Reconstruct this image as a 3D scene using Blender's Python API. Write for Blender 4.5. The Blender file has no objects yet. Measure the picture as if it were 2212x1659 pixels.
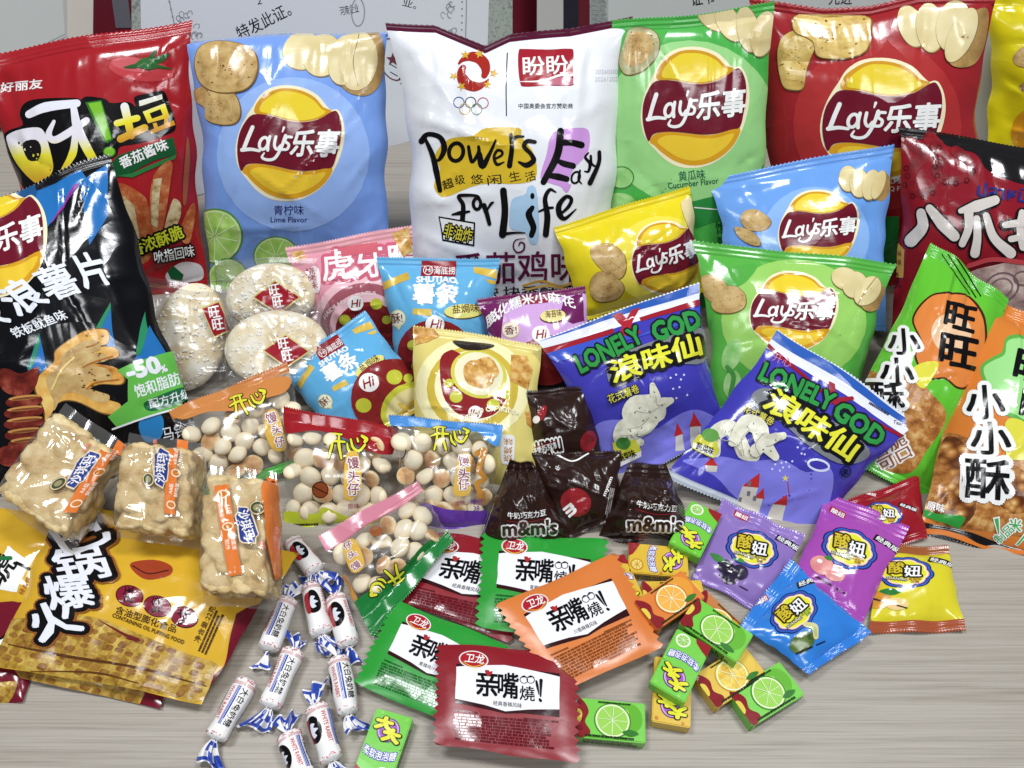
import bpy, bmesh, math, random
import numpy as np
from mathutils import Vector, Matrix
from mathutils.geometry import tessellate_polygon

# ------------------------------------------------------------------ scene, camera, light
scene = bpy.context.scene
COL = scene.collection
R = math.radians
PITCH, CAM_H, FOC = R(48.0), 0.48, 1703.0        # camera looks 48 degrees down from 48 cm above the table
IW, IH = 2212.0, 1659.0                          # measuring grid of the photograph
cam_d = bpy.data.cameras.new("camera"); cam = bpy.data.objects.new("camera", cam_d); COL.objects.link(cam)
cam.location = (0, 0, CAM_H); cam.rotation_euler = (R(90) - PITCH, 0, 0)
cam_d.sensor_fit = 'HORIZONTAL'; cam_d.angle = 2 * math.atan(IW / 2 / FOC)
cam_d.clip_start = 0.01; cam_d.clip_end = 60
scene.camera = cam
world = bpy.data.worlds.new("World"); scene.world = world; world.use_nodes = True
bg = world.node_tree.nodes["Background"]
bg.inputs[0].default_value = (0.80, 0.88, 1.0, 1); bg.inputs[1].default_value = 0.09

def ceiling_lamp(x, y, z, sx, sy, power, rx=0, col=(0.96, 0.98, 1.0)):
    d = bpy.data.lights.new("ceiling_lamp", 'AREA'); d.shape = 'RECTANGLE'; d.size = sx; d.size_y = sy
    d.energy = power; d.color = col
    o = bpy.data.objects.new("ceiling_lamp", d); COL.objects.link(o)
    o.location = (x, y, z); o.rotation_euler = (rx, 0, 0)
    return o
# four office ceiling panels, two over the table and two behind the camera
ceiling_lamp(-0.75, 0.45, 2.3, 0.7, 0.30, 31)
ceiling_lamp(0.85, 0.45, 2.3, 0.7, 0.30, 34)
ceiling_lamp(-0.7, -1.0, 2.3, 1.0, 0.35, 17)
ceiling_lamp(0.9, -1.0, 2.3, 1.0, 0.35, 18)
scene.view_settings.view_transform = 'Standard'; scene.view_settings.look = 'None'
scene.view_settings.exposure = -0.08; scene.view_settings.gamma = 1.0
scene.view_settings.use_curve_mapping = False
scene.render.engine = 'CYCLES'
scene.cycles.transparent_max_bounces = 24
scene.cycles.max_bounces = 6
scene.cycles.use_denoising = True
scene.cycles.caustics_reflective = False; scene.cycles.caustics_refractive = False
scene.render.film_transparent = False

# ------------------------------------------------------------------ photograph measures -> places on the table
CP, SP = math.cos(PITCH), math.sin(PITCH)
FWD, UP = np.array([0, CP, -SP]), np.array([0, SP, CP])
EYE = np.array([0, 0, CAM_H])
def rays(p):
    p = np.asarray(p, float).reshape(-1, 2)
    x = (p[:, 0] - IW / 2) / FOC; y = (IH / 2 - p[:, 1]) / FOC
    return FWD[None] + x[:, None] * np.array([1.0, 0, 0])[None] + y[:, None] * UP[None]
def project(P):
    d = P - EYE; z = d @ FWD
    return np.stack([IW / 2 + FOC * d[..., 0] / z, IH / 2 - FOC * (d @ UP) / z], -1)
def at_z(p, z=0.0):
    r = rays(p); k = (z - CAM_H) / r[:, 2]
    return EYE + r * k[:, None]
def on_plane(p, O, n):
    r = rays(p); k = ((O - EYE) @ n) / (r @ n)
    return EYE + r * k[:, None]

def lin(c):
    return tuple(((v / 255) / 12.92 if v / 255 <= 0.04045 else ((v / 255 + 0.055) / 1.055) ** 2.4) for v in c)

# ------------------------------------------------------------------ materials
MATS = {}
def nt_new(name):
    m = bpy.data.materials.new(name); m.use_nodes = True
    t = m.node_tree; b = t.nodes["Principled BSDF"]
    return m, t, b
def nd(t, kind, **kw):
    n = t.nodes.new(kind)
    for k, v in kw.items():
        if k in n.inputs: n.inputs[k].default_value = v
        else: setattr(n, k, v)
    return n
def add_film_bump(t, b, fine=1.0, coarse=1.0, ridges=0.0):
    uv = nd(t, 'ShaderNodeUVMap'); uv.uv_map = 'uv'
    n1 = nd(t, 'ShaderNodeTexNoise', Scale=26.0, Detail=1.5, Roughness=0.45, Distortion=0.8)
    n2 = nd(t, 'ShaderNodeTexNoise', Scale=170.0, Detail=2.0, Roughness=0.5, Distortion=0.3)
    for n in (n1, n2): t.links.new(uv.outputs[0], n.inputs['Vector'])
    n0 = nd(t, 'ShaderNodeTexNoise', Scale=20.0, Detail=1.0); t.links.new(uv.outputs[0], n0.inputs['Vector'])
    ws = nd(t, 'ShaderNodeVectorMath', operation='MULTIPLY_ADD'); ws.inputs[1].default_value = (0.05, 0.05, 0.0)
    t.links.new(n0.outputs['Color'], ws.inputs[0]); t.links.new(uv.outputs[0], ws.inputs[2])
    n3 = nd(t, 'ShaderNodeTexVoronoi', Scale=23.0); t.links.new(ws.outputs[0], n3.inputs['Vector'])
    b0 = nd(t, 'ShaderNodeBump', Strength=0.16 * coarse, Distance=0.012); t.links.new(n3.outputs['Distance'], b0.inputs['Height'])
    b1 = nd(t, 'ShaderNodeBump', Strength=0.30 * coarse, Distance=0.004)
    b2 = nd(t, 'ShaderNodeBump', Strength=0.09 * fine, Distance=0.0007)
    t.links.new(b0.outputs[0], b1.inputs['Normal']); t.links.new(n1.outputs[0], b1.inputs['Height']); t.links.new(n2.outputs[0], b2.inputs['Height'])
    t.links.new(b1.outputs[0], b2.inputs['Normal']); last = b2
    if ridges:
        w = nd(t, 'ShaderNodeTexWave', Scale=ridges, Distortion=0.0); w.wave_type = 'BANDS'; w.bands_direction = 'Y'
        t.links.new(uv.outputs[0], w.inputs['Vector'])
        b3 = nd(t, 'ShaderNodeBump', Strength=0.45, Distance=0.0008)
        t.links.new(w.outputs[1], b3.inputs['Height']); t.links.new(last.outputs[0], b3.inputs['Normal']); last = b3
    return last
def film(c, rough=0.16, spec=0.5, metal=0.0, fine=1.0, coarse=1.0, ridges=0.0, mottle=0.0):
    """printed glossy packaging film of sRGB colour c"""
    key = ('film', c, rough, spec, metal, fine, coarse, ridges, mottle)
    if key in MATS: return MATS[key]
    m, t, b = nt_new("film_%d_%d_%d" % c)
    g_ = 0.3 * c[0] + 0.59 * c[1] + 0.11 * c[2]; L = lin(tuple(v + (g_ - v) * 0.07 for v in c))
    b.inputs['Base Color'].default_value = L + (1,)
    b.inputs['Roughness'].default_value = rough; b.inputs['Metallic'].default_value = metal
    b.inputs['Specular IOR Level'].default_value = spec
    l = add_film_bump(t, b, fine, coarse, ridges)
    t.links.new(l.outputs[0], b.inputs['Normal'])
    MATS[key] = m; return m
def ramp(t, stops):
    r = nd(t, 'ShaderNodeValToRGB'); e = r.color_ramp.elements
    while len(e) < len(stops): e.new(0.5)
    for i, (p, c) in enumerate(stops):
        e[i].position = p; e[i].color = lin(c) + (1,)
    return r
def food(name, stops, scale=120.0, kind='noise', detail=4.0, rough=0.18, bump=0.0, coords='uv', spec=0.5, film_bump=True, distance=0.002):
    """mottled colour: printed food pictures (uv) or real food (object coordinates)"""
    key = ('food', name)
    if key in MATS: return MATS[key]
    m, t, b = nt_new(name)
    if coords == 'uv':
        v = nd(t, 'ShaderNodeUVMap'); v.uv_map = 'uv'; vo = v.outputs[0]
    else:
        v = nd(t, 'ShaderNodeTexCoord'); vo = v.outputs['Object']
    if kind == 'noise':
        n = nd(t, 'ShaderNodeTexNoise', Scale=scale, Detail=detail, Roughness=0.62)
        out = n.outputs[0]
    elif kind == 'voronoi':
        n = nd(t, 'ShaderNodeTexVoronoi', Scale=scale); out = n.outputs['Distance']
    elif kind == 'waffle':
        n = nd(t, 'ShaderNodeTexBrick', Scale=scale); out = n.outputs['Fac']
    t.links.new(vo, n.inputs['Vector'])
    r = ramp(t, stops); t.links.new(out, r.inputs[0]); t.links.new(r.outputs[0], b.inputs['Base Color'])
    b.inputs['Roughness'].default_value = rough; b.inputs['Specular IOR Level'].default_value = spec
    if coords == 'uv' and film_bump:
        l = add_film_bump(t, b); t.links.new(l.outputs[0], b.inputs['Normal'])
    elif bump:
        bb = nd(t, 'ShaderNodeBump', Strength=bump, Distance=distance)
        t.links.new(out, bb.inputs['Height']); t.links.new(bb.outputs[0], b.inputs['Normal'])
    MATS[key] = m; return m
def clear_film(tint=(253, 253, 253), gloss=0.17, haze=0.03):
    key = ('clear', tint, gloss, haze)
    if key in MATS: return MATS[key]
    m, t, b = nt_new("clear_film")
    out = t.nodes["Material Output"]
    l = add_film_bump(t, b, 0.25, 1.1)
    tr = nd(t, 'ShaderNodeBsdfTransparent'); tr.inputs[0].default_value = lin(tint) + (1,)
    gl = nd(t, 'ShaderNodeBsdfGlossy', Roughness=gloss)
    df = nd(t, 'ShaderNodeBsdfDiffuse'); df.inputs[0].default_value = (0.8, 0.8, 0.8, 1)
    fr = nd(t, 'ShaderNodeLayerWeight', Blend=0.5)
    for n_, so in ((gl, 'Normal'), (fr, 'Normal')): t.links.new(l.outputs[0], n_.inputs[so])
    pw_ = nd(t, 'ShaderNodeMath', operation='POWER'); pw_.inputs[1].default_value = 3.0; t.links.new(fr.outputs['Facing'], pw_.inputs[0])
    ma = nd(t, 'ShaderNodeMath', operation='MULTIPLY_ADD'); ma.inputs[1].default_value = 0.6; ma.inputs[2].default_value = 0.09
    t.links.new(pw_.outputs[0], ma.inputs[0])
    m0 = nd(t, 'ShaderNodeMixShader'); m0.inputs[0].default_value = haze
    t.links.new(tr.outputs[0], m0.inputs[1]); t.links.new(df.outputs[0], m0.inputs[2])
    mx = nd(t, 'ShaderNodeMixShader')
    t.links.new(ma.outputs[0], mx.inputs[0]); t.links.new(m0.outputs[0], mx.inputs[1]); t.links.new(gl.outputs[0], mx.inputs[2])
    t.links.new(mx.outputs[0], out.inputs['Surface'])
    MATS[key] = m; return m
def plain(name, c, rough=0.5, spec=0.5, metal=0.0):
    key = ('plain', name, c)
    if key in MATS: return MATS[key]
    m, t, b = nt_new(name)
    b.inputs['Base Color'].default_value = lin(c) + (1,); b.inputs['Roughness'].default_value = rough
    b.inputs['Specular IOR Level'].default_value = spec; b.inputs['Metallic'].default_value = metal
    MATS[key] = m; return m

# ------------------------------------------------------------------ object helpers
def tag(o, label=None, cat=None, group=None, kind=None):
    if label: o['label'] = label
    if cat: o['category'] = cat
    if group: o['group'] = group
    if kind: o['kind'] = kind
    return o
def empty(name, loc, label, cat, group=None):
    o = bpy.data.objects.new(name, None); COL.objects.link(o); o.location = loc
    o.empty_display_size = 0.02
    return tag(o, label, cat, group)
def mesh_obj(name, V, Fs, mats, parent=None, origin=(0, 0, 0), midx=None, uvs=None, smooth=True):
    """V in world coordinates; stored relative to origin (the parent's place)"""
    me = bpy.data.meshes.new(name)
    V = np.asarray(V, float) - np.asarray(origin, float)[None]
    me.from_pydata(V.tolist(), [], [list(f) for f in Fs])
    for m in mats: me.materials.append(m)
    if midx is not None: me.polygons.foreach_set('material_index', np.asarray(midx, dtype=np.int32))
    if uvs is not None:
        ul = me.uv_layers.new(name='uv')
        li = np.zeros(len(me.loops), dtype=np.int32); me.loops.foreach_get('vertex_index', li)
        ul.data.foreach_set('uv', np.asarray(uvs, np.float32)[li].ravel())
    if smooth: me.polygons.foreach_set('use_smooth', np.ones(len(me.polygons), dtype=bool))
    me.update()
    o = bpy.data.objects.new(name, me); COL.objects.link(o)
    if parent is not None: o.parent = parent
    else: o.location = tuple(origin)
    return o

# ------------------------------------------------------------------ artwork primitives: each gives (points2d, faces)
def cr_closed(pts, n=6):
    p = np.asarray(pts, float); N = len(p); out = []
    for i in range(N):
        a, b, c, d = p[i - 1], p[i], p[(i + 1) % N], p[(i + 2) % N]
        for k in range(n):
            u = k / n
            out.append(0.5 * ((2 * b) + (-a + c) * u + (2 * a - 5 * b + 4 * c - d) * u * u + (-a + 3 * b - 3 * c + d) * u ** 3))
    return np.array(out)
def cr_open(pts, n=6):
    p = np.asarray(pts, float)
    if len(p) < 3: return p
    q = np.vstack([2 * p[0] - p[1], p, 2 * p[-1] - p[-2]]); out = []
    for i in range(1, len(q) - 2):
        a, b, c, d = q[i - 1], q[i], q[i + 1], q[i + 2]
        for k in range(n):
            u = k / n
            out.append(0.5 * ((2 * b) + (-a + c) * u + (2 * a - 5 * b + 4 * c - d) * u * u + (-a + 3 * b - 3 * c + d) * u ** 3))
    out.append(p[-1]); return np.array(out)
def poly(pts):
    p = np.asarray(pts, float)
    tri = tessellate_polygon([[Vector((x, y, 0)) for x, y in p]])
    return p, [tuple(t) for t in tri]
def blob(pts, n=5): return poly(cr_closed(pts, n))
def ell(cx, cy, rx, ry=None, rot=0.0, n=28, a0=0.0, a1=360.0):
    ry = rx if ry is None else ry
    a = np.linspace(R(a0), R(a1), n, endpoint=(a1 - a0 < 359.9)); c, s = math.cos(R(rot)), math.sin(R(rot))
    x, y = rx * np.cos(a), ry * np.sin(a)
    return poly(np.stack([cx + x * c - y * s, cy + x * s + y * c], 1))
def ribbon(c, w):
    """open polyline c, widths w (scalar or per point), with round ends"""
    c = np.asarray(c, float); w = np.ones(len(c)) * w if np.isscalar(w) else np.interp(np.linspace(0, 1, len(c)), np.linspace(0, 1, len(w)), w)
    d = np.gradient(c, axis=0); d /= np.maximum(np.linalg.norm(d, axis=1, keepdims=True), 1e-9)
    nn = np.stack([-d[:, 1], d[:, 0]], 1); h = w[:, None] / 2
    Lp, Rp = c + nn * h, c - nn * h
    V = np.vstack([Lp, Rp]); n = len(c); Fs = []
    for i in range(n - 1): Fs += [(i, i + 1, n + i + 1), (i, n + i + 1, n + i)]
    V = list(map(tuple, V))
    for e, sg in ((0, -1), (n - 1, 1)):
        base = len(V); V.append(tuple(c[e])); m = 5
        for k in range(m + 1):
            a = math.pi * k / m
            V.append(tuple(c[e] + nn[e] * h[e] * math.cos(a) + d[e] * sg * h[e] * math.sin(a)))
        for k in range(m): Fs.append((base, base + 1 + k, base + 2 + k))
    return np.array(V), Fs
def line(pts, w, n=6, straight=False):
    return ribbon(np.asarray(pts, float) if straight or len(pts) < 3 else cr_open(pts, n), w)
def ring(cx, cy, rx, ry, w, rot=0.0, a0=0.0, a1=360.0, n=32):
    a = np.linspace(R(a0), R(a1), n); c, s = math.cos(R(rot)), math.sin(R(rot))
    x, y = rx * np.cos(a), ry * np.sin(a)
    return ribbon(np.stack([cx + x * c - y * s, cy + x * s + y * c], 1), w)
def box4(a, b, h):
    """rectangle standing on baseline a-b, height h upward"""
    a, b = np.array(a, float), np.array(b, float); d = b - a; u = np.array([d[1], -d[0]]); u *= h / np.linalg.norm(u)
    return poly([a, b, b + u, a + u])
_TXT = {}
def _glyphs(s, off, res):
    k = (s, off, res)
    if k not in _TXT:
        cu = bpy.data.curves.new("lettering", "FONT"); cu.body = s; cu.resolution_u = res; cu.offset = off; cu.space_line = 0.95
        cu.align_x = 'CENTER' if "\n" in s else 'LEFT'
        o = bpy.data.objects.new("lettering", cu); COL.objects.link(o)
        dg = bpy.context.evaluated_depsgraph_get()
        m = bpy.data.meshes.new_from_object(o.evaluated_get(dg))
        V = np.array([v.co[:2] for v in m.vertices]); Fs = [tuple(p.vertices) for p in m.polygons]
        bpy.data.meshes.remove(m); bpy.data.objects.remove(o); bpy.data.curves.remove(cu)
        _TXT[k] = (V, Fs)
    return _TXT[k]
def txt(s, a, b, h, off=0.0, skew=0.0, arc=0.0, res=2):
    """letters with their box on the baseline a-b, height h; off thickens the strokes; skew leans the top; arc bows the baseline"""
    V0, F0 = _glyphs(s, 0.0, res); h = abs(h); lift = None
    lo, hi = V0.min(0), V0.max(0); V, Fs = V0, F0
    if off <= 0.075 and any(ord(c) > 0x2e80 for c in s): off = off * 0.5      # dense characters stay open
    if off > 0:
        k = 4 if off < 0.03 else (8 if off < 0.085 else 16)
        sh = [(0.0, 0.0)] if off > 0.07 else []
        if off >= 0.085: sh += [(off * .55 * math.cos(2 * math.pi * i / 6), off * .55 * math.sin(2 * math.pi * i / 6)) for i in range(6)]
        sh += [(off * math.cos(2 * math.pi * (i + .5) / k), off * math.sin(2 * math.pi * (i + .5) / k)) for i in range(k)]
        n0 = len(V0); V = np.vstack([V0 + np.array([d]) for d in sh]); Fs = [tuple(i + n0 * q for i in f) for q in range(len(sh)) for f in F0]
        lift = np.repeat(np.arange(len(sh)) * 2.5e-6, n0)
    u = (V - lo) / (hi - lo)
    a, b = np.array(a, float), np.array(b, float); d = b - a; n = np.array([d[1], -d[0]]) / np.linalg.norm(d)
    P = a + u[:, :1] * d + u[:, 1:2] * n * h + u[:, 1:2] * skew * d / np.linalg.norm(d) * h
    if arc: P = P + (4 * u[:, :1] * (1 - u[:, :1])) * n * arc
    return (P, Fs, lift) if lift is not None else (P, Fs)
def smallprint(a, b, h, rows, fill=0.7, seed=0, both=0.9):
    """rows of tiny unreadable print: short dashes on the box a-b, height h"""
    rnd = random.Random(seed); a, b = np.array(a, float), np.array(b, float); d = b - a
    h = abs(h); n = np.array([d[1], -d[0]]) / np.linalg.norm(d) * h; V, Fs = [], []
    for r in range(rows):
        y0 = (r + 0.5 - fill / 2) / rows; y1 = (r + 0.5 + fill / 2) / rows; x = rnd.uniform(0, 0.02)
        end = rnd.uniform(0.85, 1.0)
        while x < end:
            w = rnd.uniform(0.012, 0.06); k = len(V)
            for (xx, yy) in ((x, y0), (min(x + w, 1), y0), (min(x + w, 1), y1), (x, y1)): V.append(tuple(a + d * xx + n * yy))
            Fs += [(k, k + 1, k + 2), (k, k + 2, k + 3)]; x += w + rnd.uniform(0.004, 0.012)
    return np.array(V), Fs
def xf(shape, M):
    """apply a map (function on an Nx2 array) to a shape"""
    return (M(np.asarray(shape[0], float)),) + tuple(shape[1:])
def affine(o, ex, ey):
    o, ex, ey = (np.array(v, float) for v in (o, ex, ey))
    return lambda p: o + p[:, :1] * ex + p[:, 1:2] * ey
def quadmap(TL, TR, BR, BL):
    """unit square (0,0)-(1,1), y down -> four measured corners"""
    TL, TR, BR, BL = (np.array(v, float) for v in (TL, TR, BR, BL))
    return lambda p: (TL * (1 - p[:, :1]) * (1 - p[:, 1:2]) + TR * p[:, :1] * (1 - p[:, 1:2]) + BR * p[:, :1] * p[:, 1:2] + BL * (1 - p[:, :1]) * p[:, 1:2])
def crop(c, r):
    """measures read from the enlarged third (c, r) of the photograph"""
    return lambda p: np.asarray(p, float).reshape(-1, 2) / 3.0 + np.array([[737.333 * c, 553.0 * r]])
IDENT = lambda p: np.asarray(p, float).reshape(-1, 2)

# ------------------------------------------------------------------ packets
def bil(A, s, t, S, T):
    """bilinear lookup of grid A (len(T), len(S), k) at s, t"""
    i = np.clip(np.searchsorted(S, s, 'right') - 1, 0, len(S) - 2); j = np.clip(np.searchsorted(T, t, 'right') - 1, 0, len(T) - 2)
    u = ((s - S[i]) / (S[i + 1] - S[i]))[:, None]; v = ((t - T[j]) / (T[j + 1] - T[j]))[:, None]
    return A[j, i] * (1 - u) * (1 - v) + A[j, i + 1] * u * (1 - v) + A[j + 1, i] * (1 - u) * v + A[j + 1, i + 1] * u * v

class Packet:
    """a film packet hung on four measured corners of a plane that stands (or lies) on the table"""
    def __init__(s, name, label, cat, quad, ref, z=0.0, lean=90.0, yaw=0.0, T=0.02, ts=0.05, tb=0.05, color=(200, 0, 0),
                 N=48, M=48, seed=1, group=None, wr=1.0, pinch=0.03, flare=0.0, seal_color=None, seal_color_b=None, mat=None, back_mat=None,
                 boxy=False, gexp=2.6, top_sag=None, teeth=44, sealfold=0.0, sealfold_b=0.0, fr=IDENT, tooth=0.0012, side_teeth=False, rough=0.16, droop=0.0,
                 bodyname='pouch', roll=0.0, backT=1.0, kexp=0.72, fine=1.0, coarse=1.0, creases=14):
        s.fr = fr; s.seed = seed; rnd = random.Random(seed); rng = np.random.default_rng(seed)
        ln, yw = R(lean), R(yaw)
        h = np.array([math.cos(yw), math.sin(yw), 0.0])
        up = np.array([-math.sin(yw) * math.sin(ln), math.cos(yw) * math.sin(ln), math.cos(ln)])
        n = np.cross(h, up)
        if roll:
            c_, s_ = math.cos(R(roll)), math.sin(R(roll)); h, n = h * c_ - n * s_, n * c_ + h * s_
        s.n = n / np.linalg.norm(n)
        O = at_z([ref], z)[0]
        Q = on_plane(quad, O, s.n); s.Q = Q
        s.W = 0.5 * (np.linalg.norm(Q[1] - Q[0]) + np.linalg.norm(Q[2] - Q[3])); s.H = 0.5 * (np.linalg.norm(Q[3] - Q[0]) + np.linalg.norm(Q[2] - Q[1]))
        s.ts, s.tb = ts, tb
        S = np.linspace(0, 1, N + 1)
        Tl = [np.linspace(0, ts, 5)[:-1]] if ts > 0 else []
        Tl.append(np.linspace(ts, 1 - tb, M + 1))
        if tb > 0: Tl.append(np.linspace(1 - tb, 1, 5)[1:])
        Tv = np.concatenate(Tl); s.S, s.T = S, Tv
        j0 = 4 if ts > 0 else 0; j1 = j0 + M
        ss, tt = np.meshgrid(S, Tv)
        x = np.clip((tt - ts) / (1 - ts - tb), 0, 1)
        # pinched sides, flared ends
        sc = 1 - pinch * np.sin(np.pi * x) ** 0.7
        if flare: sc = sc - flare * (1 - np.exp(-tt / 0.10)) * (1 - 0.6 * tt)
        s2 = 0.5 + (ss - 0.5) * sc
        wob = 0.010 * wr * np.sin(2 * np.pi * (tt * rnd.uniform(1.2, 2.2) + rnd.random())) * np.sin(np.pi * x)
        wob = wob + 0.0065 * wr * np.sin(2 * np.pi * (tt * rnd.uniform(3, 5) + rnd.random()) + (ss > .5) * rnd.uniform(1, 5)) * np.sin(np.pi * x) * np.sign(ss - .5)
        s2 = s2 + wob * (2 * np.abs(ss - 0.5)) ** 2
        t2 = tt.copy()
        if top_sag is not None:
            sx, sy = zip(*top_sag); t2 = t2 + np.interp(ss, sx, sy) * np.exp(-((tt / 0.22) ** 2))
        t2 = t2 + 0.006 * wr * np.sin(2 * np.pi * (ss * rnd.uniform(.8, 1.6) + rnd.random())) * (1 - np.sin(np.pi * tt))
        A = (Q[0] * (1 - s2[..., None]) * (1 - t2[..., None]) + Q[1] * s2[..., None] * (1 - t2[..., None]) +
             Q[2] * s2[..., None] * t2[..., None] + Q[3] * (1 - s2[..., None]) * t2[..., None])
        if side_teeth:
            z = (np.arange(len(Tv)) % 2) * 1.0
            A[:, 0] -= h * (tooth * z)[:, None]; A[:, -1] += h * (tooth * z)[:, None]
        e = np.abs(2 * ss - 1)
        if boxy:
            g = np.minimum(1, (1 - e ** 9)) ** 0.5; k = np.minimum(1, (1 - np.abs(2 * x - 1) ** 9)) ** 0.5
        else:
            g = np.maximum(0, 1 - e ** gexp) ** 0.75; k = np.sin(np.pi * x) ** kexp
        bulge = T * g * k
        win = np.clip(np.minimum(ss, 1 - ss) * 9, 0, 1) * np.clip(np.minimum(x, 1 - x) * 12 + 0.0, 0, 1)
        def wrinkles():
            d = np.zeros_like(ss); q = s.W
            for end in (0, 1):                                    # folds that run out from the seals
                dist = x if end == 0 else 1 - x
                for _ in range(int(9 + 5 * wr)):
                    c0 = rnd.uniform(0.03, 0.97); w = rnd.uniform(0.012, 0.055); a = rnd.uniform(-0.030, 0.024) * T * 1.6; L = rnd.uniform(0.05, 0.25)
                    cc = c0 + (0.5 - c0) * dist * rnd.uniform(-0.2, 0.9)
                    d += a * np.maximum(0, 1 - np.abs(ss - cc) / w) * np.exp(-dist / L) * 3.2
            for _ in range(int(creases * wr)):                    # sharp random creases
                px, py, an = rnd.random(), rnd.random(), rnd.uniform(0, math.pi); sg = rnd.uniform(0.010, 0.032); Ln = rnd.uniform(0.10, 0.40)
                asp = s.H / s.W
                dx, dy = (ss - px), (x - py) * asp
                al = dx * math.cos(an) + dy * math.sin(an); ac = -dx * math.sin(an) + dy * math.cos(an)
                d += rnd.choice((-1, 1, 1)) * rnd.uniform(0.03, 0.10) * T * np.exp(-np.abs(ac) / sg) * np.maximum(0, 1 - (al / Ln) ** 2)
            for _ in range(8):                                    # soft dents
                px, py = rnd.random(), rnd.random(); sg = rnd.uniform(0.10, 0.22)
                d += rnd.uniform(-0.15, 0.10) * T * np.exp(-(((ss - px) ** 2 + ((x - py)) ** 2) / sg ** 2))
            return d * wr
        fr_ = A + s.n * (bulge + wrinkles() * win)[..., None]
        bk_ = A - s.n * (bulge * backT + wrinkles() * win)[..., None]
        edge = (0.0016 * wr) * np.sin(2 * np.pi * (ss * rnd.uniform(1, 2.2) + rnd.random())) * np.clip(1 - x * 5, 0, 1)
        edge2 = (0.0016 * wr) * np.sin(2 * np.pi * (ss * rnd.uniform(1, 2.2) + rnd.random())) * np.clip(1 - (1 - x) * 5, 0, 1)
        off = s.n * (edge + edge2)[..., None]
        if droop: off = off + np.array([0, 0, -1.0]) * (droop * e ** 2 * np.sin(np.pi * tt))[..., None]
        if sealfold: off = off - s.n * (sealfold * np.clip((ts - tt) / max(ts, 1e-6), 0, 1) ** 1.3)[..., None]
        if sealfold_b: off = off - s.n * (sealfold_b * np.clip((tt - 1 + tb) / max(tb, 1e-6), 0, 1) ** 1.3)[..., None]
        s.P = fr_ + off; s.B = bk_ + off
        du = np.gradient(s.P, axis=1); dv = np.gradient(s.P, axis=0)
        N_ = np.cross(dv, du); L_ = np.linalg.norm(N_, axis=2, keepdims=True); s.Nm = N_ / np.maximum(L_, 1e-12)
        flip = (s.Nm @ s.n) < 0; s.Nm[flip] *= -1
        lowest = s.P.reshape(-1, 3)[np.argmin(s.P[..., 2])]
        s.o = np.array([Q[:, 0].mean(), Q[2:, 1].mean(), max(0.0, min(s.P[..., 2].min(), s.B[..., 2].min()))])
        s.root = empty(name, s.o, label, cat, group)
        m_f = mat or film(color, rough, fine=fine, coarse=coarse)
        m_s = film(seal_color or color, rough + 0.03, ridges=85.0) if mat is None or seal_color else mat
        m_sb = film(seal_color_b or seal_color or color, rough + 0.03, ridges=85.0) if mat is None or seal_color_b or seal_color else mat
        s.uvo = rng.uniform(0, 40, 2)
        s.uv = lambda a, b: np.stack([a * s.W + s.uvo[0], (1 - b) * s.H + s.uvo[1]], 1)
        # pouch: front and back walls
        jj = np.arange(j0, j1 + 1); nr, nc = len(jj), N + 1
        V = np.vstack([s.P[jj].reshape(-1, 3), s.B[jj].reshape(-1, 3)])
        Fs = []; mi = []
        for r_ in range(nr - 1):
            for c_ in range(nc - 1):
                a = r_ * nc + c_
                Fs.append((a, a + nc, a + nc + 1, a + 1)); mi.append(0)
        bo = nr * nc
        for r_ in range(nr - 1):
            for c_ in range(nc - 1):
                a = bo + r_ * nc + c_
                Fs.append((a, a + 1, a + nc + 1, a + nc)); mi.append(1)
        uvv = np.vstack([s.uv(ss[jj].ravel(), tt[jj].ravel())] * 2)
        s.pouch = mesh_obj(bodyname, V, Fs, [m_f, back_mat or m_f], s.root, s.o, mi, uvv)
        # seals with pinked edges
        def seal(nm, t0, t1, mm, edge_t):
            n2 = teeth * 2; sv = np.linspace(0, 1, n2 + 1); rows = [t0 + (t1 - t0) * k / 4 for k in range(5)]
            V, U = [], []
            for k, tv in enumerate(rows):
                p = bil(s.P, sv, np.full_like(sv, tv), S, Tv)
                if abs(tv - edge_t) < 1e-9 and tooth:
                    q = bil(s.P, sv, np.full_like(sv, abs(tv - 0.02)), S, Tv); dirv = (p - q); dirv /= np.maximum(np.linalg.norm(dirv, axis=1, keepdims=True), 1e-9)
                    p = p + dirv * (tooth * (np.arange(n2 + 1) % 2))[:, None]
                V.append(p); U.append(s.uv(sv, np.full_like(sv, tv)))
            V = np.vstack(V); U = np.vstack(U); n3 = n2 + 1
            thick = 0.00022
            Vb = V - s.n * thick
            F = []
            L0 = len(V)
            for k in range(4):
                for i in range(n2):
                    a = k * n3 + i; F.append((a, a + n3, a + n3 + 1, a + 1)); F.append((L0 + a, L0 + a + 1, L0 + a + n3 + 1, L0 + a + n3))
            for i in range(n2):
                F.append((i, i + 1, L0 + i + 1, L0 + i)); b4 = 4 * n3 + i; F.append((b4, L0 + b4, L0 + b4 + 1, b4 + 1))
            return mesh_obj(nm, np.vstack([V, Vb]), F, [mm], s.root, s.o, None, np.vstack([U, U]), smooth=False)
        if ts > 0: s.top_seal = seal('top_seal', 0.0, ts, m_s, 0.0)
        if tb > 0: s.bottom_seal = seal('bottom_seal', 1 - tb, 1.0, m_sb, 1.0)
        # homography of the flat quad, for artwork
        q2 = np.asarray(quad, float); A8 = []; b8 = []
        for (X, Y), (u, v) in zip(q2, ((0, 0), (1, 0), (1, 1), (0, 1))):
            A8.append([X, Y, 1, 0, 0, 0, -u * X, -u * Y]); b8.append(u); A8.append([0, 0, 0, X, Y, 1, -v * X, -v * Y]); b8.append(v)
        s.Hm = np.append(np.linalg.solve(np.array(A8, float), np.array(b8, float)), 1).reshape(3, 3)
        s.layer = 0
        s.parts = {}
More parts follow.
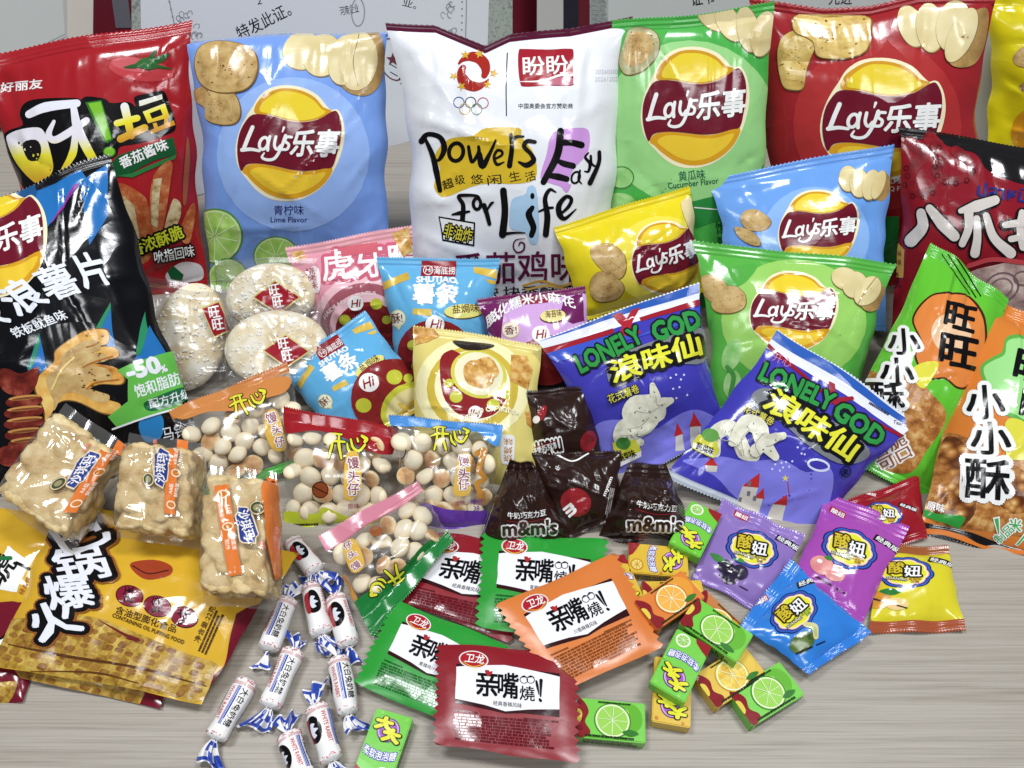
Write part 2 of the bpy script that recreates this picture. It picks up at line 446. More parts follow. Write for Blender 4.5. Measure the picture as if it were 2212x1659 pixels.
    def st(s, p):
        """artwork measure -> surface coordinates (s, t)"""
        p = np.asarray(p, float)
        def hom(q):
            h = np.concatenate([q, np.ones((len(q), 1))], 1) @ s.Hm.T; return h[:, :2] / h[:, 2:]
        Hi = np.linalg.inv(s.Hm)
        def inv(c):
            h = np.concatenate([c, np.ones((len(c), 1))], 1) @ Hi.T; return h[:, :2] / h[:, 2:]
        q = p.copy(); c = hom(q)
        for _ in range(8):
            cc = np.clip(c, 0, 1); pr = project(bil(s.P, cc[:, 0], cc[:, 1], s.S, s.T)) + inv(c) - inv(cc)
            q = q + (p - pr) * 0.85; c = hom(q)
        return c
    def art(s, part, items, parent=None, label=None, raw=False, each=0):
        """lay printed shapes on the front wall; items: (shape, material or sRGB colour)"""
        if each:
            return [s.art(part, items[i:i + each], parent, label, raw) for i in range(0, len(items), each)]
        VV, FF, MI, UU, mats = [], [], [], [], []; base = 0
        for it in items:
            shp, m = it[0], it[1]
            if not isinstance(m, bpy.types.Material): m = film(tuple(m))
            if m not in mats: mats.append(m)
            k = mats.index(m)
            p, Fs = shp[0], shp[1]; lf = shp[2] if len(shp) > 2 else np.zeros(len(p))
            uv = np.asarray(p, float) if raw else s.st(s.fr(p))
            bm = bmesh.new(); vs = [bm.verts.new((a, b, z * 1000)) for (a, b), z in zip(uv, lf)]
            for f in Fs:
                if len(set(f)) >= 3:
                    try: bm.faces.new([vs[i] for i in f])
                    except ValueError: pass
            lo, hi = uv.min(0), uv.max(0)
            for ax, lim in ((0, 0.0), (0, 1.0), (1, 0.0), (1, 1.0)):
                if (lim == 0 and lo[ax] < 0) or (lim == 1 and hi[ax] > 1):
                    co = [0, 0, 0]; co[ax] = lim; no = [0, 0, 0]; no[ax] = 1
                    bmesh.ops.bisect_plane(bm, geom=bm.verts[:] + bm.edges[:] + bm.faces[:], plane_co=co, plane_no=no, clear_inner=(lim == 0), clear_outer=(lim == 1), dist=1e-7)
            for ax, vals in ((0, s.S), (1, s.T)):
                for v in vals[1:-1]:
                    if lo[ax] + 1e-5 < v < hi[ax] - 1e-5:
                        co = [0, 0, 0]; co[ax] = v; no = [0, 0, 0]; no[ax] = 1
                        bmesh.ops.bisect_plane(bm, geom=bm.verts[:] + bm.edges[:] + bm.faces[:], plane_co=co, plane_no=no, dist=1e-7)
            bm.verts.index_update()
            if len(bm.faces) == 0: bm.free(); continue
            q = np.array([v.co[:2] for v in bm.verts]); lz = np.array([v.co.z for v in bm.verts]) / 1000; fs = [[v.index for v in f.verts] for f in bm.faces]; bm.free()
            q = np.clip(q, 0, 1)
            P = bil(s.P, q[:, 0], q[:, 1], s.S, s.T); Nn = bil(s.Nm, q[:, 0], q[:, 1], s.S, s.T)
            qa, qb = q.min(0), q.max(0); st_ = s.__dict__.setdefault('stack', [])      # lie on whatever is already printed there
            zb = max([zt for a_, b_, zt in st_ if (a_ < qb).all() and (b_ > qa).all()], default=0.00008) + 0.00011
            P = P + Nn * (zb + lz)[:, None]; st_.append((qa, qb, zb + float(np.max(lf))))
            # wind every face outwards
            out = []
            for f in fs:
                a, b, c = P[f[0]], P[f[1]], P[f[2]]
                out.append([i + base for i in (f if np.dot(np.cross(b - a, c - a), Nn[f[0]]) > 0 else f[::-1])])
            VV.append(P); FF += out; MI += [k] * len(out); UU.append(s.uv(q[:, 0], q[:, 1])); base += len(P)
        if not VV: return None
        par = parent or s.root
        o = mesh_obj(part, np.vstack(VV), FF, mats, par, s.o, MI, np.vstack(UU))
        if label: o['label'] = label
        return o
# ------------------------------------------------------------------ table and the certificates leaning behind
def build_table():
    m, t, b = nt_new("grey_oak_laminate")
    tc = nd(t, 'ShaderNodeTexCoord'); mp = nd(t, 'ShaderNodeMapping'); t.links.new(tc.outputs['Object'], mp.inputs[0])
    mp.inputs['Scale'].default_value = (2.6, 120.0, 1.0)
    n = nd(t, 'ShaderNodeTexNoise', Scale=2.0, Detail=6.0, Roughness=0.66, Distortion=0.1); t.links.new(mp.outputs[0], n.inputs['Vector'])
    mp2 = nd(t, 'ShaderNodeMapping'); t.links.new(tc.outputs['Object'], mp2.inputs[0]); mp2.inputs['Scale'].default_value = (5.0, 460.0, 1.0)
    n2 = nd(t, 'ShaderNodeTexNoise', Scale=2.0, Detail=4.0, Roughness=0.6); t.links.new(mp2.outputs[0], n2.inputs['Vector'])
    r1 = ramp(t, [(0.24, (130, 122, 111)), (0.42, (156, 149, 138)), (0.58, (165, 158, 148)), (0.78, (146, 138, 127))])
    t.links.new(n.outputs[0], r1.inputs[0])
    r2 = ramp(t, [(0.34, (204, 200, 194)), (0.54, (255, 255, 255))]); t.links.new(n2.outputs[0], r2.inputs[0])
    mx = nd(t, 'ShaderNodeMix', data_type='RGBA', blend_type='MULTIPLY'); mx.inputs[0].default_value = 0.55
    t.links.new(r1.outputs[0], mx.inputs[6]); t.links.new(r2.outputs[0], mx.inputs[7]); t.links.new(mx.outputs[2], b.inputs['Base Color'])
    b.inputs['Roughness'].default_value = 0.42; b.inputs['Specular IOR Level'].default_value = 0.35
    bp = nd(t, 'ShaderNodeBump', Strength=0.25, Distance=0.0004); t.links.new(n2.outputs[0], bp.inputs['Height']); t.links.new(bp.outputs[0], b.inputs['Normal'])
    bm = bmesh.new(); bmesh.ops.create_cube(bm, size=1.0)
    for v in bm.verts: v.co.x *= 1.8; v.co.y = v.co.y * 1.25 + 0.535; v.co.z = v.co.z * 0.03 - 0.015
    bmesh.ops.bevel(bm, geom=bm.edges[:], offset=0.002, segments=2, affect='EDGES')
    me = bpy.data.meshes.new("table_top"); bm.to_mesh(me); bm.free(); me.materials.append(m)
    o = bpy.data.objects.new("table_top", me); COL.objects.link(o); tag(o, kind='structure')
build_table()

PK = {}
def pk(key, *a, **k):
    PK[key] = Packet(*a, **k); return PK[key]
SEALC = (225, 232, 240)
big = dict(N=60, M=64)
# ---- back row, leaning on the certificates
pk('tomato', 'snack_bag', 'red tomato snack bag with black outlined title at back left', 'snack bag', [(-55, 120), (412, 42), (450, 615), (105, 690)], (250, 640), 0.0, 30, 6, T=0.030, ts=0.045, tb=0.04, color=(168, 28, 36), seed=11, pinch=.035, flare=.03, sealfold=.004, **big)
pk('lime', 'chip_bag', 'large pale blue lime chip bag standing between red and white bags', 'chip bag', [(398, 80), (840, 60), (852, 600), (452, 632)], (650, 625), 0.0, 30, 0, T=0.034, ts=0.02, tb=0.04, color=(118, 158, 232), seed=12, pinch=.03, flare=.04, sealfold=.02, **big)
pk('white', 'snack_bag', 'tall white snack bag with black brush lettering and rings emblem', 'snack bag', [(826, 40), (1373, 26), (1336, 705), (884, 700)], (1110, 690), 0.0, 32, 0, T=0.036, ts=0.03, tb=0.04, color=(232, 234, 240), seed=13, pinch=.045, flare=.10, sealfold=.012, top_sag=[(0, 0), (.2, .012), (.40, .085), (.5, .055), (.75, .04), (1, 0)], seal_color=(84, 14, 44), wr=1.1, **big)
pk('cucumber', 'chip_bag', 'large green cucumber chip bag behind the small yellow bag', 'chip bag', [(1322, 50), (1672, 10), (1640, 668), (1292, 668)], (1480, 666), 0.0, 28, -3, T=0.022, ts=0.035, tb=0.04, color=(72, 176, 72), seed=14, pinch=.03, flare=.02, **big)
pk('redchip', 'chip_bag', 'large red barbecue chip bag behind the small blue bag', 'chip bag', [(1618, -2), (2152, -8), (2098, 590), (1668, 645)], (1880, 640), 0.0, 28, -6, T=0.026, ts=0.03, tb=0.04, color=(160, 34, 40), seed=15, pinch=.03, flare=.05, top_sag=[(0, 0), (.3, .03), (.5, .022), (.7, -.01), (1, 0)], **big)
pk('yellowchip', 'chip_bag', 'bright yellow chip bag cut off at the top right corner', 'chip bag', [(2135, -40), (2470, -50), (2450, 430), (2132, 330)], (2280, 480), 0.0, 26, -8, T=0.03, color=(222, 206, 16), seed=16, pinch=.03, wr=1.4)
pk('black', 'chip_bag', 'black grilled squid chip bag with blue shards at left edge', 'chip bag', [(-130, 468), (238, 335), (438, 965), (-60, 1135)], (190, 1040), 0.0, 50, 12, T=0.026, ts=0.03, tb=0.05, color=(14, 14, 18), seed=17, pinch=.02, wr=1.2, creases=20, **big)
pk('octopus', 'snack_bag', 'dark red octopus snack bag with black folded top at right edge', 'snack bag', [(1948, 272), (2345, 335), (2320, 790), (1925, 730)], (2110, 790), 0.0, 36, -8, T=0.026, ts=0.05, tb=0.04, color=(138, 20, 34), seed=18, pinch=.03, seal_color=(18, 16, 18), sealfold=.008)
# ---- middle rows
mid = dict(N=44, M=44)
pk('pink', 'snack_bag', 'small pink snack bag leaning on the large lime bag', 'snack bag', [(616, 538), (890, 487), (905, 740), (690, 765)], (790, 790), 0.0, 40, 6, T=0.02, ts=0.09, tb=0.05, color=(226, 150, 168), seed=21, seal_color=(224, 158, 168), **mid)
pk('fries', 'snack_bag', 'small sky blue fries bag standing upright below the white bag', 'snack bag', [(814, 558), (1080, 560), (1048, 812), (862, 812)], (950, 850), 0.0, 44, 0, T=0.02, ts=0.07, tb=0.05, color=(96, 174, 222), seed=22, **mid)
pk('purple', 'snack_bag', 'small purple rice twist bag half hidden behind two blue bags', 'snack bag', [(1030, 648), (1264, 620), (1290, 850), (1105, 880)], (1190, 900), 0.0, 46, 0, T=0.018, ts=0.06, tb=0.05, color=(206, 162, 218), seed=23, seal_color=(122, 34, 92), **mid)
pk('yellow', 'chip_bag', 'small yellow chip bag tilted in front of the green cucumber bag', 'chip bag', [(1196, 492), (1490, 402), (1522, 628), (1256, 692)], (1395, 780), 0.0, 40, 6, T=0.022, ts=0.07, tb=0.03, color=(226, 206, 24), seed=24, **mid)
pk('blue', 'chip_bag', 'small pale blue chip bag in front of the large red bag', 'chip bag', [(1526, 388), (1935, 310), (1915, 712), (1590, 690)], (1780, 790), 0.0, 42, -4, T=0.020, ts=0.06, tb=0.04, color=(104, 158, 232), seed=25, flare=.04, **mid)
pk('green', 'chip_bag', 'small green chip bag behind the two blue violet bags', 'chip bag', [(1496, 522), (1940, 570), (1850, 880), (1540, 890)], (1690, 892), 0.0, 50, -3, T=0.020, ts=0.07, tb=0.03, color=(84, 176, 66), seed=26, flare=.05, **mid)
pk('ricegreen', 'snack_bag', 'long green rice puff bag partly under the orange one', 'snack bag', [(2012, 522), (2180, 650), (2020, 1080), (1795, 980)], (1935, 1040), 0.004, 58, -10, T=0.022, ts=0.05, tb=0.04, color=(92, 190, 44), seed=27, seal_color=(84, 184, 44), **mid)
pk('riceorange', 'snack_bag', 'long orange rice puff bag at the right edge', 'snack bag', [(2096, 630), (2345, 725), (2300, 1235), (1985, 1150)], (2130, 1185), 0.0, 66, -8, T=0.024, ts=0.05, tb=0.045, color=(214, 122, 44), seed=28, seal_color_b=(20, 16, 18), **mid)
pk('friestilt', 'snack_bag', 'sky blue fries bag tipped over beside the panda spotted yellow bag', 'snack bag', [(608, 795), (790, 672), (935, 868), (735, 985)], (790, 960), 0.0, 56, 4, T=0.02, ts=0.07, tb=0.05, color=(92, 172, 222), seed=29, **mid)
PK['friestilt'].root['label'] = 'sky blue fries bag tipped sideways above the red topped bun bag'
pk('guoba', 'snack_bag', 'pale yellow crisp rice bag in the middle of the pile', 'snack bag', [(892, 703), (1170, 746), (1160, 1080), (888, 1030)], (1030, 1050), 0.0, 60, 0, T=0.020, ts=0.055, tb=0.05, color=(222, 206, 116), seed=30, **mid)
pk('lonely', 'snack_bag', 'blue violet potato twist bag standing upright beside the crisp rice bag', 'snack bag', [(1160, 737), (1510, 611), (1568, 930), (1325, 1058)], (1440, 1010), 0.0, 52, 4, T=0.024, kexp=1.0, ts=0.075, tb=0.05, color=(64, 60, 178), seed=31, seal_color=(228, 232, 240), seal_color_b=(176, 184, 196), flare=.05, **mid)
pk('lonelytilt', 'snack_bag', 'blue violet potato twist bag lying tilted in front of the small green bag', 'snack bag', [(1680, 711), (1985, 912), (1750, 1168), (1432, 1025)], (1620, 1120), 0.0, 55, 0, T=0.019, kexp=1.1, ts=0.08, tb=0.04, color=(64, 60, 178), seed=32, seal_color=(228, 232, 240), seal_color_b=(176, 184, 196), flare=.04, **mid)
# ---- clear bags of bun biscuits
cl = dict(N=36, M=36)
CLEAR = clear_film()
pk('bunorange', 'bun_bag', 'clear bag of bun biscuits with an orange top seal', 'biscuit bag', [(364, 890), (620, 784), (690, 990), (452, 1075)], (570, 1065), 0.0, 56, 8, T=0.016, ts=0.09, tb=0.08, mat=CLEAR, seal_color=(196, 116, 54), seal_color_b=(62, 160, 52), seed=41, color=(240, 240, 240), **cl)
pk('bunred', 'bun_bag', 'clear bag of bun biscuits with a red top seal', 'biscuit bag', [(612, 880), (860, 926), (826, 1142), (612, 1150)], (720, 1130), 0.0, 56, 0, T=0.016, ts=0.10, tb=0.06, mat=CLEAR, seal_color=(168, 28, 34), seal_color_b=(190, 214, 50), seed=42, **cl)
pk('bunblue', 'bun_bag', 'clear bag of bun biscuits with a blue top seal', 'biscuit bag', [(840, 898), (1086, 921), (1054, 1150), (880, 1150)], (970, 1135), 0.0, 52, 0, T=0.016, ts=0.075, tb=0.06, mat=CLEAR, seal_color=(70, 140, 220), seal_color_b=(104, 62, 176), seed=43, **cl)
pk('bunpink', 'bun_bag', 'clear bag of bun biscuits with pink and green seals', 'biscuit bag', [(686, 1157), (903, 1042), (980, 1165), (803, 1374)], (850, 1260), 0.012, 78, 0, T=0.015, ts=0.16, tb=0.16, mat=CLEAR, seal_color=(206, 126, 142), seal_color_b=(26, 120, 52), seed=44, **cl)
# ---- chocolate packets
ch = dict(N=36, M=36, wr=1.5, creases=24, teeth=30, pinch=0.0, rough=0.22)
CH = (44, 25, 20)
pk('chocoback', 'chocolate_packet', 'crumpled brown chocolate packet on its end, topmost of the four', 'sweet packet', [(1138, 846), (1266, 836), (1306, 1004), (1156, 1034)], (1215, 1040), 0.0, 50, 0, T=0.014, ts=0.05, tb=0.04, color=CH, seed=51, **ch)
pk('chocomid', 'chocolate_packet', 'brown chocolate packet lying tilted between two pyramid packets', 'sweet packet', [(1148, 982), (1342, 976), (1330, 1122), (1218, 1166)], (1270, 1160), 0.002, 60, 0, T=0.014, ts=0.04, tb=0.06, color=CH, seed=52, **ch)
pk('chocopyramid', 'chocolate_packet', 'brown pyramid shaped chocolate packet behind the green spicy strip packet', 'sweet packet', [(1100, 996), (1152, 1000), (1248, 1188), (1024, 1192)], (1135, 1180), 0.0, 52, 0, T=0.024, ts=0.1, tb=0.04, color=CH, seed=53, **ch)
pk('chocoright', 'chocolate_packet', 'brown pyramid shaped chocolate packet beside the lavender gummy packet', 'sweet packet', [(1358, 1002), (1440, 1004), (1506, 1176), (1290, 1170)], (1397, 1168), 0.0, 52, 0, T=0.024, ts=0.14, tb=0.06, color=CH, seed=54, **ch)
# ---- gummy packets
gm = dict(N=30, M=30, teeth=34, wr=0.9)
pk('gumred', 'gummy_packet', 'dark red gummy packet mostly under the magenta one', 'gummy packet', [(1832, 1082), (1985, 1028), (2003, 1162), (1880, 1190)], (1920, 1140), 0.004, 82, 0, T=0.007, ts=0.12, tb=0.12, color=(150, 24, 36), seed=61, **gm)
pk('gumyellow', 'gummy_packet', 'yellow gummy packet with brown edges at the right', 'gummy packet', [(1903, 1180), (2047, 1180), (2084, 1362), (1876, 1366)], (1980, 1290), 0.004, 86, 0, T=0.008, ts=0.10, tb=0.12, color=(212, 200, 36), seed=62, seal_color=(150, 84, 44), seal_color_b=(160, 78, 48), flare=-.02, **gm)
pk('gumlavender', 'gummy_packet', 'lavender blackcurrant gummy packet beside the green gum box', 'gummy packet', [(1560, 1078), (1738, 1158), (1655, 1330), (1497, 1245)], (1610, 1215), 0.006, 84, 0, T=0.008, ts=0.13, tb=0.06, color=(140, 112, 186), seed=63, **gm)
pk('gummagenta', 'gummy_packet', 'magenta peach gummy packet on top of the red one', 'gummy packet', [(1788, 1066), (1967, 1136), (1858, 1358), (1702, 1268)], (1830, 1210), 0.008, 84, 0, T=0.008, ts=0.13, tb=0.11, color=(164, 72, 172), seed=64, **gm)
pk('gumblue', 'gummy_packet', 'bright blue melon gummy packet lying across its two neighbours', 'gummy packet', [(1600, 1352), (1709, 1210), (1880, 1366), (1745, 1455)], (1735, 1345), 0.012, 86, 0, T=0.008, ts=0.13, tb=0.08, color=(44, 122, 212), seed=65, **gm)
# ---- flat spicy strip packets
fl = dict(N=26, M=26, teeth=18, wr=0.7, tooth=0.0028, ts=0.0, tb=0.0, pinch=0.0, creases=8)
def strip_packet(key, label, quad, ref, z, color, seed):
    return pk(key, 'spicy_strip_packet', label, 'spicy strip packet', quad, ref, z, 90, 0, T=0.0032, color=color, seed=seed, side_teeth=True, group='flat packets of spicy strips', rough=0.3, kexp=0.5, gexp=5, coarse=0.5, bodyname='wrapper', **fl)
RED2, GRN2, ORG2 = (140, 22, 34), (34, 150, 46), (214, 118, 50)
strip_packet('stripback', 'dark red spicy strip packet at the bottom of the fanned pile', [(952, 1148), (1182, 1188), (1096, 1388), (870, 1300)], (1020, 1270), 0.004, RED2, 71)
strip_packet('stripgreen', 'green spicy strip packet at the back of the fan, glare along its top', [(1048, 1149), (1307, 1166), (1296, 1385), (1034, 1356)], (1170, 1260), 0.010, GRN2, 72)
strip_packet('striporange', 'orange spicy strip packet tilted on top of the back green one', [(1076, 1305), (1326, 1196), (1428, 1399), (1208, 1497)], (1250, 1345), 0.016, ORG2, 73)
strip_packet('stripgreenleft', 'green spicy strip packet in front, half under the dark red one', [(856, 1297), (1093, 1391), (1012, 1580), (770, 1478)], (930, 1430), 0.009, GRN2, 74)
strip_packet('stripfront', 'dark red spicy strip packet lying topmost at the front', [(951, 1391), (1240, 1408), (1244, 1650), (944, 1608)], (1095, 1510), 0.016, RED2, 75)
# ---- big yellow and maroon waffle snack bags lying under the pastry bars
MAR, YEL = (112, 20, 38), (212, 166, 38)
wf = dict(N=40, M=40)
pk('wafflelow', 'waffle_snack_bag', 'maroon and yellow waffle snack bag lowest at the front left corner', 'snack bag', [(-150, 1352), (104, 1380), (50, 1517), (-120, 1514)], (0, 1450), 0.002, 88, 0, T=0.008, ts=0.0, tb=0.0, color=MAR, seed=81, **wf)
pk('waffleunder', 'waffle_snack_bag', 'waffle snack bag sticking out under the one with white slanted title', 'snack bag', [(-60, 1250), (430, 1290), (347, 1530), (-70, 1440)], (150, 1420), 0.004, 88, 0, T=0.008, ts=0.0, tb=0.0, color=MAR, seed=82, **wf)
pk('waffleleft', 'waffle_snack_bag', 'yellow waffle snack bag at the left edge with black and white letters', 'snack bag', [(-150, 1085), (190, 1120), (92, 1345), (-160, 1318)], (30, 1220), 0.012, 84, 0, T=0.009, ts=0.0, tb=0.11, color=YEL, seed=83, seal_color_b=MAR, **wf)
pk('wafflemain', 'waffle_snack_bag', 'yellow waffle snack bag with white slanted title and three dark red discs', 'snack bag', [(130, 1075), (648, 1192), (436, 1518), (-20, 1436)], (290, 1330), 0.016, 86, 0, T=0.014, ts=0.0, tb=0.0, color=YEL, seed=84, wr=1.2, **wf)

# ---- wrapped pastry bars: clear wrapper round a lumpy block
PASTRY = food("puffed_pastry", [(0.25, (160, 118, 66)), (0.42, (204, 174, 118)), (0.6, (224, 202, 154)), (0.8, (238, 226, 190))], 75, 'noise', 5, 0.45, 0.7, 'object', 0.4, distance=0.004)
def lumpy_block(P_, name, frac=(0.09, 0.91, 0.04, 0.96), seed=1):
    rnd = random.Random(seed)
    bm = bmesh.new(); bmesh.ops.create_cube(bm, size=2.0); bmesh.ops.subdivide_edges(bm, edges=bm.edges[:], cuts=26, use_grid_fill=True)
    V = np.array([v.co[:] for v in bm.verts]); Fs = [[v.index for v in f.verts] for f in bm.faces]; bm.free()
    r = (np.abs(V) ** 9).sum(1) ** (1 / 9); V = V / r[:, None]
    cen = np.array([[rnd.uniform(-1.05, 1.05) for _ in range(3)] for _ in range(130)])
    for i in range(len(cen)):
        a = rnd.randrange(3); cen[i, a] = rnd.choice((-1, 1))
    L_, W_ = P_.H, P_.W
    sc = np.array([W_ / 2, L_ / 2, P_.Tt])
    d2 = ((((V[:, None] - cen[None]) * (sc / sc[2])) ** 2).sum(2)); d = np.sqrt(d2.min(1))
    k = 1.0 - 0.17 * np.clip(d / 0.5, 0, 1) ** 2
    V = V * k[:, None]
    s_ = 0.5 + V[:, 0] * 0.5 * (frac[1] - frac[0]); t_ = (frac[2] + frac[3]) / 2 + V[:, 1] * 0.5 * (frac[3] - frac[2])
    Q = P_.Q
    B = Q[0] * ((1 - s_) * (1 - t_))[:, None] + Q[1] * (s_ * (1 - t_))[:, None] + Q[2] * (s_ * t_)[:, None] + Q[3] * ((1 - s_) * t_)[:, None]
    W = B + P_.n * (V[:, 2] * P_.Tt * 0.9)[:, None]
    return mesh_obj(name, W, Fs, [PASTRY], P_.root, P_.o)
CLEARB = clear_film((252, 250, 246), 0.09, 0.04)
def pastry_bar(key, label, quad, ref, z, lean, yaw, T, seed, roll=0.0, frac=(0.03, 0.97, 0.09, 0.94)):
    p = pk(key, 'pastry_bar', label, 'pastry bar', quad, ref, z, lean, yaw, T=T, ts=0.10, tb=0.07, mat=CLEARB, seed=seed, boxy=True, N=40, M=40, pinch=0.0, wr=0.9, bodyname='wrapper', group='wrapped puffed pastry bars', roll=roll, tooth=0.0006)
    p.Tt = T; p.block = lumpy_block(p, 'pastry', frac, seed)
    return p
pastry_bar('barleft', 'puffed pastry bar tilted at the left edge below the black bag', [(140, 872), (282, 968), (158, 1196), (-14, 1082)], (120, 1120), 0.045, 68, 20, 0.017, 91)
pastry_bar('barmid', 'puffed pastry bar standing on the waffle bag between the other two', [(280, 938), (440, 958), (434, 1186), (250, 1160)], (345, 1140), 0.046, 66, 6, 0.018, 92)
pastry_bar('barright', 'puffed pastry bar with its blue label upside down, beside the wrapped white candies', [(452, 1005), (598, 1020), (606, 1318), (436, 1305)], (520, 1255), 0.044, 72, -6, 0.017, 93)

# ---- rice crackers in clear wrappers
CRK = food("rice_cracker", [(0.28, (206, 174, 122)), (0.44, (232, 214, 174)), (0.58, (244, 236, 214)), (0.7, (250, 247, 238))], 52, 'noise', 4, 0.5, 0.5, 'object', 0.4, distance=0.003)
ICING = plain("sugar_icing", (248, 244, 236), 0.35)
def cracker(label, c, z, rx, ry, lean, yaw, roll, seed, wrap, wref, wz, wlabel):
    rnd = random.Random(seed); ctr = at_z([c], z)[0]
    depth = (ctr - EYE) @ FWD; mx, my = rx / FOC * depth, ry / FOC * depth; th = 0.0085
    bm = bmesh.new(); bmesh.ops.create_uvsphere(bm, u_segments=48, v_segments=26, radius=1.0)
    V = np.array([v.co[:] for v in bm.verts]); Fs = [[v.index for v in f.verts] for f in bm.faces]; bm.free()
    rr = np.sqrt(V[:, 0] ** 2 + V[:, 1] ** 2); V[:, 2] = np.sign(V[:, 2]) * np.maximum(0, 1 - rr ** 3.5) ** 0.5
    wv = np.zeros(len(V))
    for _ in range(60):
        a = np.array([rnd.uniform(-1, 1), rnd.uniform(-1, 1)]); wv += rnd.uniform(-.09, .12) * np.exp(-((V[:, :2] - a) ** 2).sum(1) / rnd.uniform(.01, .05))
    V[:, 2] = V[:, 2] * (1 + 0.6 * wv)
    ln, yw = R(lean), R(yaw); h = np.array([math.cos(yw), math.sin(yw), 0]); up = np.array([-math.sin(yw) * math.sin(ln), math.cos(yw) * math.sin(ln), math.cos(ln)]); n = np.cross(h, up)
    c_, s_ = math.cos(R(roll)), math.sin(R(roll)); h, n = h * c_ - n * s_, n * c_ + h * s_
    loc = lambda v: ctr + v[:, :1] * mx * h + v[:, 1:2] * my * up + v[:, 2:3] * th * n
    W = loc(V); org = ctr.copy(); org[2] = W[:, 2].min()
    root = empty('rice_cracker', org, label, 'rice cracker', 'rice crackers in clear wrappers')
    mesh_obj('cracker', W, Fs, [CRK], root, org)
    # sugar flecks
    bmf = bmesh.new()
    for _ in range(150):
        a, q = rnd.uniform(0, 2 * math.pi), math.sqrt(rnd.random()) * 0.93; x, y = q * math.cos(a), q * math.sin(a)
        zz = max(0, 1 - q ** 3.5) ** 0.5
        wq = 0
        M = Matrix.Translation((x * mx, y * my, zz * th * 1.0)) @ Matrix.Rotation(rnd.uniform(0, 6), 4, 'Z') @ Matrix.Diagonal((rnd.uniform(.0009, .0026), rnd.uniform(.0007, .0013), .0008, 1))
        bmesh.ops.create_icosphere(bmf, subdivisions=1, radius=1.0, matrix=M)
    V2 = np.array([v.co[:] for v in bmf.verts]); F2 = [[v.index for v in f.verts] for f in bmf.faces]; bmf.free()
    mesh_obj('sugar_flecks', ctr + V2[:, :1] * h + V2[:, 1:2] * up + V2[:, 2:3] * n, F2, [ICING], root, org)
    w = Packet('cracker_wrapper', wlabel, 'clear wrapper', wrap, wref, wz, lean, yaw, T=0.0135, ts=0.05, tb=0.05, mat=CLEAR, seed=seed + 5, N=36, M=36, wr=1.2, roll=roll, creases=18, group='clear wrappers round the rice crackers', boxy=True)
    return w
PK['crk1'] = cracker('sugared rice cracker leftmost of three, standing on edge beside the black bag', (412, 728), 0.034, 76, 118, 50, -14, 18, 101, [(300, 598), (500, 622), (525, 852), (325, 842)], (412, 728), 0.034, 'crumpled clear wrapper round the leftmost rice cracker')
PK['crk2'] = cracker('sugared rice cracker behind the others, next to the small pink bag', (585, 642), 0.052, 98, 74, 50, 6, -6, 102, [(462, 562), (690, 558), (700, 742), (480, 740)], (585, 642), 0.052, 'crumpled clear wrapper round the rearmost rice cracker')
PK['crk3'] = cracker('sugared rice cracker in front of the other two, above the orange topped bun bag', (598, 752), 0.040, 112, 84, 58, 2, 0, 103, [(482, 668), (712, 655), (728, 845), (490, 860)], (598, 752), 0.040, 'crumpled clear wrapper round the front rice cracker, above the bun bags')

# ---- bun biscuits inside the clear bags
def bun_material():
    m, t, b = nt_new("baked_bun")
    tc = nd(t, 'ShaderNodeTexCoord'); sx = nd(t, 'ShaderNodeSeparateXYZ'); t.links.new(tc.outputs['Object'], sx.inputs[0])
    mr = nd(t, 'ShaderNodeMapRange'); mr.inputs[1].default_value = -0.0034; mr.inputs[2].default_value = 0.0046; t.links.new(sx.outputs[2], mr.inputs[0])
    nz = nd(t, 'ShaderNodeTexNoise', Scale=260.0, Detail=3.0); t.links.new(tc.outputs['Object'], nz.inputs['Vector'])
    ad = nd(t, 'ShaderNodeMath', operation='MULTIPLY_ADD'); ad.inputs[1].default_value = 0.34; t.links.new(nz.outputs[0], ad.inputs[0]); sb = nd(t, 'ShaderNodeMath', operation='SUBTRACT'); sb.inputs[1].default_value = 0.17; t.links.new(mr.outputs[0], sb.inputs[0]); t.links.new(sb.outputs[0], ad.inputs[2])
    r = ramp(t, [(0.0, (176, 122, 70)), (0.14, (206, 160, 104)), (0.28, (230, 208, 166)), (1.0, (242, 230, 202))])
    t.links.new(ad.outputs[0], r.inputs[0]); t.links.new(r.outputs[0], b.inputs['Base Color']); b.inputs['Roughness'].default_value = 0.5
    return m
BUN = bun_material()
BUN_MES = []
for _k in range(6):
    _r = random.Random(300 + _k); _bm = bmesh.new(); bmesh.ops.create_uvsphere(_bm, u_segments=24, v_segments=16, radius=1.0)
    _d = [(Vector((_r.gauss(0, 1), _r.gauss(0, 1), _r.gauss(0, 1))).normalized(), _r.uniform(-.16, .10), _r.uniform(.25, .6)) for _ in range(7)]
    for v in _bm.verts:
        q = v.co.normalized(); f = 1 + sum(a * math.exp(-((q - c).length / w) ** 2) for c, a, w in _d)
        v.co = q * f
        if v.co.z < 0: v.co.z *= 0.62
        v.co = Vector((v.co.x * 0.0074, v.co.y * 0.0074, v.co.z * 0.0050))
    _m = bpy.data.meshes.new("bun_biscuit"); _bm.to_mesh(_m); _bm.free(); _m.materials.append(BUN)
    _m.polygons.foreach_set('use_smooth', np.ones(len(_m.polygons), dtype=bool)); BUN_MES.append(_m)
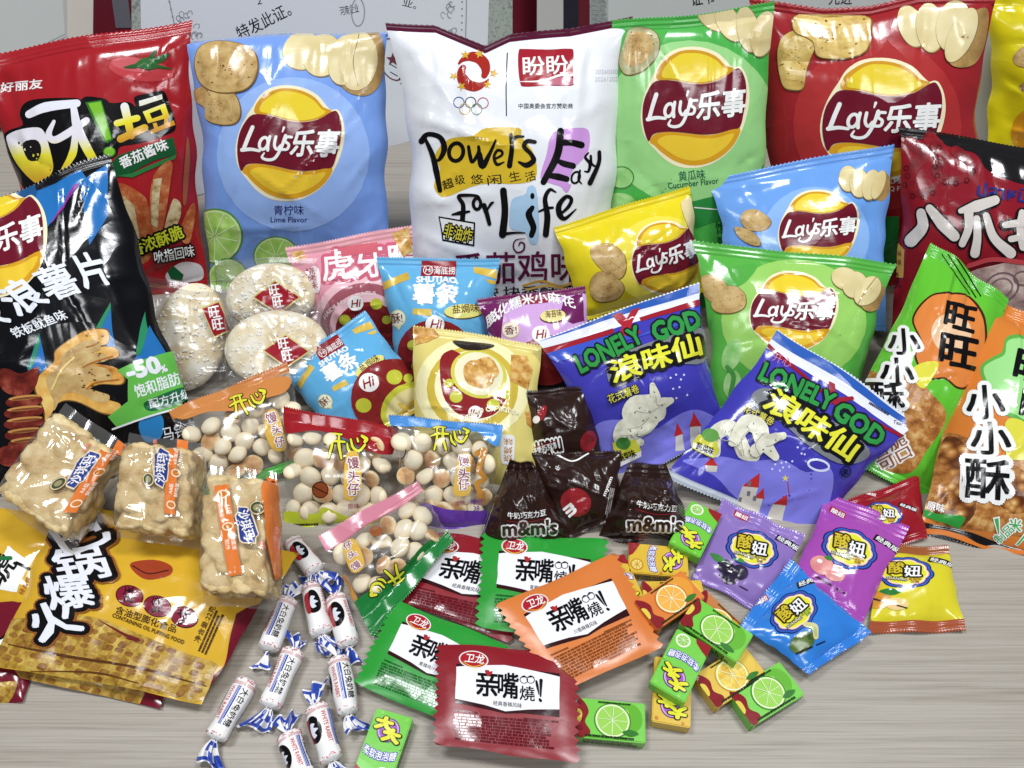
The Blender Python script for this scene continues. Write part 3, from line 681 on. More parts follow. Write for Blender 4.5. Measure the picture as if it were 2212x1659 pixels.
def fill_buns(key, label, group, cols, rows, s0, s1, t0, t1, seed, skip=()):
    p = PK[key]; rnd = random.Random(seed)
    for j in range(rows):
        for i in range(cols):
            if (i, j) in skip: continue
            s_ = s0 + (s1 - s0) * (i + 0.5 + (0.25 if j % 2 else -0.25) + rnd.uniform(-.10, .10)) / cols; t_ = t0 + (t1 - t0) * (j + 0.5 + rnd.uniform(-.12, .12)) / rows
            Q = p.Q; B = Q[0] * (1 - s_) * (1 - t_) + Q[1] * s_ * (1 - t_) + Q[2] * s_ * t_ + Q[3] * (1 - s_) * t_
            o = bpy.data.objects.new('bun_biscuit', rnd.choice(BUN_MES)); COL.objects.link(o)
            k = rnd.uniform(0.82, 1.06); o.scale = (k * 1.05, k * 1.05, k)
            o.location = tuple(B + p.n * (0.001 + rnd.uniform(-.003, .003)))
            up = rnd.random() < 0.76; q = Vector(p.n) if up else -Vector(p.n)
            q = (q + Vector((rnd.uniform(-.8, .8), rnd.uniform(-.8, .8), rnd.uniform(-.4, .4)))).normalized()
            o.rotation_mode = 'QUATERNION'; o.rotation_quaternion = q.to_track_quat('Z', 'Y')
            tag(o, label, 'bun biscuit', group)
fill_buns('bunorange', 'round pale bun biscuit inside the orange topped clear bag', 'bun biscuits in the orange topped bag', 5, 5, .06, .96, .24, .90, 1)
fill_buns('bunred', 'round pale bun biscuit inside the red topped clear bag', 'bun biscuits in the red topped bag', 5, 5, .05, .95, .16, .90, 2)
fill_buns('bunblue', 'round pale bun biscuit inside the blue topped clear bag', 'bun biscuits in the blue topped bag', 5, 5, .05, .95, .15, .88, 3)
fill_buns('bunpink', 'round pale bun biscuit inside the pink and green sealed clear bag', 'bun biscuits in the pink and green bag', 4, 4, .08, .93, .20, .82, 4)

# ---- flat faces (cartons, certificates) that carry printing
class Face:
    """flat rectangle o, ex, ey (ey runs down the design) for printing"""
    def __init__(s, o, ex, ey, root, org, fr=None):
        s.S = np.array([0.0, 1.0]); s.T = np.array([0.0, 1.0])
        o, ex, ey = (np.array(v, float) for v in (o, ex, ey))
        s.P = np.array([[o, o + ex], [o + ey, o + ex + ey]]); n = np.cross(ey, ex); n /= np.linalg.norm(n)
        s.n = n; s.Nm = np.broadcast_to(n, (2, 2, 3)).copy(); s.W, s.H = np.linalg.norm(ex), np.linalg.norm(ey)
        s.uv = lambda a, b: np.stack([a * s.W + o[0] * 7, (1 - b) * s.H + o[1] * 7], 1); s.root, s.o, s.layer = root, org, 0
        s.fr = fr; s.E = (o, ex, ey)
    def st(s, p):
        w = on_plane(p, s.E[0], s.n) - s.E[0]; G = np.stack([s.E[1], s.E[2]], 1)
        return (np.linalg.pinv(G) @ w.T).T
    art = Packet.art

# ---- small cartons of fruit chews
CL, CW, CT = 0.0395, 0.0224, 0.0095
CARTONS = {}
def carton(key, label, c, d, z, color, tilt=0.0):
    """c: measured middle of the top face, d: measured direction of its long side"""
    zt = z + CT; p = at_z([c, (c[0] + d[0], c[1] + d[1])], zt); ex = p[1] - p[0]; ex[2] = 0; ex /= np.linalg.norm(ex)
    ey = np.array([ex[1], -ex[0], 0.0])                      # design down (towards the camera when ex points right)
    n = np.array([0, 0, 1.0])
    if tilt: ex2 = ex * math.cos(R(tilt)) + n * math.sin(R(tilt)); n = n * math.cos(R(tilt)) - ex * math.sin(R(tilt)); ex = ex2
    ctr = p[0] - n * CT / 2
    bm = bmesh.new(); bmesh.ops.create_cube(bm, size=1.0)
    for v in bm.verts: v.co = Vector((v.co.x * CL, v.co.y * CW, v.co.z * CT))
    bmesh.ops.bevel(bm, geom=bm.edges[:], offset=0.0006, segments=2, affect='EDGES')
    V = np.array([v.co[:] for v in bm.verts]); Fs = [[v.index for v in f.verts] for f in bm.faces]; bm.free()
    W = ctr + V[:, :1] * ex - V[:, 1:2] * ey + V[:, 2:3] * n; org = ctr.copy(); org[2] = W[:, 2].min()
    root = empty('candy_carton', org, label, 'candy carton', 'small cartons of fruit chews')
    uv = np.stack([V[:, 0] + ctr[0], V[:, 1] + ctr[1]], 1)
    mesh_obj('carton', W, Fs, [film(color, 0.28, coarse=0.25)], root, org, None, uv, smooth=False)
    top = Face(ctr - ex * CL / 2 - ey * CW / 2 + n * CT / 2, ex * CL, ey * CW, root, org)
    side = Face(ctr - ex * CL / 2 + ey * CW / 2 + n * CT / 2, ex * CL, -n * CT, root, org)
    end = Face(ctr - ex * CL / 2 - ey * CW / 2 + n * CT / 2, ey * CW, -n * CT, root, org)
    CARTONS[key] = (top, side, end); return CARTONS[key]
LG, GOLD, ORA = (104, 196, 52), (214, 176, 44), (216, 120, 44)
carton('c1', 'light green carton leaning beside the lavender gummy packet', (1503, 1141), (52, -100), 0.006, LG, 0)
carton('c2', 'golden carton with logo up, just below the right chocolate pyramid', (1422, 1209), (125, 11), 0.0, GOLD)
carton('c3b', 'golden carton lying under the orange slice carton', (1456, 1288), (131, -3), 0.0, GOLD)
carton('c3', 'orange carton with an orange slice picture, on a golden carton', (1447, 1294), (100, -68), 0.0100, ORA)
carton('c4b', 'brown orange carton mostly hidden under a lime carton', (1550, 1343), (85, 80), 0.0, (190, 116, 58))
carton('c4', 'green lime picture carton on top of the heap, below the lavender packet', (1547, 1358), (113, 76), 0.0100, LG)
carton('c6', 'golden carton with logo up, under the green one with logo up', (1452, 1492), (4, -120), 0.0, GOLD)
carton('c7', 'golden pineapple picture carton in the middle of the heap', (1578, 1459), (105, -66), 0.0, GOLD)
carton('c5', 'green carton with logo up lying across two golden cartons', (1471, 1435), (52, -105), 0.0101, LG)
carton('c8', 'green lime picture carton at the front right of the heap', (1656, 1497), (107, -65), 0.0, LG)
carton('c9', 'green lime picture carton alone beside the front dark red packet', (1320, 1555), (140, 13), 0.0, LG)
carton('c10', 'green carton with logo up, alone at the bottom edge', (826, 1614), (40, -112), 0.0, LG)
carton('c11', 'golden carton half under the right edge of the orange packet', (1340, 1262), (42, 92), 0.0, GOLD)

# ---- white milk candies with twisted ends
CANDYW = film((236, 234, 232), 0.34, 0.4, coarse=0.8)
CR, CLEN = 0.0071, 0.042
class CandySurf:
    pass
CANDIES = []
def candy(label, a, b, z=0.0, roll=0.0, seed=1, ends=(1, 1), grp='white milk candies with twisted ends'):
    """a, b: measured ends of the roll"""
    rnd = random.Random(seed); pa, pb = at_z([a, b], z + CR); ax = pb - pa; Lb = np.linalg.norm(ax); ax /= Lb
    if abs(z) < 1e-9: ax[2] = 0; ax /= np.linalg.norm(ax)
    sd = np.cross(ax, [0, 0, 1.0]); sd /= np.linalg.norm(sd); upv = np.cross(sd, ax)
    root = empty('milk_candy', np.array([(pa + pb)[0] / 2, (pa + pb)[1] / 2, z]), label, 'candy', grp); org = np.array(root.location)
    nu, na = 44, 40; U = np.linspace(0, 1, nu + 1); A = np.linspace(0, 1, na + 1)
    aa, uu = np.meshgrid(A, U)               # columns: along the roll, rows: round it
    rad = CR * (0.95 + 0.05 * np.sin(5 * aa + seed) + 0.025 * np.sin(2 * np.pi * 3 * uu + seed) + 0.03 * np.sin(2 * np.pi * (2 * uu + 1.5 * aa) + 2 * seed))
    tp = np.minimum(1, np.minimum(aa, 1 - aa) / 0.075); rad = rad * (0.20 + 0.80 * np.sqrt(np.maximum(0, 1 - (1 - tp) ** 2)))
    rad = rad * (1 + 0.10 * (1 - tp) * np.sin(2 * np.pi * 9 * uu))
    # a crease along the wrap
    rad = rad + 0.0003 * np.maximum(0, 1 - np.abs(((uu - 0.31) % 1)) / 0.03)
    th = 2 * np.pi * uu + R(roll) - math.pi
    P = pa + ax * (aa * Lb)[..., None] + sd * (rad * np.sin(th))[..., None] + upv * (rad * np.cos(th))[..., None]
    s = CandySurf(); s.S, s.T, s.P = A, U, P
    nn = sd * np.sin(th)[..., None] + upv * np.cos(th)[..., None]; s.Nm = nn; s.n = upv; s.root, s.o, s.layer = root, org, 0
    s.uv = lambda x, y: np.stack([x * 2 * math.pi * CR + seed, y * Lb + seed * 3], 1)
    nc = na + 1; Fs = [(r_ * nc + c_, r_ * nc + c_ + 1, (r_ + 1) * nc + c_ + 1, (r_ + 1) * nc + c_) for r_ in range(nu) for c_ in range(na)]
    mesh_obj('wrapper', P.reshape(-1, 3), Fs, [CANDYW], root, org, None, s.uv(uu.ravel(), aa.ravel()))
    s.art = lambda part, items, parent=None: Packet.art(s, part, items, parent, raw=True)
    # twisted ends: pleated fans
    for e, (p0, dr) in enumerate(((pa, -ax), (pb, ax))):
        if not ends[e]: continue
        bend = rnd.uniform(-.6, .6); tw = rnd.uniform(-1.2, 1.2); Lf = rnd.uniform(.011, .015); lift = rnd.uniform(.1, .5)
        k, m = 12, 36; V, UV, MI = [], [], []
        for i in range(k + 1):
            q = i / k; half = 0.0018 + 0.0088 * q ** 0.8
            c0 = p0 + dr * (Lf * q * math.cos(bend * q)) + sd * (Lf * math.sin(bend * q) * q) + np.array([0, 0, -1]) * max(0, (CR - 0.004)) * q * (1 - lift)
            an = tw * (1 - q * .4)
            wv = sd * math.cos(an) + upv * math.sin(an) * .6; hv = upv * math.cos(an) - sd * math.sin(an) * .6
            for j in range(m + 1):
                w = 2 * j / m - 1
                V.append(c0 + wv * half * w + hv * (0.0026 * (0.25 + q) * math.sin(w * 8 + seed + 1.5 * q) + .002 * q * math.sin(3 * w + seed)) + dr * (.0012 * q * math.cos(w * 6 + seed)))
                UV.append((w * 0.5 + 0.5, q))
        V = np.array(V); V[:, 2] = np.maximum(V[:, 2], 0.0006)
        Fs, mi = [], []
        for i in range(k):
            for j in range(m):
                x0 = i * (m + 1) + j; Fs.append((x0, x0 + 1, x0 + m + 2, x0 + m + 1))
                hsh = math.sin((j // 3) * 12.9 + (i // 3) * 78.2 + seed) * 43758.5; hsh -= math.floor(hsh)
                mi.append(1 if (i in (9, 10)) or (i < 9 and hsh < 0.45 and i > 0) else 0)
        o = mesh_obj('twisted_end', V, Fs, [CANDYW, film((44, 74, 176), 0.34, 0.4, coarse=0.8)], root, org, mi, np.array(UV) * 0.02 + seed)
    CANDIES.append(s); return s

# ---- certificates that stand behind
def board(name, label, ref, lean, yaw, quad, thick, mat, cat='certificate'):
    ln, yw = R(lean), R(yaw); h = np.array([math.cos(yw), math.sin(yw), 0]); up = np.array([-math.sin(yw) * math.sin(ln), math.cos(yw) * math.sin(ln), math.cos(ln)]); n = np.cross(h, up)
    O = at_z([ref], 0.0)[0]; Q = on_plane(quad, O, n)
    Q = Q + up * (np.maximum(0, 0.001 - Q[:, 2]) / up[2])[:, None]
    root = empty(name, np.array([Q[2:, 0].mean(), Q[2:, 1].mean(), 0.0]), label, cat); org = np.array(root.location)
    V = np.vstack([Q, Q - n * thick]); Fs = [(0, 3, 2, 1), (4, 5, 6, 7)] + [(i, (i + 1) % 4, 4 + (i + 1) % 4, 4 + i) for i in range(4)]
    mesh_obj('backing_board', V, Fs, [mat], root, org, smooth=False)
    f = Face(O + h * -2 + up * 2, h * 4, -up * 4, root, org, IDENT); f.O = O
    return f
# ------------------------------------------------------------------ printing on every packet
WHT, BLK, CREAM = (238, 238, 236), (14, 12, 14), (240, 230, 190)
CHIP = food("printed_chip", [(0.30, (168, 128, 56)), (0.5, (208, 176, 96)), (0.7, (224, 200, 128))], 70, 'noise', 6, 0.22)
CHIPTAN2 = food("printed_baked_chip_light", [(0.28, (158, 120, 68)), (0.5, (198, 166, 108)), (0.72, (214, 188, 132))], 90, 'noise', 6, 0.2)
CHIPLIGHT = food("printed_chip_light", [(0.28, (176, 136, 64)), (0.5, (212, 182, 104)), (0.72, (230, 208, 140))], 110, 'noise', 6, 0.2)
CHIPTAN = food("printed_baked_chip", [(0.30, (150, 112, 62)), (0.5, (190, 158, 100)), (0.72, (208, 180, 124))], 90, 'noise', 6, 0.22)
POTATO = food("printed_potato_slice", [(0.3, (206, 186, 130)), (0.6, (226, 212, 164)), (0.8, (234, 222, 182))], 30, 'noise', 2, 0.2)
SKIN = food("printed_potato_skin", [(0.3, (140, 108, 60)), (0.7, (186, 150, 92))], 60, 'noise', 4, 0.22)
STICK = food("printed_fried_stick", [(0.3, (150, 62, 34)), (0.5, (180, 92, 52)), (0.7, (206, 160, 104))], 90, 'noise', 5, 0.22)
STICKPALE = food("printed_stick_crumb", [(0.35, (150, 112, 66)), (0.5, (206, 184, 138)), (0.7, (226, 212, 176))], 130, 'noise', 5, 0.25)
SQUID = food("printed_squid", [(0.3, (176, 108, 40)), (0.5, (222, 170, 84)), (0.7, (238, 204, 122))], 50, 'noise', 3, 0.2)
GRILLED = food("printed_grilled_squid", [(0.3, (66, 18, 16)), (0.55, (122, 44, 36)), (0.75, (176, 96, 74))], 80, 'noise', 4, 0.2)
RICE = food("printed_rice_cluster", [(0.12, (222, 190, 134)), (0.35, (190, 134, 70)), (0.62, (134, 80, 34)), (0.85, (90, 48, 22))], 190, 'voronoi', 2, 0.24)
RICEN = food("printed_rice_cluster_fine", [(0.3, (112, 60, 24)), (0.5, (178, 118, 58)), (0.66, (214, 176, 112)), (0.8, (236, 214, 168))], 120, 'noise', 6, 0.24)
WAFFLE = food("printed_waffle_crust", [(0.28, (104, 66, 22)), (0.5, (176, 140, 54)), (0.72, (214, 190, 104))], 120, 'noise', 4, 0.22)
WAFFLEPIT = food("printed_waffle_pit", [(0.3, (104, 58, 24)), (0.6, (158, 116, 52))], 160, 'noise', 4, 0.22)
LIMEP = food("printed_lime_flesh", [(0.3, (132, 188, 74)), (0.55, (176, 216, 112)), (0.8, (214, 236, 168))], 60, 'noise', 3, 0.2)
CUKE = food("printed_cucumber", [(0.3, (120, 186, 96)), (0.6, (170, 214, 142)), (0.8, (204, 232, 182))], 60, 'noise', 3, 0.2)
TWIST = food("printed_potato_twist", [(0.24, (120, 128, 84)), (0.34, (208, 206, 184)), (0.6, (228, 226, 208)), (0.8, (238, 236, 224))], 150, 'noise', 3, 0.24)
CRISP = food("printed_crisp_rice", [(0.3, (150, 92, 30)), (0.5, (204, 154, 78)), (0.7, (232, 204, 140))], 160, 'noise', 5, 0.24)
PINEAP = food("printed_pineapple", [(0.3, (206, 160, 40)), (0.55, (232, 204, 92)), (0.8, (244, 228, 150))], 140, 'noise', 3, 0.22)
OCT = food("printed_octopus", [(0.3, (84, 10, 18)), (0.6, (132, 26, 34))], 90, 'noise', 4, 0.22)
SQUIDRING = food("printed_squid_rings", [(0.3, (120, 92, 92)), (0.5, (176, 150, 144)), (0.7, (216, 198, 190))], 60, 'noise', 4, 0.22)

def grad(p, a, b, stops):
    """printed colour blend that runs from measure a to measure b on the packet"""
    c = p.st(p.fr(np.array([a, b], float))); uv = p.uv(c[:, 0], c[:, 1]); d = uv[1] - uv[0]; L2 = float(d @ d)
    m, t, bs = nt_new("printed_blend"); u = nd(t, 'ShaderNodeUVMap'); u.uv_map = 'uv'
    sb = nd(t, 'ShaderNodeVectorMath', operation='SUBTRACT'); sb.inputs[1].default_value = (uv[0][0], uv[0][1], 0); t.links.new(u.outputs[0], sb.inputs[0])
    dt = nd(t, 'ShaderNodeVectorMath', operation='DOT_PRODUCT'); dt.inputs[1].default_value = (d[0] / L2, d[1] / L2, 0); t.links.new(sb.outputs[0], dt.inputs[0])
    r = ramp(t, stops); t.links.new(dt.outputs['Value'], r.inputs[0]); t.links.new(r.outputs[0], bs.inputs['Base Color'])
    bs.inputs['Roughness'].default_value = 0.13; l = add_film_bump(t, bs); t.links.new(l.outputs[0], bs.inputs['Normal'])
    return m
def mapitems(items, M): return [(xf(sh, M), m) for sh, m in items]
# ---- the round yellow emblem with a ribbon, measured on the lime bag
_LC = np.array([1875.0, 930.0])
def chip_emblem(p, c, ex, ey, text=True):
    M = lambda q: np.array([c]) + ((np.asarray(q, float) - _LC) / 345.0)[:, :1] * np.array([ex]) + ((np.asarray(q, float) - _LC) / 345.0)[:, 1:2] * np.array([ey])
    fr, p.fr = p.fr, IDENT
    out = [(1640, 690), (1600, 750), (1555, 840), (1528, 950), (1535, 1050), (1562, 1112), (1600, 1160), (1660, 1230), (1745, 1285), (1850, 1303), (1960, 1288), (2075, 1222), (2150, 1130), (2205, 1010), (2232, 890), (2226, 790), (2200, 722), (2172, 708), (2145, 714), (2112, 680), (2055, 615), (1960, 568), (1850, 553), (1755, 570), (1685, 620)]
    top = [(1660, 738), (1652, 695), (1692, 637), (1770, 588), (1850, 572), (1950, 587), (2040, 632), (2095, 695), (2150, 722), (2062, 772), (1950, 790), (1850, 775), (1750, 746)]
    rim = [(1800, 600), (1850, 592), (1945, 606), (2030, 650), (2080, 705), (2110, 728), (2050, 765), (1950, 782), (1850, 768), (1750, 738), (1690, 725), (1690, 690), (1730, 640)]
    low = [(1572, 1112), (1604, 1070), (1680, 1062), (1780, 1078), (1900, 1104), (2000, 1110), (2152, 1085), (2110, 1180), (2020, 1250), (1920, 1284), (1820, 1284), (1720, 1245), (1640, 1180), (1600, 1135)]
    lowy = [(1620, 1112), (1680, 1084), (1780, 1096), (1900, 1124), (2000, 1132), (2110, 1116), (2075, 1175), (2000, 1225), (1915, 1255), (1820, 1255), (1735, 1220), (1660, 1160)]
    ban = [(1645, 742), (1750, 750), (1850, 779), (1950, 793), (2060, 776), (2152, 724), (2186, 728), (2212, 800), (2207, 900), (2182, 1000), (2152, 1082), (2100, 1090), (2000, 1106), (1900, 1101), (1780, 1075), (1680, 1060), (1600, 1066), (1566, 1108), (1545, 1040), (1540, 950), (1556, 860), (1592, 790)]
    e = p.art('emblem', mapitems([(blob(out, 3), CREAM), (blob(top, 3), (208, 150, 24)), (blob(rim, 3), (232, 204, 40)), (blob(low, 3), (218, 156, 26)), (blob(lowy, 3), (236, 196, 46))], M))
    if e is None: p.fr = fr; return
    p.art('ribbon', mapitems([(blob(ban, 3), (112, 20, 40))], M), e)
    L = [(line([(1640, 825), (1612, 890), (1580, 972)], 26), WHT), (line([(1572, 972), (1630, 968), (1684, 978)], [26, 22, 18]), WHT),
         (ring(1712, 930, 26, 40, 20, 20), WHT), (line([(1752, 886), (1740, 935), (1738, 974)], 20), WHT),
         (line([(1790, 886), (1780, 940), (1796, 968), (1822, 944)], 19), WHT), (line([(1854, 880), (1824, 960), (1784, 1024), (1738, 1036), (1702, 1020), (1716, 992)], [22, 21, 20, 19, 17, 10]), WHT),
         (line([(1842, 828), (1832, 856)], [17, 8]), WHT), (line([(1892, 890), (1862, 890), (1852, 916), (1874, 938), (1862, 968), (1822, 968)], 18), WHT)]
    if text: L += [(txt("乐事", (1880, 1012), (2180, 1012), 166, off=.06, skew=.16), WHT)]
    p.art('brand_lettering', mapitems(L, M), e)
    p.fr = fr
def slices(items):
    """overlapping potato slices: list of (cx, cy, rx, ry, rot) back to front"""
    out = []
    for (cx, cy, rx, ry, rot) in items:
        out += [(ell(cx + 3, cy + 3, rx + 4, ry + 4, rot), (150, 122, 76)), (ell(cx, cy, rx, ry, rot), POTATO)]
    return out
def chipshape(pts, m=CHIP):
    q = np.array(pts, float); c = q.mean(0)
    rnd = random.Random(int(abs(q.sum()))); lo, hi = q.min(0), q.max(0); sz = float(np.linalg.norm(hi - lo)); V, F = [], []
    for _ in range(26):                                   # burnt specks
        d = c + (q[rnd.randrange(len(q))] - c) * rnd.uniform(0.05, 0.88); r = sz * rnd.uniform(.003, .009); a = rnd.uniform(0, 6); n = len(V)
        V += [(d[0] + r * 1.8 * math.cos(a + k * math.pi / 3) , d[1] + r * math.sin(a + k * math.pi / 3)) for k in range(6)]; F += [(n, n + k, n + k + 1) for k in range(1, 5)]
    return [(blob(c + (q - c) * 1.035 + 2), (120, 88, 40)), (blob(q), m), (blob(c + (q - c) * .74 + (q[0] - c) * .08), CHIPLIGHT if m is CHIP else CHIPTAN2), ((np.array(V), F), (110, 76, 34))]

# ---- lime bag
p = PK['lime']; p.fr = crop(0, 0)
p.art('pale_disc', [(ell(1900, 1000, 495, 500), (146, 180, 240))])
chip_emblem(p, (625, 310), (115, 0), (0, 115))
p.art('chip_picture', chipshape([(1255, 600), (1330, 560), (1480, 580), (1540, 640), (1560, 740), (1520, 800), (1420, 805), (1340, 770), (1330, 700), (1280, 660)], CHIPTAN) + chipshape([(1268, 400), (1300, 310), (1400, 275), (1540, 285), (1640, 330), (1672, 420), (1650, 520), (1580, 585), (1450, 602), (1350, 575), (1290, 510)], CHIPTAN), each=4)
p.art('potato_picture', slices([(1960, 330, 130, 120, -30), (2090, 360, 140, 125, -60)]) + [(blob([(2290, 200), (2420, 190), (2480, 270), (2490, 420), (2450, 560), (2370, 620), (2260, 600), (2200, 500)]), SKIN)] + slices([(2240, 390, 165, 110, -75)]) + [(ell(2320, 400, 190, 125, -82), (226, 206, 150)), (ell(2320, 400, 180, 115, -82), POTATO), (line([(2330, 230), (2290, 400), (2320, 560)], 5), (150, 120, 70))])
p.fr = crop(0, 0)
p.art('flavour_lettering', [(txt("青柠味", (1775, 1392), (1968, 1392), 62, .02), (24, 34, 120)), (txt("Lime Flavor", (1755, 1440), (1992, 1440), 34, .015), (24, 34, 120))])
def lime_slice(cx, cy, r, ry=None, rot=0):
    ry = ry or r
    it = [(ell(cx, cy, r, ry, rot), (78, 148, 40)), (ell(cx, cy, r * .94, ry * .94, rot), (206, 230, 160)), (ell(cx, cy, r * .86, ry * .86, rot), LIMEP)]
    for k in range(9):
        a = 2 * math.pi * k / 9 + .2
        it.append((line([(cx + .08 * r * math.cos(a), cy + .08 * ry * math.sin(a)), (cx + .85 * r * math.cos(a), cy + .85 * ry * math.sin(a))], r * .03), (222, 238, 190)))
    return it
p.art('lime_picture', lime_slice(1395, 1530, 180) + lime_slice(1790, 1660, 150, 130) + lime_slice(1480, 1800, 130), each=12)

# ---- tomato bag
p = PK['tomato']; p.fr = crop(0, 0)
p.art('brand_lettering', [(txt("好丽友", (5, 600), (275, 572), 62, .05, .1), WHT)])
p.art('tomato_picture', [(ell(910, 450, 205, 75, 8), (196, 60, 66)), (ell(870, 420, 150, 45, 8), (206, 90, 96))] + [(blob([(940, 400), q1, q2]), (38, 92, 40)) for q1, q2 in [((860, 345), (815, 320)), ((1000, 370), (1015, 315)), ((1040, 410), (1095, 345)), ((1010, 440), (1112, 445)), ((900, 440), (800, 438)), ((960, 455), (970, 450))]] + [(blob([(880, 420), (940, 375), (1010, 400), (1020, 440), (940, 450)]), (44, 104, 46))])
out = [(25, 880), (70, 840), (150, 810), (130, 740), (160, 670), (260, 640), (490, 635), (520, 650), (560, 625), (680, 640), (720, 670), (830, 660), (880, 690), (870, 630), (960, 605), (1060, 590), (1100, 680), (1130, 760), (1135, 840), (1060, 880), (900, 930), (780, 950), (760, 1000), (720, 1030), (640, 1060), (400, 1200), (200, 1240), (130, 1180), (90, 1080), (45, 980)]
t = p.art('title_panel', [(blob(out, 3), BLK)])
Y1, Y2, W3 = (232, 220, 60), (206, 144, 40), (226, 226, 236)
G1 = grad(p, (300, 690), (330, 1190), [(0.0, (230, 230, 240)), (0.42, (232, 228, 236)), (0.62, (230, 222, 60)), (0.85, (222, 190, 50)), (1.0, (206, 150, 44))])
G2 = grad(p, (900, 640), (960, 900), [(0.0, (232, 232, 240)), (0.2, (232, 230, 200)), (0.42, (230, 222, 60)), (0.7, (216, 170, 50)), (1.0, (196, 120, 40))])
tooth = [(blob([(45, 905), (62, 868), (140, 838), (245, 826), (288, 855), (315, 930), (346, 1060), (340, 1112), (310, 1170), (270, 1195), (228, 1184), (150, 1110), (88, 1020)], 3), G1), (blob([(150, 930), (235, 906), (270, 960), (250, 1035), (185, 1035)], 3), (24, 20, 20)),
         (line([(190, 742), (300, 695), (500, 670)], [50, 64, 50]), G1), (line([(352, 788), (318, 870), (352, 908), (430, 872), (562, 782)], [22, 42, 46, 50, 44]), G1), (line([(478, 690), (505, 830), (560, 950), (612, 1045)], [40, 62, 60, 56]), G1), (line([(490, 880), (472, 1000), (392, 1132)], [40, 52, 22]), G1)]
pot = [(line([(758, 800), (890, 766)], 42), G2), (line([(808, 692), (852, 880)], [54, 48]), G2), (line([(782, 902), (938, 830)], 48), G2),
       (poly([(900, 655), (1050, 610), (1055, 640), (905, 690)]), G2), (poly([(925, 725), (1070, 670), (1100, 760), (960, 800)]), G2), (poly([(970, 735), (1040, 708), (1055, 745), (985, 770)]), BLK), (poly([(990, 800), (1015, 795), (1025, 830), (1000, 835)]), G2), (poly([(1065, 770), (1090, 765), (1085, 820), (1062, 822)]), G2), (poly([(975, 845), (1125, 780), (1135, 810), (980, 870)]), G2)]
ex_ = [(poly([(555, 665), (660, 650), (735, 905), (700, 930), (670, 915)]), (46, 110, 40)), (poly([(575, 672), (655, 660), (725, 900), (690, 915)]), (120, 190, 40)), (ell(710, 985, 42, 36), (46, 110, 40)), (ell(710, 983, 34, 29), (124, 196, 44))]
p.art('title_lettering', tooth + pot + ex_, t)
fl_ = p.art('flavour_ribbon', [(poly([(690, 1105), (760, 1010), (1120, 890), (1142, 1000), (1000, 1040), (850, 1120), (760, 1150)]), (22, 84, 44)), (poly([(760, 1140), (860, 1120), (1142, 1000), (1130, 1030), (860, 1150)]), (40, 120, 60))])
p.art('flavour_lettering', [(txt("番茄酱味", (795, 1095), (1095, 965), 76, .05), WHT)], fl_)
def stick(a, b, c, d): return [(poly([a, b, c, d]), STICK)]
p.art('stick_picture', [(blob([(760, 1215), (800, 1190), (920, 1260), (960, 1330), (1000, 1560), (960, 1690), (880, 1700), (830, 1600), (790, 1400)]), STICK), (poly([(800, 1270), (870, 1330), (930, 1660), (870, 1690), (820, 1480)]), STICKPALE),
    (blob([(990, 1150), (1080, 1045), (1115, 1060), (1110, 1130), (1050, 1500), (1000, 1520), (970, 1380)]), STICK), (poly([(995, 1160), (1050, 1150), (1020, 1480), (980, 1450)]), STICKPALE),
    (blob([(1110, 1310), (1140, 1290), (1170, 1330), (1160, 1420), (1090, 1560), (1060, 1500)]), STICKPALE), (blob([(1220, 1350), (1250, 1315), (1260, 1370), (1230, 1560), (1180, 1560), (1170, 1470)]), STICK), (blob([(1205, 900), (1225, 1000), (1205, 1300), (1180, 1280)]), (160, 84, 46)), (blob([(760, 1460), (800, 1460), (860, 1680), (820, 1720)]), STICK)])
p.art('slogan_lettering', [(txt("香浓酥脆", (862, 1665), (1195, 1535), 92, .16), BLK), (txt("香浓酥脆", (862, 1665), (1195, 1535), 92, .05), (212, 220, 40)), (txt("吮指回味", (1010, 1700), (1262, 1655), 76, .14), BLK), (txt("吮指回味", (1010, 1700), (1262, 1655), 76, .03), WHT)])
p.fr = crop(0, 1)
p.art('sleeve_picture', [(blob([(1080, 110), (1180, 40), (1300, 60), (1310, 150), (1180, 170), (1090, 160)]), (206, 200, 204)), (poly([(1085, 100), (1120, 60), (1190, 120), (1180, 160), (1110, 150)]), (20, 90, 50))])

# ---- white bag
p = PK['white']; p.fr = crop(1, 0)
def swirl(cx, cy, r):
    it = []
    for k in range(2):
        a = math.pi * k + .5
        P_ = [(cx + r * (.92 - .10 * q) * math.cos(a + q), cy + r * (.92 - .10 * q) * math.sin(a + q)) for q in np.linspace(0, 3.0, 14)]
        it.append((line(P_, [r * .10, r * .55, r * .62, r * .34]), (168, 40, 30)))
    for k in range(9):
        a = 2 * math.pi * k / 9 + .1; x, y = cx + r * 1.12 * math.cos(a), cy + r * 1.0 * math.sin(a)
        S_ = [(x + (r * .26 if i % 2 == 0 else r * .11) * math.cos(math.pi * i / 5 + k), y + (r * .26 if i % 2 == 0 else r * .11) * math.sin(math.pi * i / 5 + k)) for i in range(10)]
        if k in (0, 1, 3, 4, 6, 7): it.append((poly(S_), (212, 170, 50)))
    return it
p.art('emblem', swirl(857, 465, 118))
p.art('olympic_rings', [(ring(762, 664, 34, 34, 6), (60, 90, 170)), (ring(838, 664, 34, 34, 6), (20, 20, 24)), (ring(918, 668, 34, 34, 6), (176, 70, 80)), (ring(800, 706, 34, 34, 6), (206, 176, 96)), (ring(877, 708, 34, 34, 6), (50, 120, 80))])
p.art('divider_line', [(line([(1076, 345), (1068, 550), (1070, 750)], 7), BLK)])
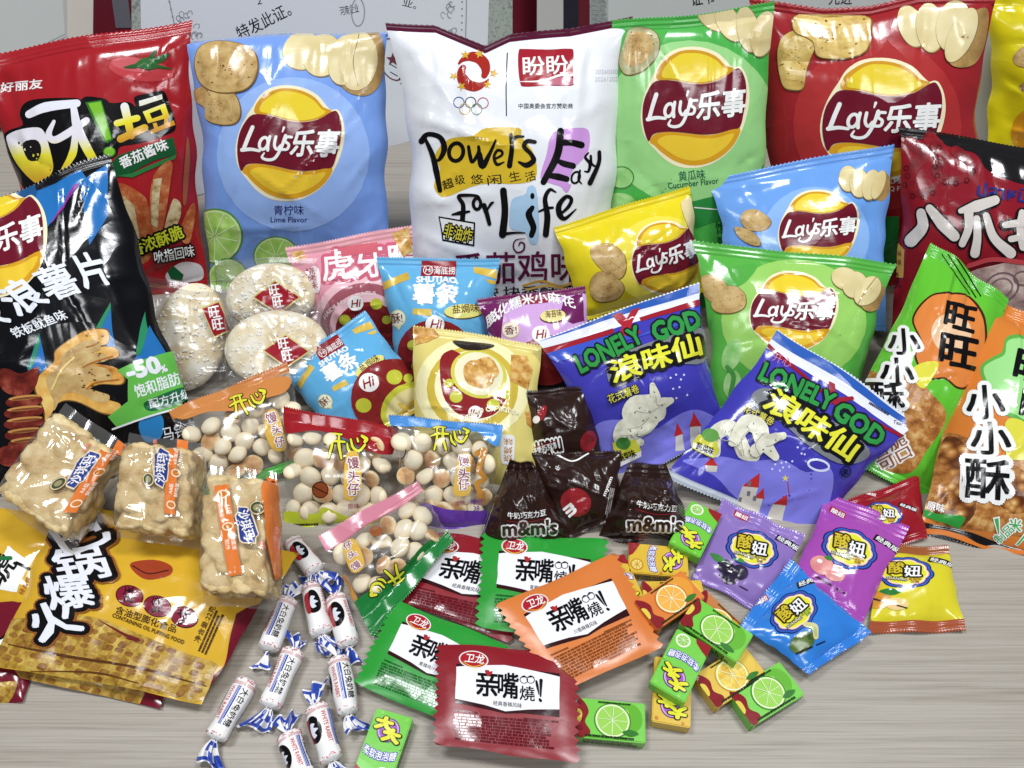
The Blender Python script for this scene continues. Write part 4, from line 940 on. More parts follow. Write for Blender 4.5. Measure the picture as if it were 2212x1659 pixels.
e = p.art('red_badge', [(blob([(1150, 330), (1180, 318), (1330, 322), (1480, 316), (1505, 340), (1500, 440), (1505, 530), (1485, 556), (1330, 556), (1190, 562), (1160, 540), (1146, 430)], 4), (166, 30, 44)), (line([(1155, 530), (1300, 525), (1420, 488), (1500, 490)], [4, 14, 16, 5]), WHT), (blob([(1300, 545), (1400, 505), (1500, 510), (1495, 550)], 4), (196, 110, 130))])
p.art('brand_lettering', [(txt("盼盼", (1180, 492), (1470, 480), 120, .035), WHT)], e)
p.art('sponsor_lettering', [(txt("中国奥委会官方赞助商", (1148, 704), (1500, 704), 34, .012), (30, 30, 36))])
p.art('date_print', [(txt("20260303", (1645, 480), (1795, 478), 28), (196, 196, 204)), (txt("20261202", (1643, 528), (1790, 526), 28), (196, 196, 204))])
p.art('colour_patch', [(blob([(700, 900), (850, 880), (940, 830), (1150, 830), (1170, 890), (1250, 1000), (1260, 1150), (1150, 1190), (900, 1195), (700, 1270), (640, 1270), (600, 1200), (640, 1100), (610, 1000)], 4), (212, 178, 36)), (blob([(1390, 850), (1500, 830), (1590, 835), (1610, 900), (1590, 1000), (1510, 1090), (1470, 1180), (1490, 1200), (1460, 1250), (1420, 1210), (1360, 1190), (1290, 1150), (1330, 1000), (1350, 900)], 4), (206, 150, 222)), (blob([(1110, 1290), (1190, 1260), (1210, 1210), (1260, 1220), (1280, 1400), (1275, 1560), (1230, 1580), (1190, 1510), (1100, 1480), (1090, 1400)], 4), (170, 206, 236))], each=1)
def st_(pts, w): return (line(pts, w), BLK)
pw = [st_([(520, 915), (560, 870), (640, 890), (668, 960), (640, 1030), (600, 1045)], [40, 30, 34, 40, 26, 10]), st_([(545, 900), (590, 1000), (615, 1100), (640, 1235)], [22, 34, 40, 30]),
      (ring(745, 985, 46, 58, 26, 10), BLK), st_([(825, 950), (835, 1010), (850, 1050), (890, 990), (890, 950)], [22, 26, 22, 26, 20]), st_([(895, 1000), (915, 1075), (960, 1000), (1000, 910)], [36, 44, 26, 14]),
      st_([(995, 1030), (1040, 1005), (1040, 980), (1010, 975), (990, 1020), (1010, 1065), (1055, 1050)], [16, 16, 18, 18, 20, 22, 8]), st_([(1098, 875), (1105, 960), (1090, 1075)], [26, 30, 36]), st_([(1100, 930), (1130, 890), (1180, 885)], [22, 24, 14]),
      st_([(1255, 920), (1205, 915), (1185, 950), (1230, 1000), (1245, 1040), (1200, 1070), (1150, 1050)], [24, 28, 30, 26, 36, 36, 14]),
      st_([(1420, 850), (1400, 1000), (1310, 1180)], [46, 50, 40]), st_([(1420, 925), (1490, 925), (1555, 940)], [40, 40, 44]), st_([(1400, 1040), (1440, 1060), (1500, 1075)], [26, 40, 40]), st_([(1330, 1135), (1400, 1145), (1460, 1160)], [30, 44, 38]),
      (ring(1518, 1150, 26, 38, 14, 20), BLK), st_([(1545, 1105), (1535, 1160), (1555, 1190)], [14, 14, 8]), st_([(1600, 990), (1580, 1020), (1610, 1060), (1600, 1110), (1575, 1110)], [10, 18, 22, 18, 8]), st_([(1615, 1010), (1620, 1060), (1650, 1080)], [16, 18, 10]), st_([(1670, 985), (1665, 1060), (1610, 1185)], [24, 26, 34])]
fl2 = [st_([(905, 1300), (880, 1270), (800, 1265), (760, 1275), (790, 1330), (785, 1430)], [10, 18, 22, 24, 30, 34]), st_([(720, 1390), (770, 1380), (830, 1370)], [12, 28, 14]), (ring(880, 1320, 24, 36, 22, 0), BLK), st_([(925, 1330), (945, 1390), (960, 1450)], [34, 30, 26]), st_([(945, 1360), (970, 1320), (985, 1310)], [12, 20, 12]),
       st_([(1050, 1235), (1060, 1370), (1045, 1520)], [44, 44, 48]), st_([(1045, 1518), (1110, 1508), (1190, 1508)], [24, 16, 8]), (ell(1238, 1270, 14, 20), BLK), st_([(1238, 1345), (1215, 1390), (1245, 1470), (1232, 1525)], [30, 44, 40, 34]), st_([(1390, 1245), (1350, 1230), (1320, 1290), (1335, 1400), (1325, 1520)], [10, 24, 30, 40, 40]), st_([(1280, 1370), (1330, 1350), (1370, 1345)], [12, 20, 16]),
       st_([(1405, 1400), (1470, 1340), (1490, 1290), (1455, 1275), (1410, 1330), (1415, 1390), (1450, 1415), (1520, 1355)], [14, 24, 24, 26, 36, 40, 26, 8])]
p.art('title_lettering', pw + fl2)
p.art('subtitle_lettering', [(txt(c, a, b, 62, .012), BLK) for c, a, b in (("超", (668, 1232), (735, 1208)), ("级", (742, 1200), (805, 1190)), ("悠", (842, 1195), (920, 1188)), ("闲", (950, 1200), (1040, 1190)), ("生", (1095, 1180), (1165, 1165)), ("活", (1198, 1180), (1265, 1165)))])
e = p.art('corner_badge', [(poly([(630, 1400), (868, 1440), (862, 1595), (655, 1560)]), BLK), (poly([(640, 1412), (858, 1450), (852, 1582), (664, 1550)]), WHT)])
p.art('badge_lettering', [(txt("非油炸", (660, 1535), (838, 1575), 92, .12), BLK), (txt("非油炸", (660, 1535), (838, 1575), 92, .03), (218, 206, 60))], e)
p.art('swirl_mark', [(line([(1150, 1590), (1160, 1570), (1185, 1580), (1180, 1620), (1140, 1635), (1115, 1600), (1130, 1555), (1190, 1545)], [8, 10, 12, 12, 12, 10, 8, 4]), (96, 22, 54))])
p.fr = crop(1, 1)
p.art('flavour_lettering', [(txt("番茄鸡味块", (730, 185), (1760, 165), 205, .03, .0), (96, 20, 60)), (txt("块香酥鸡块", (1050, 270), (1640, 255), 74, .035), (30, 18, 26)), (txt("一块", (830, 270), (1020, 272), 74, .035), (30, 18, 26))])
p.art('noodle_picture', [(line([(1180, 190), (1300, 160), (1420, 195), (1540, 150)], 16), (214, 164, 60)), (line([(1200, 215), (1330, 190), (1460, 215)], 14), (226, 184, 90))])

# ---- cucumber bag
p = PK['cucumber']; p.fr = IDENT
p.art('pale_disc', [(ell(1490, 265, 186, 178), (150, 212, 130)), (blob([(1305, 560), (1400, 470), (1560, 420), (1660, 420), (1655, 470), (1540, 480), (1420, 540), (1330, 640)]), (40, 140, 60))])
chip_emblem(p, (1500, 232), (116, -13), (10, 120))
p.fr = crop(2, 0)
p.art('potato_picture', slices([(190, 110, 70, 120, -50), (300, 150, 75, 130, -30), (420, 190, 70, 150, -10), (520, 220, 75, 150, 14)]))
p.fr = crop(1, 0)
p.art('chip_picture', chipshape([(1870, 190), (1960, 180), (2030, 210), (2060, 270), (2050, 350), (2000, 420), (1930, 470), (1840, 480), (1800, 400), (1830, 280)], food("printed_green_chip", [(0.3, (150, 140, 96)), (0.6, (186, 184, 140)), (0.8, (206, 208, 170))], 80, 'noise', 5, 0.22)), each=4)
p.art('cucumber_picture', [(ell(1815, 1150, 85, 75), CUKE), (ell(1800, 1320, 110, 70), CUKE), (ring(1815, 1150, 80, 70, 8), (60, 140, 60))])
p.fr = IDENT
p.art('flavour_lettering', [(txt("黄瓜味", (1467, 392), (1524, 386), 21, .02), (16, 96, 70)), (txt("Cucumber Flavor", (1444, 408), (1552, 396), 13, .01), (16, 96, 70)), (line([(1500, 448), (1560, 453), (1640, 456)], 2.5), WHT), (txt("饱和脂肪", (1546, 505), (1640, 500), 26, .02), (24, 84, 50)), (txt("配方升级", (1550, 535), (1640, 530), 24, .02), (24, 84, 50))])

# ---- red chip bag
p = PK['redchip']; p.fr = IDENT
p.art('pale_disc', [(ell(1895, 270, 182, 186), (178, 46, 46))])
chip_emblem(p, (1905, 258), (133, -6), (4, 122))
p.fr = crop(2, 0)
p.art('chip_picture', chipshape([(650, 240), (730, 200), (820, 220), (860, 290), (830, 370), (800, 460), (780, 570), (700, 580), (650, 550), (620, 430), (618, 320)]) + chipshape([(715, 130), (760, 100), (900, 95), (1080, 100), (1200, 120), (1218, 180), (1190, 320), (1100, 370), (980, 382), (870, 360), (840, 270), (730, 210)]), each=4)
p.art('potato_picture', slices([(1480, 170, 80, 140, -20), (1600, 180, 90, 160, -5), (1750, 170, 110, 170, 10)]) + [(blob([(1740, 250), (1850, 100), (1970, 60), (1960, 250), (1900, 400), (1800, 440), (1720, 400)]), SKIN)] + slices([(1800, 230, 80, 190, 25)]))
p.art('flavour_lettering', [(txt("炭烤味", (1310, 1195), (1470, 1180), 50, .02), WHT), (txt("BBQ Flavor", (1290, 1245), (1500, 1235), 34, .01), WHT)])
p.art('lower_panel', [(poly([(560, 1420), (1400, 1400), (1400, 1720), (560, 1740)]), (40, 140, 60))])

# ---- yellow bag at the corner
p = PK['yellowchip']; p.fr = crop(2, 0)
p.art('chip_picture', chipshape([(2140, 370), (2210, 300), (2300, 320), (2290, 420), (2180, 430)], CHIPTAN) + chipshape([(2180, 560), (2260, 510), (2300, 560), (2220, 600)], CHIPTAN), each=4)
p.art('emblem', [(blob([(2130, 840), (2180, 740), (2300, 690), (2400, 900), (2250, 960), (2150, 940)]), (220, 150, 24))])

# ---- black bag
p = PK['black']; p.fr = crop(0, 0)
BL, GRN = (34, 112, 186), (40, 140, 96)
p.art('blue_shards', [(poly([(0, 1320), (360, 1190), (520, 1100), (560, 1150), (300, 1480), (240, 1340), (0, 1290)]), BL), (poly([(520, 1180), (700, 1060), (700, 1400), (580, 1590)]), BL), (poly([(330, 1450), (480, 1200), (516, 1190), (345, 1440)]), (150, 40, 150)), (poly([(0, 1240), (220, 1170), (235, 1300), (60, 1310)]), (30, 84, 140))], each=1)
p.fr = crop(0, 1)
p.art('blue_shards', [(poly([(620, 470), (716, 300), (755, 620), (740, 640)]), BL), (poly([(620, 470), (716, 300), (718, 340), (650, 480)]), GRN), (poly([(175, 720), (255, 495), (310, 750), (240, 900)]), BL), (poly([(180, 720), (255, 495), (262, 560), (200, 760)]), GRN), (poly([(860, 700), (970, 450), (1080, 640), (1060, 760), (940, 820)]), BL), (poly([(880, 640), (940, 360), (960, 480), (910, 640)]), GRN), (blob([(900, 1080), (1000, 1010), (1060, 1060), (1040, 1180), (940, 1200)], 4), (40, 130, 200))], each=1)
chip_emblem(p, (-14, 524), (114, -40), (34, 104))
p.fr = crop(0, 0)
p.fr = crop(0, 1)
WH2 = (232, 236, 244)
p.art('title_lettering', [(txt("浪", (135, 400), (330, 300), 240, .06, -.35), WH2), (txt("薯", (335, 300), (545, 230), 225, .05, -.30), WH2), (txt("片", (560, 215), (735, 175), 225, .06, -.30), WH2), (txt("波", (-120, 480), (80, 425), 220, .06, -.35), WH2)])
p.art('flavour_lettering', [(txt("铁板鱿鱼味", (100, 535), (445, 405), 72, .04, -.25), WH2)])
p.art('squid_picture', chipshape([(350, 690), (360, 620), (430, 560), (560, 485), (680, 478), (705, 520), (690, 570), (610, 590), (720, 590), (765, 620), (750, 660), (600, 690), (740, 720), (800, 780), (780, 830), (640, 830), (570, 880), (700, 930), (780, 960), (760, 1020), (650, 1010), (500, 940), (380, 950), (300, 1090), (290, 1000), (230, 850), (260, 770)], SQUID) + [(line([(640, 560), (600, 580), (560, 590)], 9), (176, 104, 44)), (line([(730, 650), (600, 690), (540, 720)], 9), (176, 104, 44)), (line([(770, 800), (620, 820), (560, 860)], 9), (176, 104, 44)), (line([(480, 660), (400, 740), (340, 860)], 14), (238, 206, 130))])
gr = []
for k, (y, w) in enumerate(((940, 230), (1010, 250), (1080, 250), (1150, 240), (1210, 200))):
    gr += [(ell(160, y, w * .52, 44, -6), GRILLED), (ell(165, y - 24, w * .46, 15, -6), (204, 146, 76)), (ell(170, y - 20, w * .38, 7, -6), (130, 70, 40))]
p.art('grilled_squid_picture', [(blob([(0, 740), (60, 730), (140, 760), (250, 720), (240, 830), (180, 900), (80, 900), (10, 850)]), GRILLED)] + gr + [(blob([(10, 1240), (120, 1220), (230, 1250), (200, 1340), (60, 1360), (-20, 1320)]), GRILLED)])
e = p.art('green_panel', [(poly([(760, 740), (840, 700), (1110, 620), (1250, 860), (1150, 990), (760, 1110), (700, 1040), (830, 940), (830, 800)]), (96, 186, 72)), (line([(730, 1120), (960, 1040), (1180, 980)], 12), WH2), (blob([(930, 960), (990, 920), (1190, 850), (1230, 900), (1160, 960), (980, 1005)], 4), (26, 104, 64))])
p.art('panel_lettering', [(txt("-50", (840, 800), (1045, 750), 105, .055, -.1), WH2), (txt("%", (1048, 760), (1085, 745), 44, .04), WH2), (txt("饱和脂肪", (888, 920), (1170, 830), 84, .05), WH2), (txt("配方升级", (975, 990), (1240, 920), 64, .03), WH2), (txt("马铃薯", (1065, 1200), (1290, 1150), 88, .02), WH2)], e)

# ---- octopus bag
p = PK['octopus']; p.fr = crop(2, 0)
p.art('dark_corner', [(blob([(1560, 880), (1760, 960), (1900, 1000), (2000, 1120), (2300, 1200), (2400, 1000), (2300, 920), (1800, 900)], 4), (24, 22, 24))])
oc = [(line([(1470, 920), (1560, 1000), (1480, 1110), (1500, 1240), (1600, 1230), (1660, 1170)], [70, 90, 60, 50, 40, 20]), OCT), (line([(1600, 900), (1680, 1000), (1640, 1110), (1720, 1170), (1850, 1140), (1870, 1060), (1770, 980)], [90, 90, 60, 50, 50, 60, 70]), OCT)]
for (x, y) in [(1660, 960), (1640, 1020), (1635, 1080), (1650, 1140), (1700, 1180), (1770, 1190), (1840, 1170), (1880, 1110), (1440, 1200), (1490, 1270), (1560, 1275), (1620, 1250), (1450, 1090), (1460, 1140)]: oc.append((ring(x, y, 15, 15, 6, n=14), (70, 10, 18)))
p.art('octopus_picture', oc)
p.art('thai_lettering', [(txt("ปลาหมึก", (1905, 1270), (2300, 1325), 95, .03), (36, 40, 120))])
bc = []
for w, m in ((26, BLK), (0, (206, 198, 192))):
    bc += [(line([(1545, 1380), (1555, 1470), (1480, 1560)], [60 + w, 72 + w, 84 + w]), m), (line([(1600, 1350), (1680, 1450), (1760, 1530)], [50 + w, 76 + w, 70 + w]), m),
           (line([(1800, 1370), (1900, 1340), (2020, 1300)], [34 + w, 74 + w, 60 + w]), m), (line([(1850, 1370), (1850, 1480), (1810, 1580)], [60 + w, 50 + w, 44 + w]), m), (line([(1900, 1420), (1905, 1540), (1890, 1640)], [44 + w, 50 + w, 60 + w]), m), (line([(1960, 1400), (2010, 1540), (2120, 1640)], [44 + w, 56 + w, 70 + w]), m),
           (line([(2190, 1380), (2180, 1480), (2200, 1600)], [40 + w, 50 + w, 50 + w]), m), (line([(2080, 1460), (2180, 1450), (2280, 1470)], [40 + w, 50 + w, 40 + w]), m), (line([(2120, 1550), (2200, 1540), (2280, 1580)], [40 + w, 40 + w, 40 + w]), m)]
p.art('title_lettering', bc)
p.art('gold_mark', [(poly([(1390, 1560), (1440, 1620), (1430, 1800), (1360, 1800), (1360, 1620)]), (196, 150, 66)), (txt("口味", (1372, 1660), (1420, 1660), 34, .02), (120, 24, 30)), (txt("口味", (1372, 1720), (1420, 1720), 40, .02), (120, 24, 30))])
p.fr = crop(2, 1)
p.art('squid_ring_picture', [(blob([(1840, 120), (2000, 60), (2240, 50), (2260, 330), (2000, 330), (1900, 240)], 4), SQUIDRING), (ring(2060, 200, 110, 90, 14, -20), (120, 96, 100)), (ring(2060, 200, 70, 56, 10, -20), (130, 104, 106)), (ring(2200, 140, 60, 44, 10), (120, 96, 100)), (line([(1850, 60), (2000, 20), (2200, 40)], 30), (180, 60, 66))])
p.art('side_lettering', [(txt("烤\n鱿", (1345, 215), (1420, 200), 100, .03), (76, 12, 20))])

# ---- pink bag
p = PK['pink']; p.fr = IDENT
p.art('pale_disc', [(ell(790, 700, 112, 108), (240, 190, 200)), (ring(790, 705, 88, 84, 20, 0, 170, 372), (170, 90, 104))])
for s_, x0, y0, x1, y1, h_ in (("HAIDILAO", 704, 690, 748, 654, 9), ("HUYACUI", 754, 651, 812, 638, 9)):
    p.art('curved_lettering', [(txt(s_, (x0, y0), (x1, y1), h_, .02, arc=5), (240, 224, 224))])
p.art('title_lettering', [(txt("虎牙脆", (700, 608), (905, 590), 66, .12), (206, 96, 120)), (txt("虎牙脆", (700, 608), (905, 590), 66, .04), (244, 232, 234))])
p.art('flavour_badge', [(blob([(664, 590), (680, 575), (692, 590), (692, 625), (682, 633), (668, 620)], 4), (240, 224, 226)), (txt("烧\n烤\n味", (669, 626), (688, 622), 46, .02), (160, 50, 60))])
p.art('brand_badge', [(poly([(735, 534), (815, 524), (818, 545), (738, 556)]), (206, 96, 110))])
p.art('crisp_picture', [(poly([(845, 505), (882, 490), (890, 545), (870, 555)]), CRISP), (poly([(628, 545), (655, 540), (660, 560), (640, 566)]), CRISP)], each=1)
def spotted_hood(p, cx, cy, rx, ry, badge, spots, rot=0, extra=()):
    it = [(ell(cx, cy, rx, ry, rot), (136, 34, 36))]
    it += [(ell(x, y, r, r * .92), (196, 200, 56)) for x, y, r in spots]
    e = p.art('red_hood_picture', it + list(extra))
    x, y, r, a = badge
    if e is not None:
        p.art('round_badge', [(ell(x, y, r * 1.08, r), (240, 238, 236)), (txt("Hi", (x - r * .55 * math.cos(a) , y + r * .5 - r * .55 * math.sin(a)), (x + r * .6 * math.cos(a), y + r * .5 + r * .6 * math.sin(a)), r * 1.0, .02, .25), (150, 30, 36))], e)
spotted_hood(p, 795, 712, 70, 60, (768, 655, 16, -.15), [(813, 656, 13), (745, 690, 12), (835, 690, 10)])
# ---- upright fries bag
p = PK['fries']; p.fr = crop(1, 1)
FRY = food("printed_fry", [(0.3, (196, 160, 52)), (0.7, (224, 196, 92))], 60, 'noise', 2, 0.22)
def fries_front(p, M, tilt=False):
    f0 = p.fr; f1 = p.fr; p.fr = M
    e = p.art('brand_badge', [(poly([(520, 30), (745, 32), (740, 135), (515, 130)]), (150, 26, 36)), (ring(563, 93, 30, 28, 5), WHT), (txt("Hi", (545, 108), (582, 106), 30, .01, .2), WHT)])
    if e is not None: p.art('brand_lettering', [(txt("海底捞", (600, 120), (738, 122), 50, .03), WHT)], e)
    p.art('title_lettering', [(txt("SHUTIAO", (488, 172), (745, 178), 36, .05, arc=6), WHT), (txt("薯条", (465, 308), (752, 308), 128, .07), WHT)])
    p.art('fry_picture', [(poly([(258, 180), (430, 105), (445, 150), (265, 228)]), FRY), (poly([(855, 70), (1010, 90), (1005, 150), (860, 110)]), FRY), (poly([(465, 340), (588, 345), (582, 390), (462, 378)]), FRY), (poly([(930, 150), (1000, 160), (1000, 185), (960, 180)]), FRY)], each=1)
    e = p.art('flavour_badge', [(ell(795, 365, 130, 46, -3), (96, 50, 30)), (ell(795, 357, 128, 46, -3), (222, 218, 120))])
    if e is not None: p.art('flavour_lettering', [(txt("盐焗味", (722, 375), (890, 362), 56, .02), (96, 44, 24))], e)
    e = p.art('speech_badge', [(ell(365, 405, 52, 56), (230, 226, 150)), (poly([(350, 450), (395, 445), (375, 480)]), (230, 226, 150)), (ell(365, 405, 46, 50), (240, 238, 214))])
    if e is not None: p.art('speech_lettering', [(txt("酥!", (328, 440), (402, 432), 66, .02), (110, 50, 30))], e)
    p.fr = f1
fries_front(p, crop(1, 1))
p.fr = IDENT
spotted_hood(p, 940, 762, 80, 72, (940, 700, 19, .0), [(985, 745, 14), (893, 745, 12), (905, 790, 16)])
# ---- tipped fries bag: the same print, laid from seal to seal
p = PK['friestilt']
def tip(q):
    q = np.asarray(q, float); u = (q[:, :1] - 230) / (1020 - 230); v = (q[:, 1:2] - 20) / 800.0
    TL, TR, BR, BL_ = (np.array(v_, float) for v_ in ((610, 797), (788, 676), (940, 868), (735, 985)))
    return TL * (1 - u) * (1 - v) + TR * u * (1 - v) + BR * u * v + BL_ * (1 - u) * v
fries_front(p, tip)
p.fr = IDENT
spotted_hood(p, 850, 860, 92, 84, (797, 826, 20, -.4), [(851, 815, 17), (785, 875, 17), (880, 818, 10)], 0, [(ell(880, 880, 62, 50, -35), (196, 200, 56)), (ell(884, 886, 54, 44, -35), (226, 214, 150)), (line([(860, 900), (890, 868)], 10, straight=True), FRY), (line([(872, 914), (906, 880)], 10, straight=True), FRY), (line([(862, 872), (900, 900)], 9, straight=True), FRY)])
# ---- purple bag
p = PK['purple']; p.fr = crop(1, 1)
p.art('dark_border', [(poly([(870, 370), (990, 280), (1060, 300), (1030, 560), (940, 480)]), (112, 32, 92)), (poly([(1440, 290), (1560, 230), (1575, 420), (1500, 440), (1410, 400)]), (112, 32, 92)), (poly([(1150, 270), (1340, 245), (1350, 300), (1150, 320)]), (150, 34, 60))])
p.art('title_lettering', [(txt("膨化糯米小麻花", (950, 470), (1520, 345), 74, .05, arc=95), WHT)])
e = p.art('flavour_badge', [(ell(1370, 395, 84, 42, -4), (96, 50, 30)), (ell(1370, 388, 82, 40, -4), (226, 214, 140))])
p.art('flavour_lettering', [(txt("海苔味", (1325, 405), (1430, 392), 46, .02), (96, 44, 24))], e)
e = p.art('speech_badge', [(ell(1098, 480, 56, 52), (226, 214, 140)), (ell(1098, 480, 50, 46), (240, 228, 214))])
p.art('speech_lettering', [(txt("香!", (1062, 512), (1140, 505), 56, .02), (110, 50, 30))], e)
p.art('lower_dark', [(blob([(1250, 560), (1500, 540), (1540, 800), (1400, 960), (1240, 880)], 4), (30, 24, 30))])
p.fr = IDENT
spotted_hood(p, 1180, 780, 66, 52, (1168, 722, 18, -.1), [(1215, 745, 11)])
# ---- small yellow chip bag
p = PK['yellow']; p.fr = IDENT
p.art('pale_disc', [(ell(1425, 560, 105, 92, -15), (234, 218, 70))])
chip_emblem(p, (1438, 556), (74, -25), (22, 70))
p.fr = crop(1, 0)
p.art('chip_picture', chipshape([(1630, 1600), (1740, 1580), (1830, 1650), (1840, 1760), (1780, 1810), (1680, 1740), (1620, 1660)], CHIPTAN), each=4)
p.fr = crop(1, 1)
p.art('chip_picture', chipshape([(1620, 150), (1680, 100), (1780, 140), (1830, 200), (1790, 270), (1680, 295), (1620, 250)], CHIPTAN), each=4)
p.fr = IDENT
p.art('potato_picture', [(blob([(1470, 440), (1500, 430), (1515, 470), (1512, 520), (1490, 500)], 4), POTATO)])
# ---- small blue chip bag
p = PK['blue']; p.fr = crop(2, 0)
p.art('pale_disc', [(ell(860, 1540, 350, 330), (136, 180, 240))])
chip_emblem(p, (1767, 495), (87, -9), (6, 78))
p.art('potato_picture', slices([(1070, 1160, 60, 82, 0), (1140, 1190, 62, 90, 0)]) + [(ell(1290, 1210, 56, 95, 10), SKIN)] + slices([(1215, 1200, 55, 98, 14), (1262, 1200, 36, 96, 20)]))
p.art('chip_picture', chipshape([(400, 1370), (480, 1360), (570, 1430), (530, 1490), (430, 1490), (375, 1430)], CHIPTAN) + chipshape([(340, 1470), (430, 1490), (490, 1540), (500, 1590), (430, 1580), (360, 1530)], CHIPTAN), each=4)
# ---- small green chip bag
p = PK['green']; p.fr = crop(2, 1)
p.art('pale_disc', [(ell(720, 420, 470, 400), (150, 206, 96)), (blob([(240, 110), (330, 70), (480, 60), (420, 160), (330, 220), (240, 300), (180, 480), (150, 700), (110, 640), (100, 300)], 4), (78, 170, 62))])
chip_emblem(p, (1713, 673), (95, 0), (2, 80))
p.art('chip_picture', chipshape([(120, 140), (200, 125), (280, 180), (285, 260), (200, 300), (130, 240)], CHIPTAN) + chipshape([(250, 220), (330, 195), (400, 250), (400, 330), (320, 370), (220, 360), (190, 300)], CHIPTAN), each=4)
p.art('potato_picture', slices([(1050, 150, 90, 70, 20), (1110, 190, 80, 85, 20)]) + [(ell(1220, 260, 80, 105, 20), SKIN)] + slices([(1190, 230, 72, 105, 40)]) + [(line([(1250, 140), (1180, 230), (1130, 310)], 5), (150, 124, 76))])
p.art('cucumber_picture', [(ell(320, 640, 60, 110, 20), CUKE), (ell(320, 830, 55, 90, 10), CUKE), (line([(290, 720), (330, 780), (310, 900)], 30), (70, 150, 66))])
# ---- long rice puff bags
p = PK['ricegreen']; p.fr = crop(2, 1)
e = p.art('orange_badge', [(blob([(1500, 370), (1560, 290), (1640, 240), (1760, 240), (1860, 260), (1960, 400), (1960, 640), (1860, 840), (1780, 860), (1700, 800), (1610, 800), (1540, 740), (1500, 640), (1540, 560), (1490, 440)], 4), (70, 26, 20)), (blob([(1512, 376), (1568, 300), (1642, 252), (1760, 252), (1850, 270), (1945, 410), (1945, 630), (1850, 825), (1780, 846), (1704, 788), (1612, 788), (1550, 735), (1514, 640), (1552, 560), (1502, 440)], 4), (222, 128, 56)), (ell(1740, 500, 130, 130), (232, 190, 150))])
p.art('brand_lettering', [(txt("旺", (1690, 450), (1880, 500), 160, .07, -.1), BLK), (txt("旺", (1660, 690), (1890, 740), 190, .07, -.1), BLK)], e)
def brushy(chars, off=.05):
    it = []
    for o, m in ((off + .09, WHT), (off, BLK)):
        for c, a, b, h in chars: it.append((txt(c, a, b, h, o, -.05), m))
    return it
p.art('rice_picture', [(blob([(1060, 860), (1090, 780), (1180, 740), (1260, 760), (1290, 830), (1250, 900), (1160, 930), (1080, 920)], 4), RICEN), (blob([(1170, 930), (1300, 800), (1480, 770), (1620, 900), (1700, 1000), (1690, 1100), (1580, 1260), (1480, 1400), (1300, 1380), (1180, 1250), (1140, 1080)], 4), RICEN), (blob([(1560, 860), (1660, 700), (1560, 690), (1480, 750)], 4), (222, 216, 60))])
p.art('title_lettering', brushy([("小", (1340, 640), (1540, 640), 165), ("小", (1290, 840), (1500, 840), 175), ("酥", (1200, 1010), (1440, 1010), 190)]))
p.art('burst_lettering', [(txt("香脆\n可口", (1290, 1400), (1500, 1290), 170, .12), WHT), (txt("香脆\n可口", (1290, 1400), (1500, 1290), 170, .03), (150, 84, 40))])
p.art('dark_stripes', [(line([(1760, -10), (1840, 110), (1930, 260)], 9), BLK), (line([(1720, -10), (1810, 130), (1900, 270)], 7), BLK), (line([(1680, -10), (1780, 140), (1860, 250)], 5), BLK)])
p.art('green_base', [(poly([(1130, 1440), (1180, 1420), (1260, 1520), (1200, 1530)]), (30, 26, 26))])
p = PK['riceorange']; p.fr = crop(2, 1)
p.art('rice_picture', [(blob([(1530, 1400), (1620, 1260), (1700, 1150), (1850, 1180), (1990, 1290), (2150, 1330), (2420, 1330), (2420, 1800), (1960, 1780), (1640, 1730), (1560, 1600)], 4), RICEN), (blob([(1620, 1600), (1700, 1480), (1850, 1500), (1900, 1640), (1800, 1760), (1660, 1720)], 4), RICE), (blob([(2000, 1450), (2150, 1380), (2300, 1450), (2300, 1620), (2100, 1660)], 4), RICE), (blob([(1700, 1180), (1800, 1190), (1850, 1300), (1760, 1400), (1660, 1340)], 4), RICE)])
e = p.art('pale_green_badge', [(blob([(2090, 540), (2140, 510), (2220, 520), (2400, 560), (2400, 1150), (2160, 1060), (2050, 1000), (1960, 840), (1930, 720), (2000, 660), (2070, 620)], 4), (88, 170, 66)), (blob([(2100, 560), (2150, 535), (2220, 540), (2400, 590), (2400, 1120), (2160, 1030), (2060, 980), (1980, 830), (1950, 730), (2010, 680), (2085, 640)], 4), (150, 216, 130))])
p.art('brand_lettering', [(txt("旺", (2140, 790), (2380, 840), 190, .07), BLK), (txt("旺", (2180, 1040), (2420, 1080), 180, .07), BLK)], e)
p.art('yellow_patch', [(blob([(2090, 1080), (2180, 1060), (2260, 1140), (2260, 1300), (2100, 1300)], 4), (216, 210, 60))])
p.art('title_lettering', brushy([("小", (1850, 1060), (2090, 1055), 215), ("小", (1875, 1285), (2125, 1285), 205), ("酥", (1830, 1560), (2110, 1580), 250)]))
p.fr = crop(2, 2)
e = p.art('green_flag', [(poly([(1560, -20), (1640, 10), (1800, 20), (1835, 40), (1790, 110), (1690, 70), (1560, 30)]), (44, 150, 56))])
p.fr = crop(2, 1)
p.art('flag_lettering', [(txt("原味", (1580, 1640), (1690, 1665), 54, .06), WHT)], e)
p.fr = crop(2, 2)
p.art('burst_lettering', [(txt("米", (2105, 120), (2190, 130), 80, .10), WHT), (txt("米", (2105, 120), (2190, 130), 80, .03), (60, 170, 80)), (txt("制品", (2050, 210), (2150, 120), 66, .09), WHT), (txt("制品", (2050, 210), (2150, 120), 66, .02), (60, 170, 80))] + [(poly(q), m) for q, m in (([(2005, 35), (2050, 25), (2055, 150), (2040, 155)], WHT), ([(2015, 42), (2042, 36), (2048, 138), (2042, 140)], (60, 170, 80)), ([(2150, 210), (2215, 130), (2225, 160), (2170, 220)], WHT), ([(2160, 208), (2212, 145), (2216, 160), (2172, 212)], (60, 170, 80)))])
p.art('orange_band', [(line([(1560, 125), (1690, 135), (1820, 175), (1950, 235), (2240, 265)], 34), (206, 112, 40))])
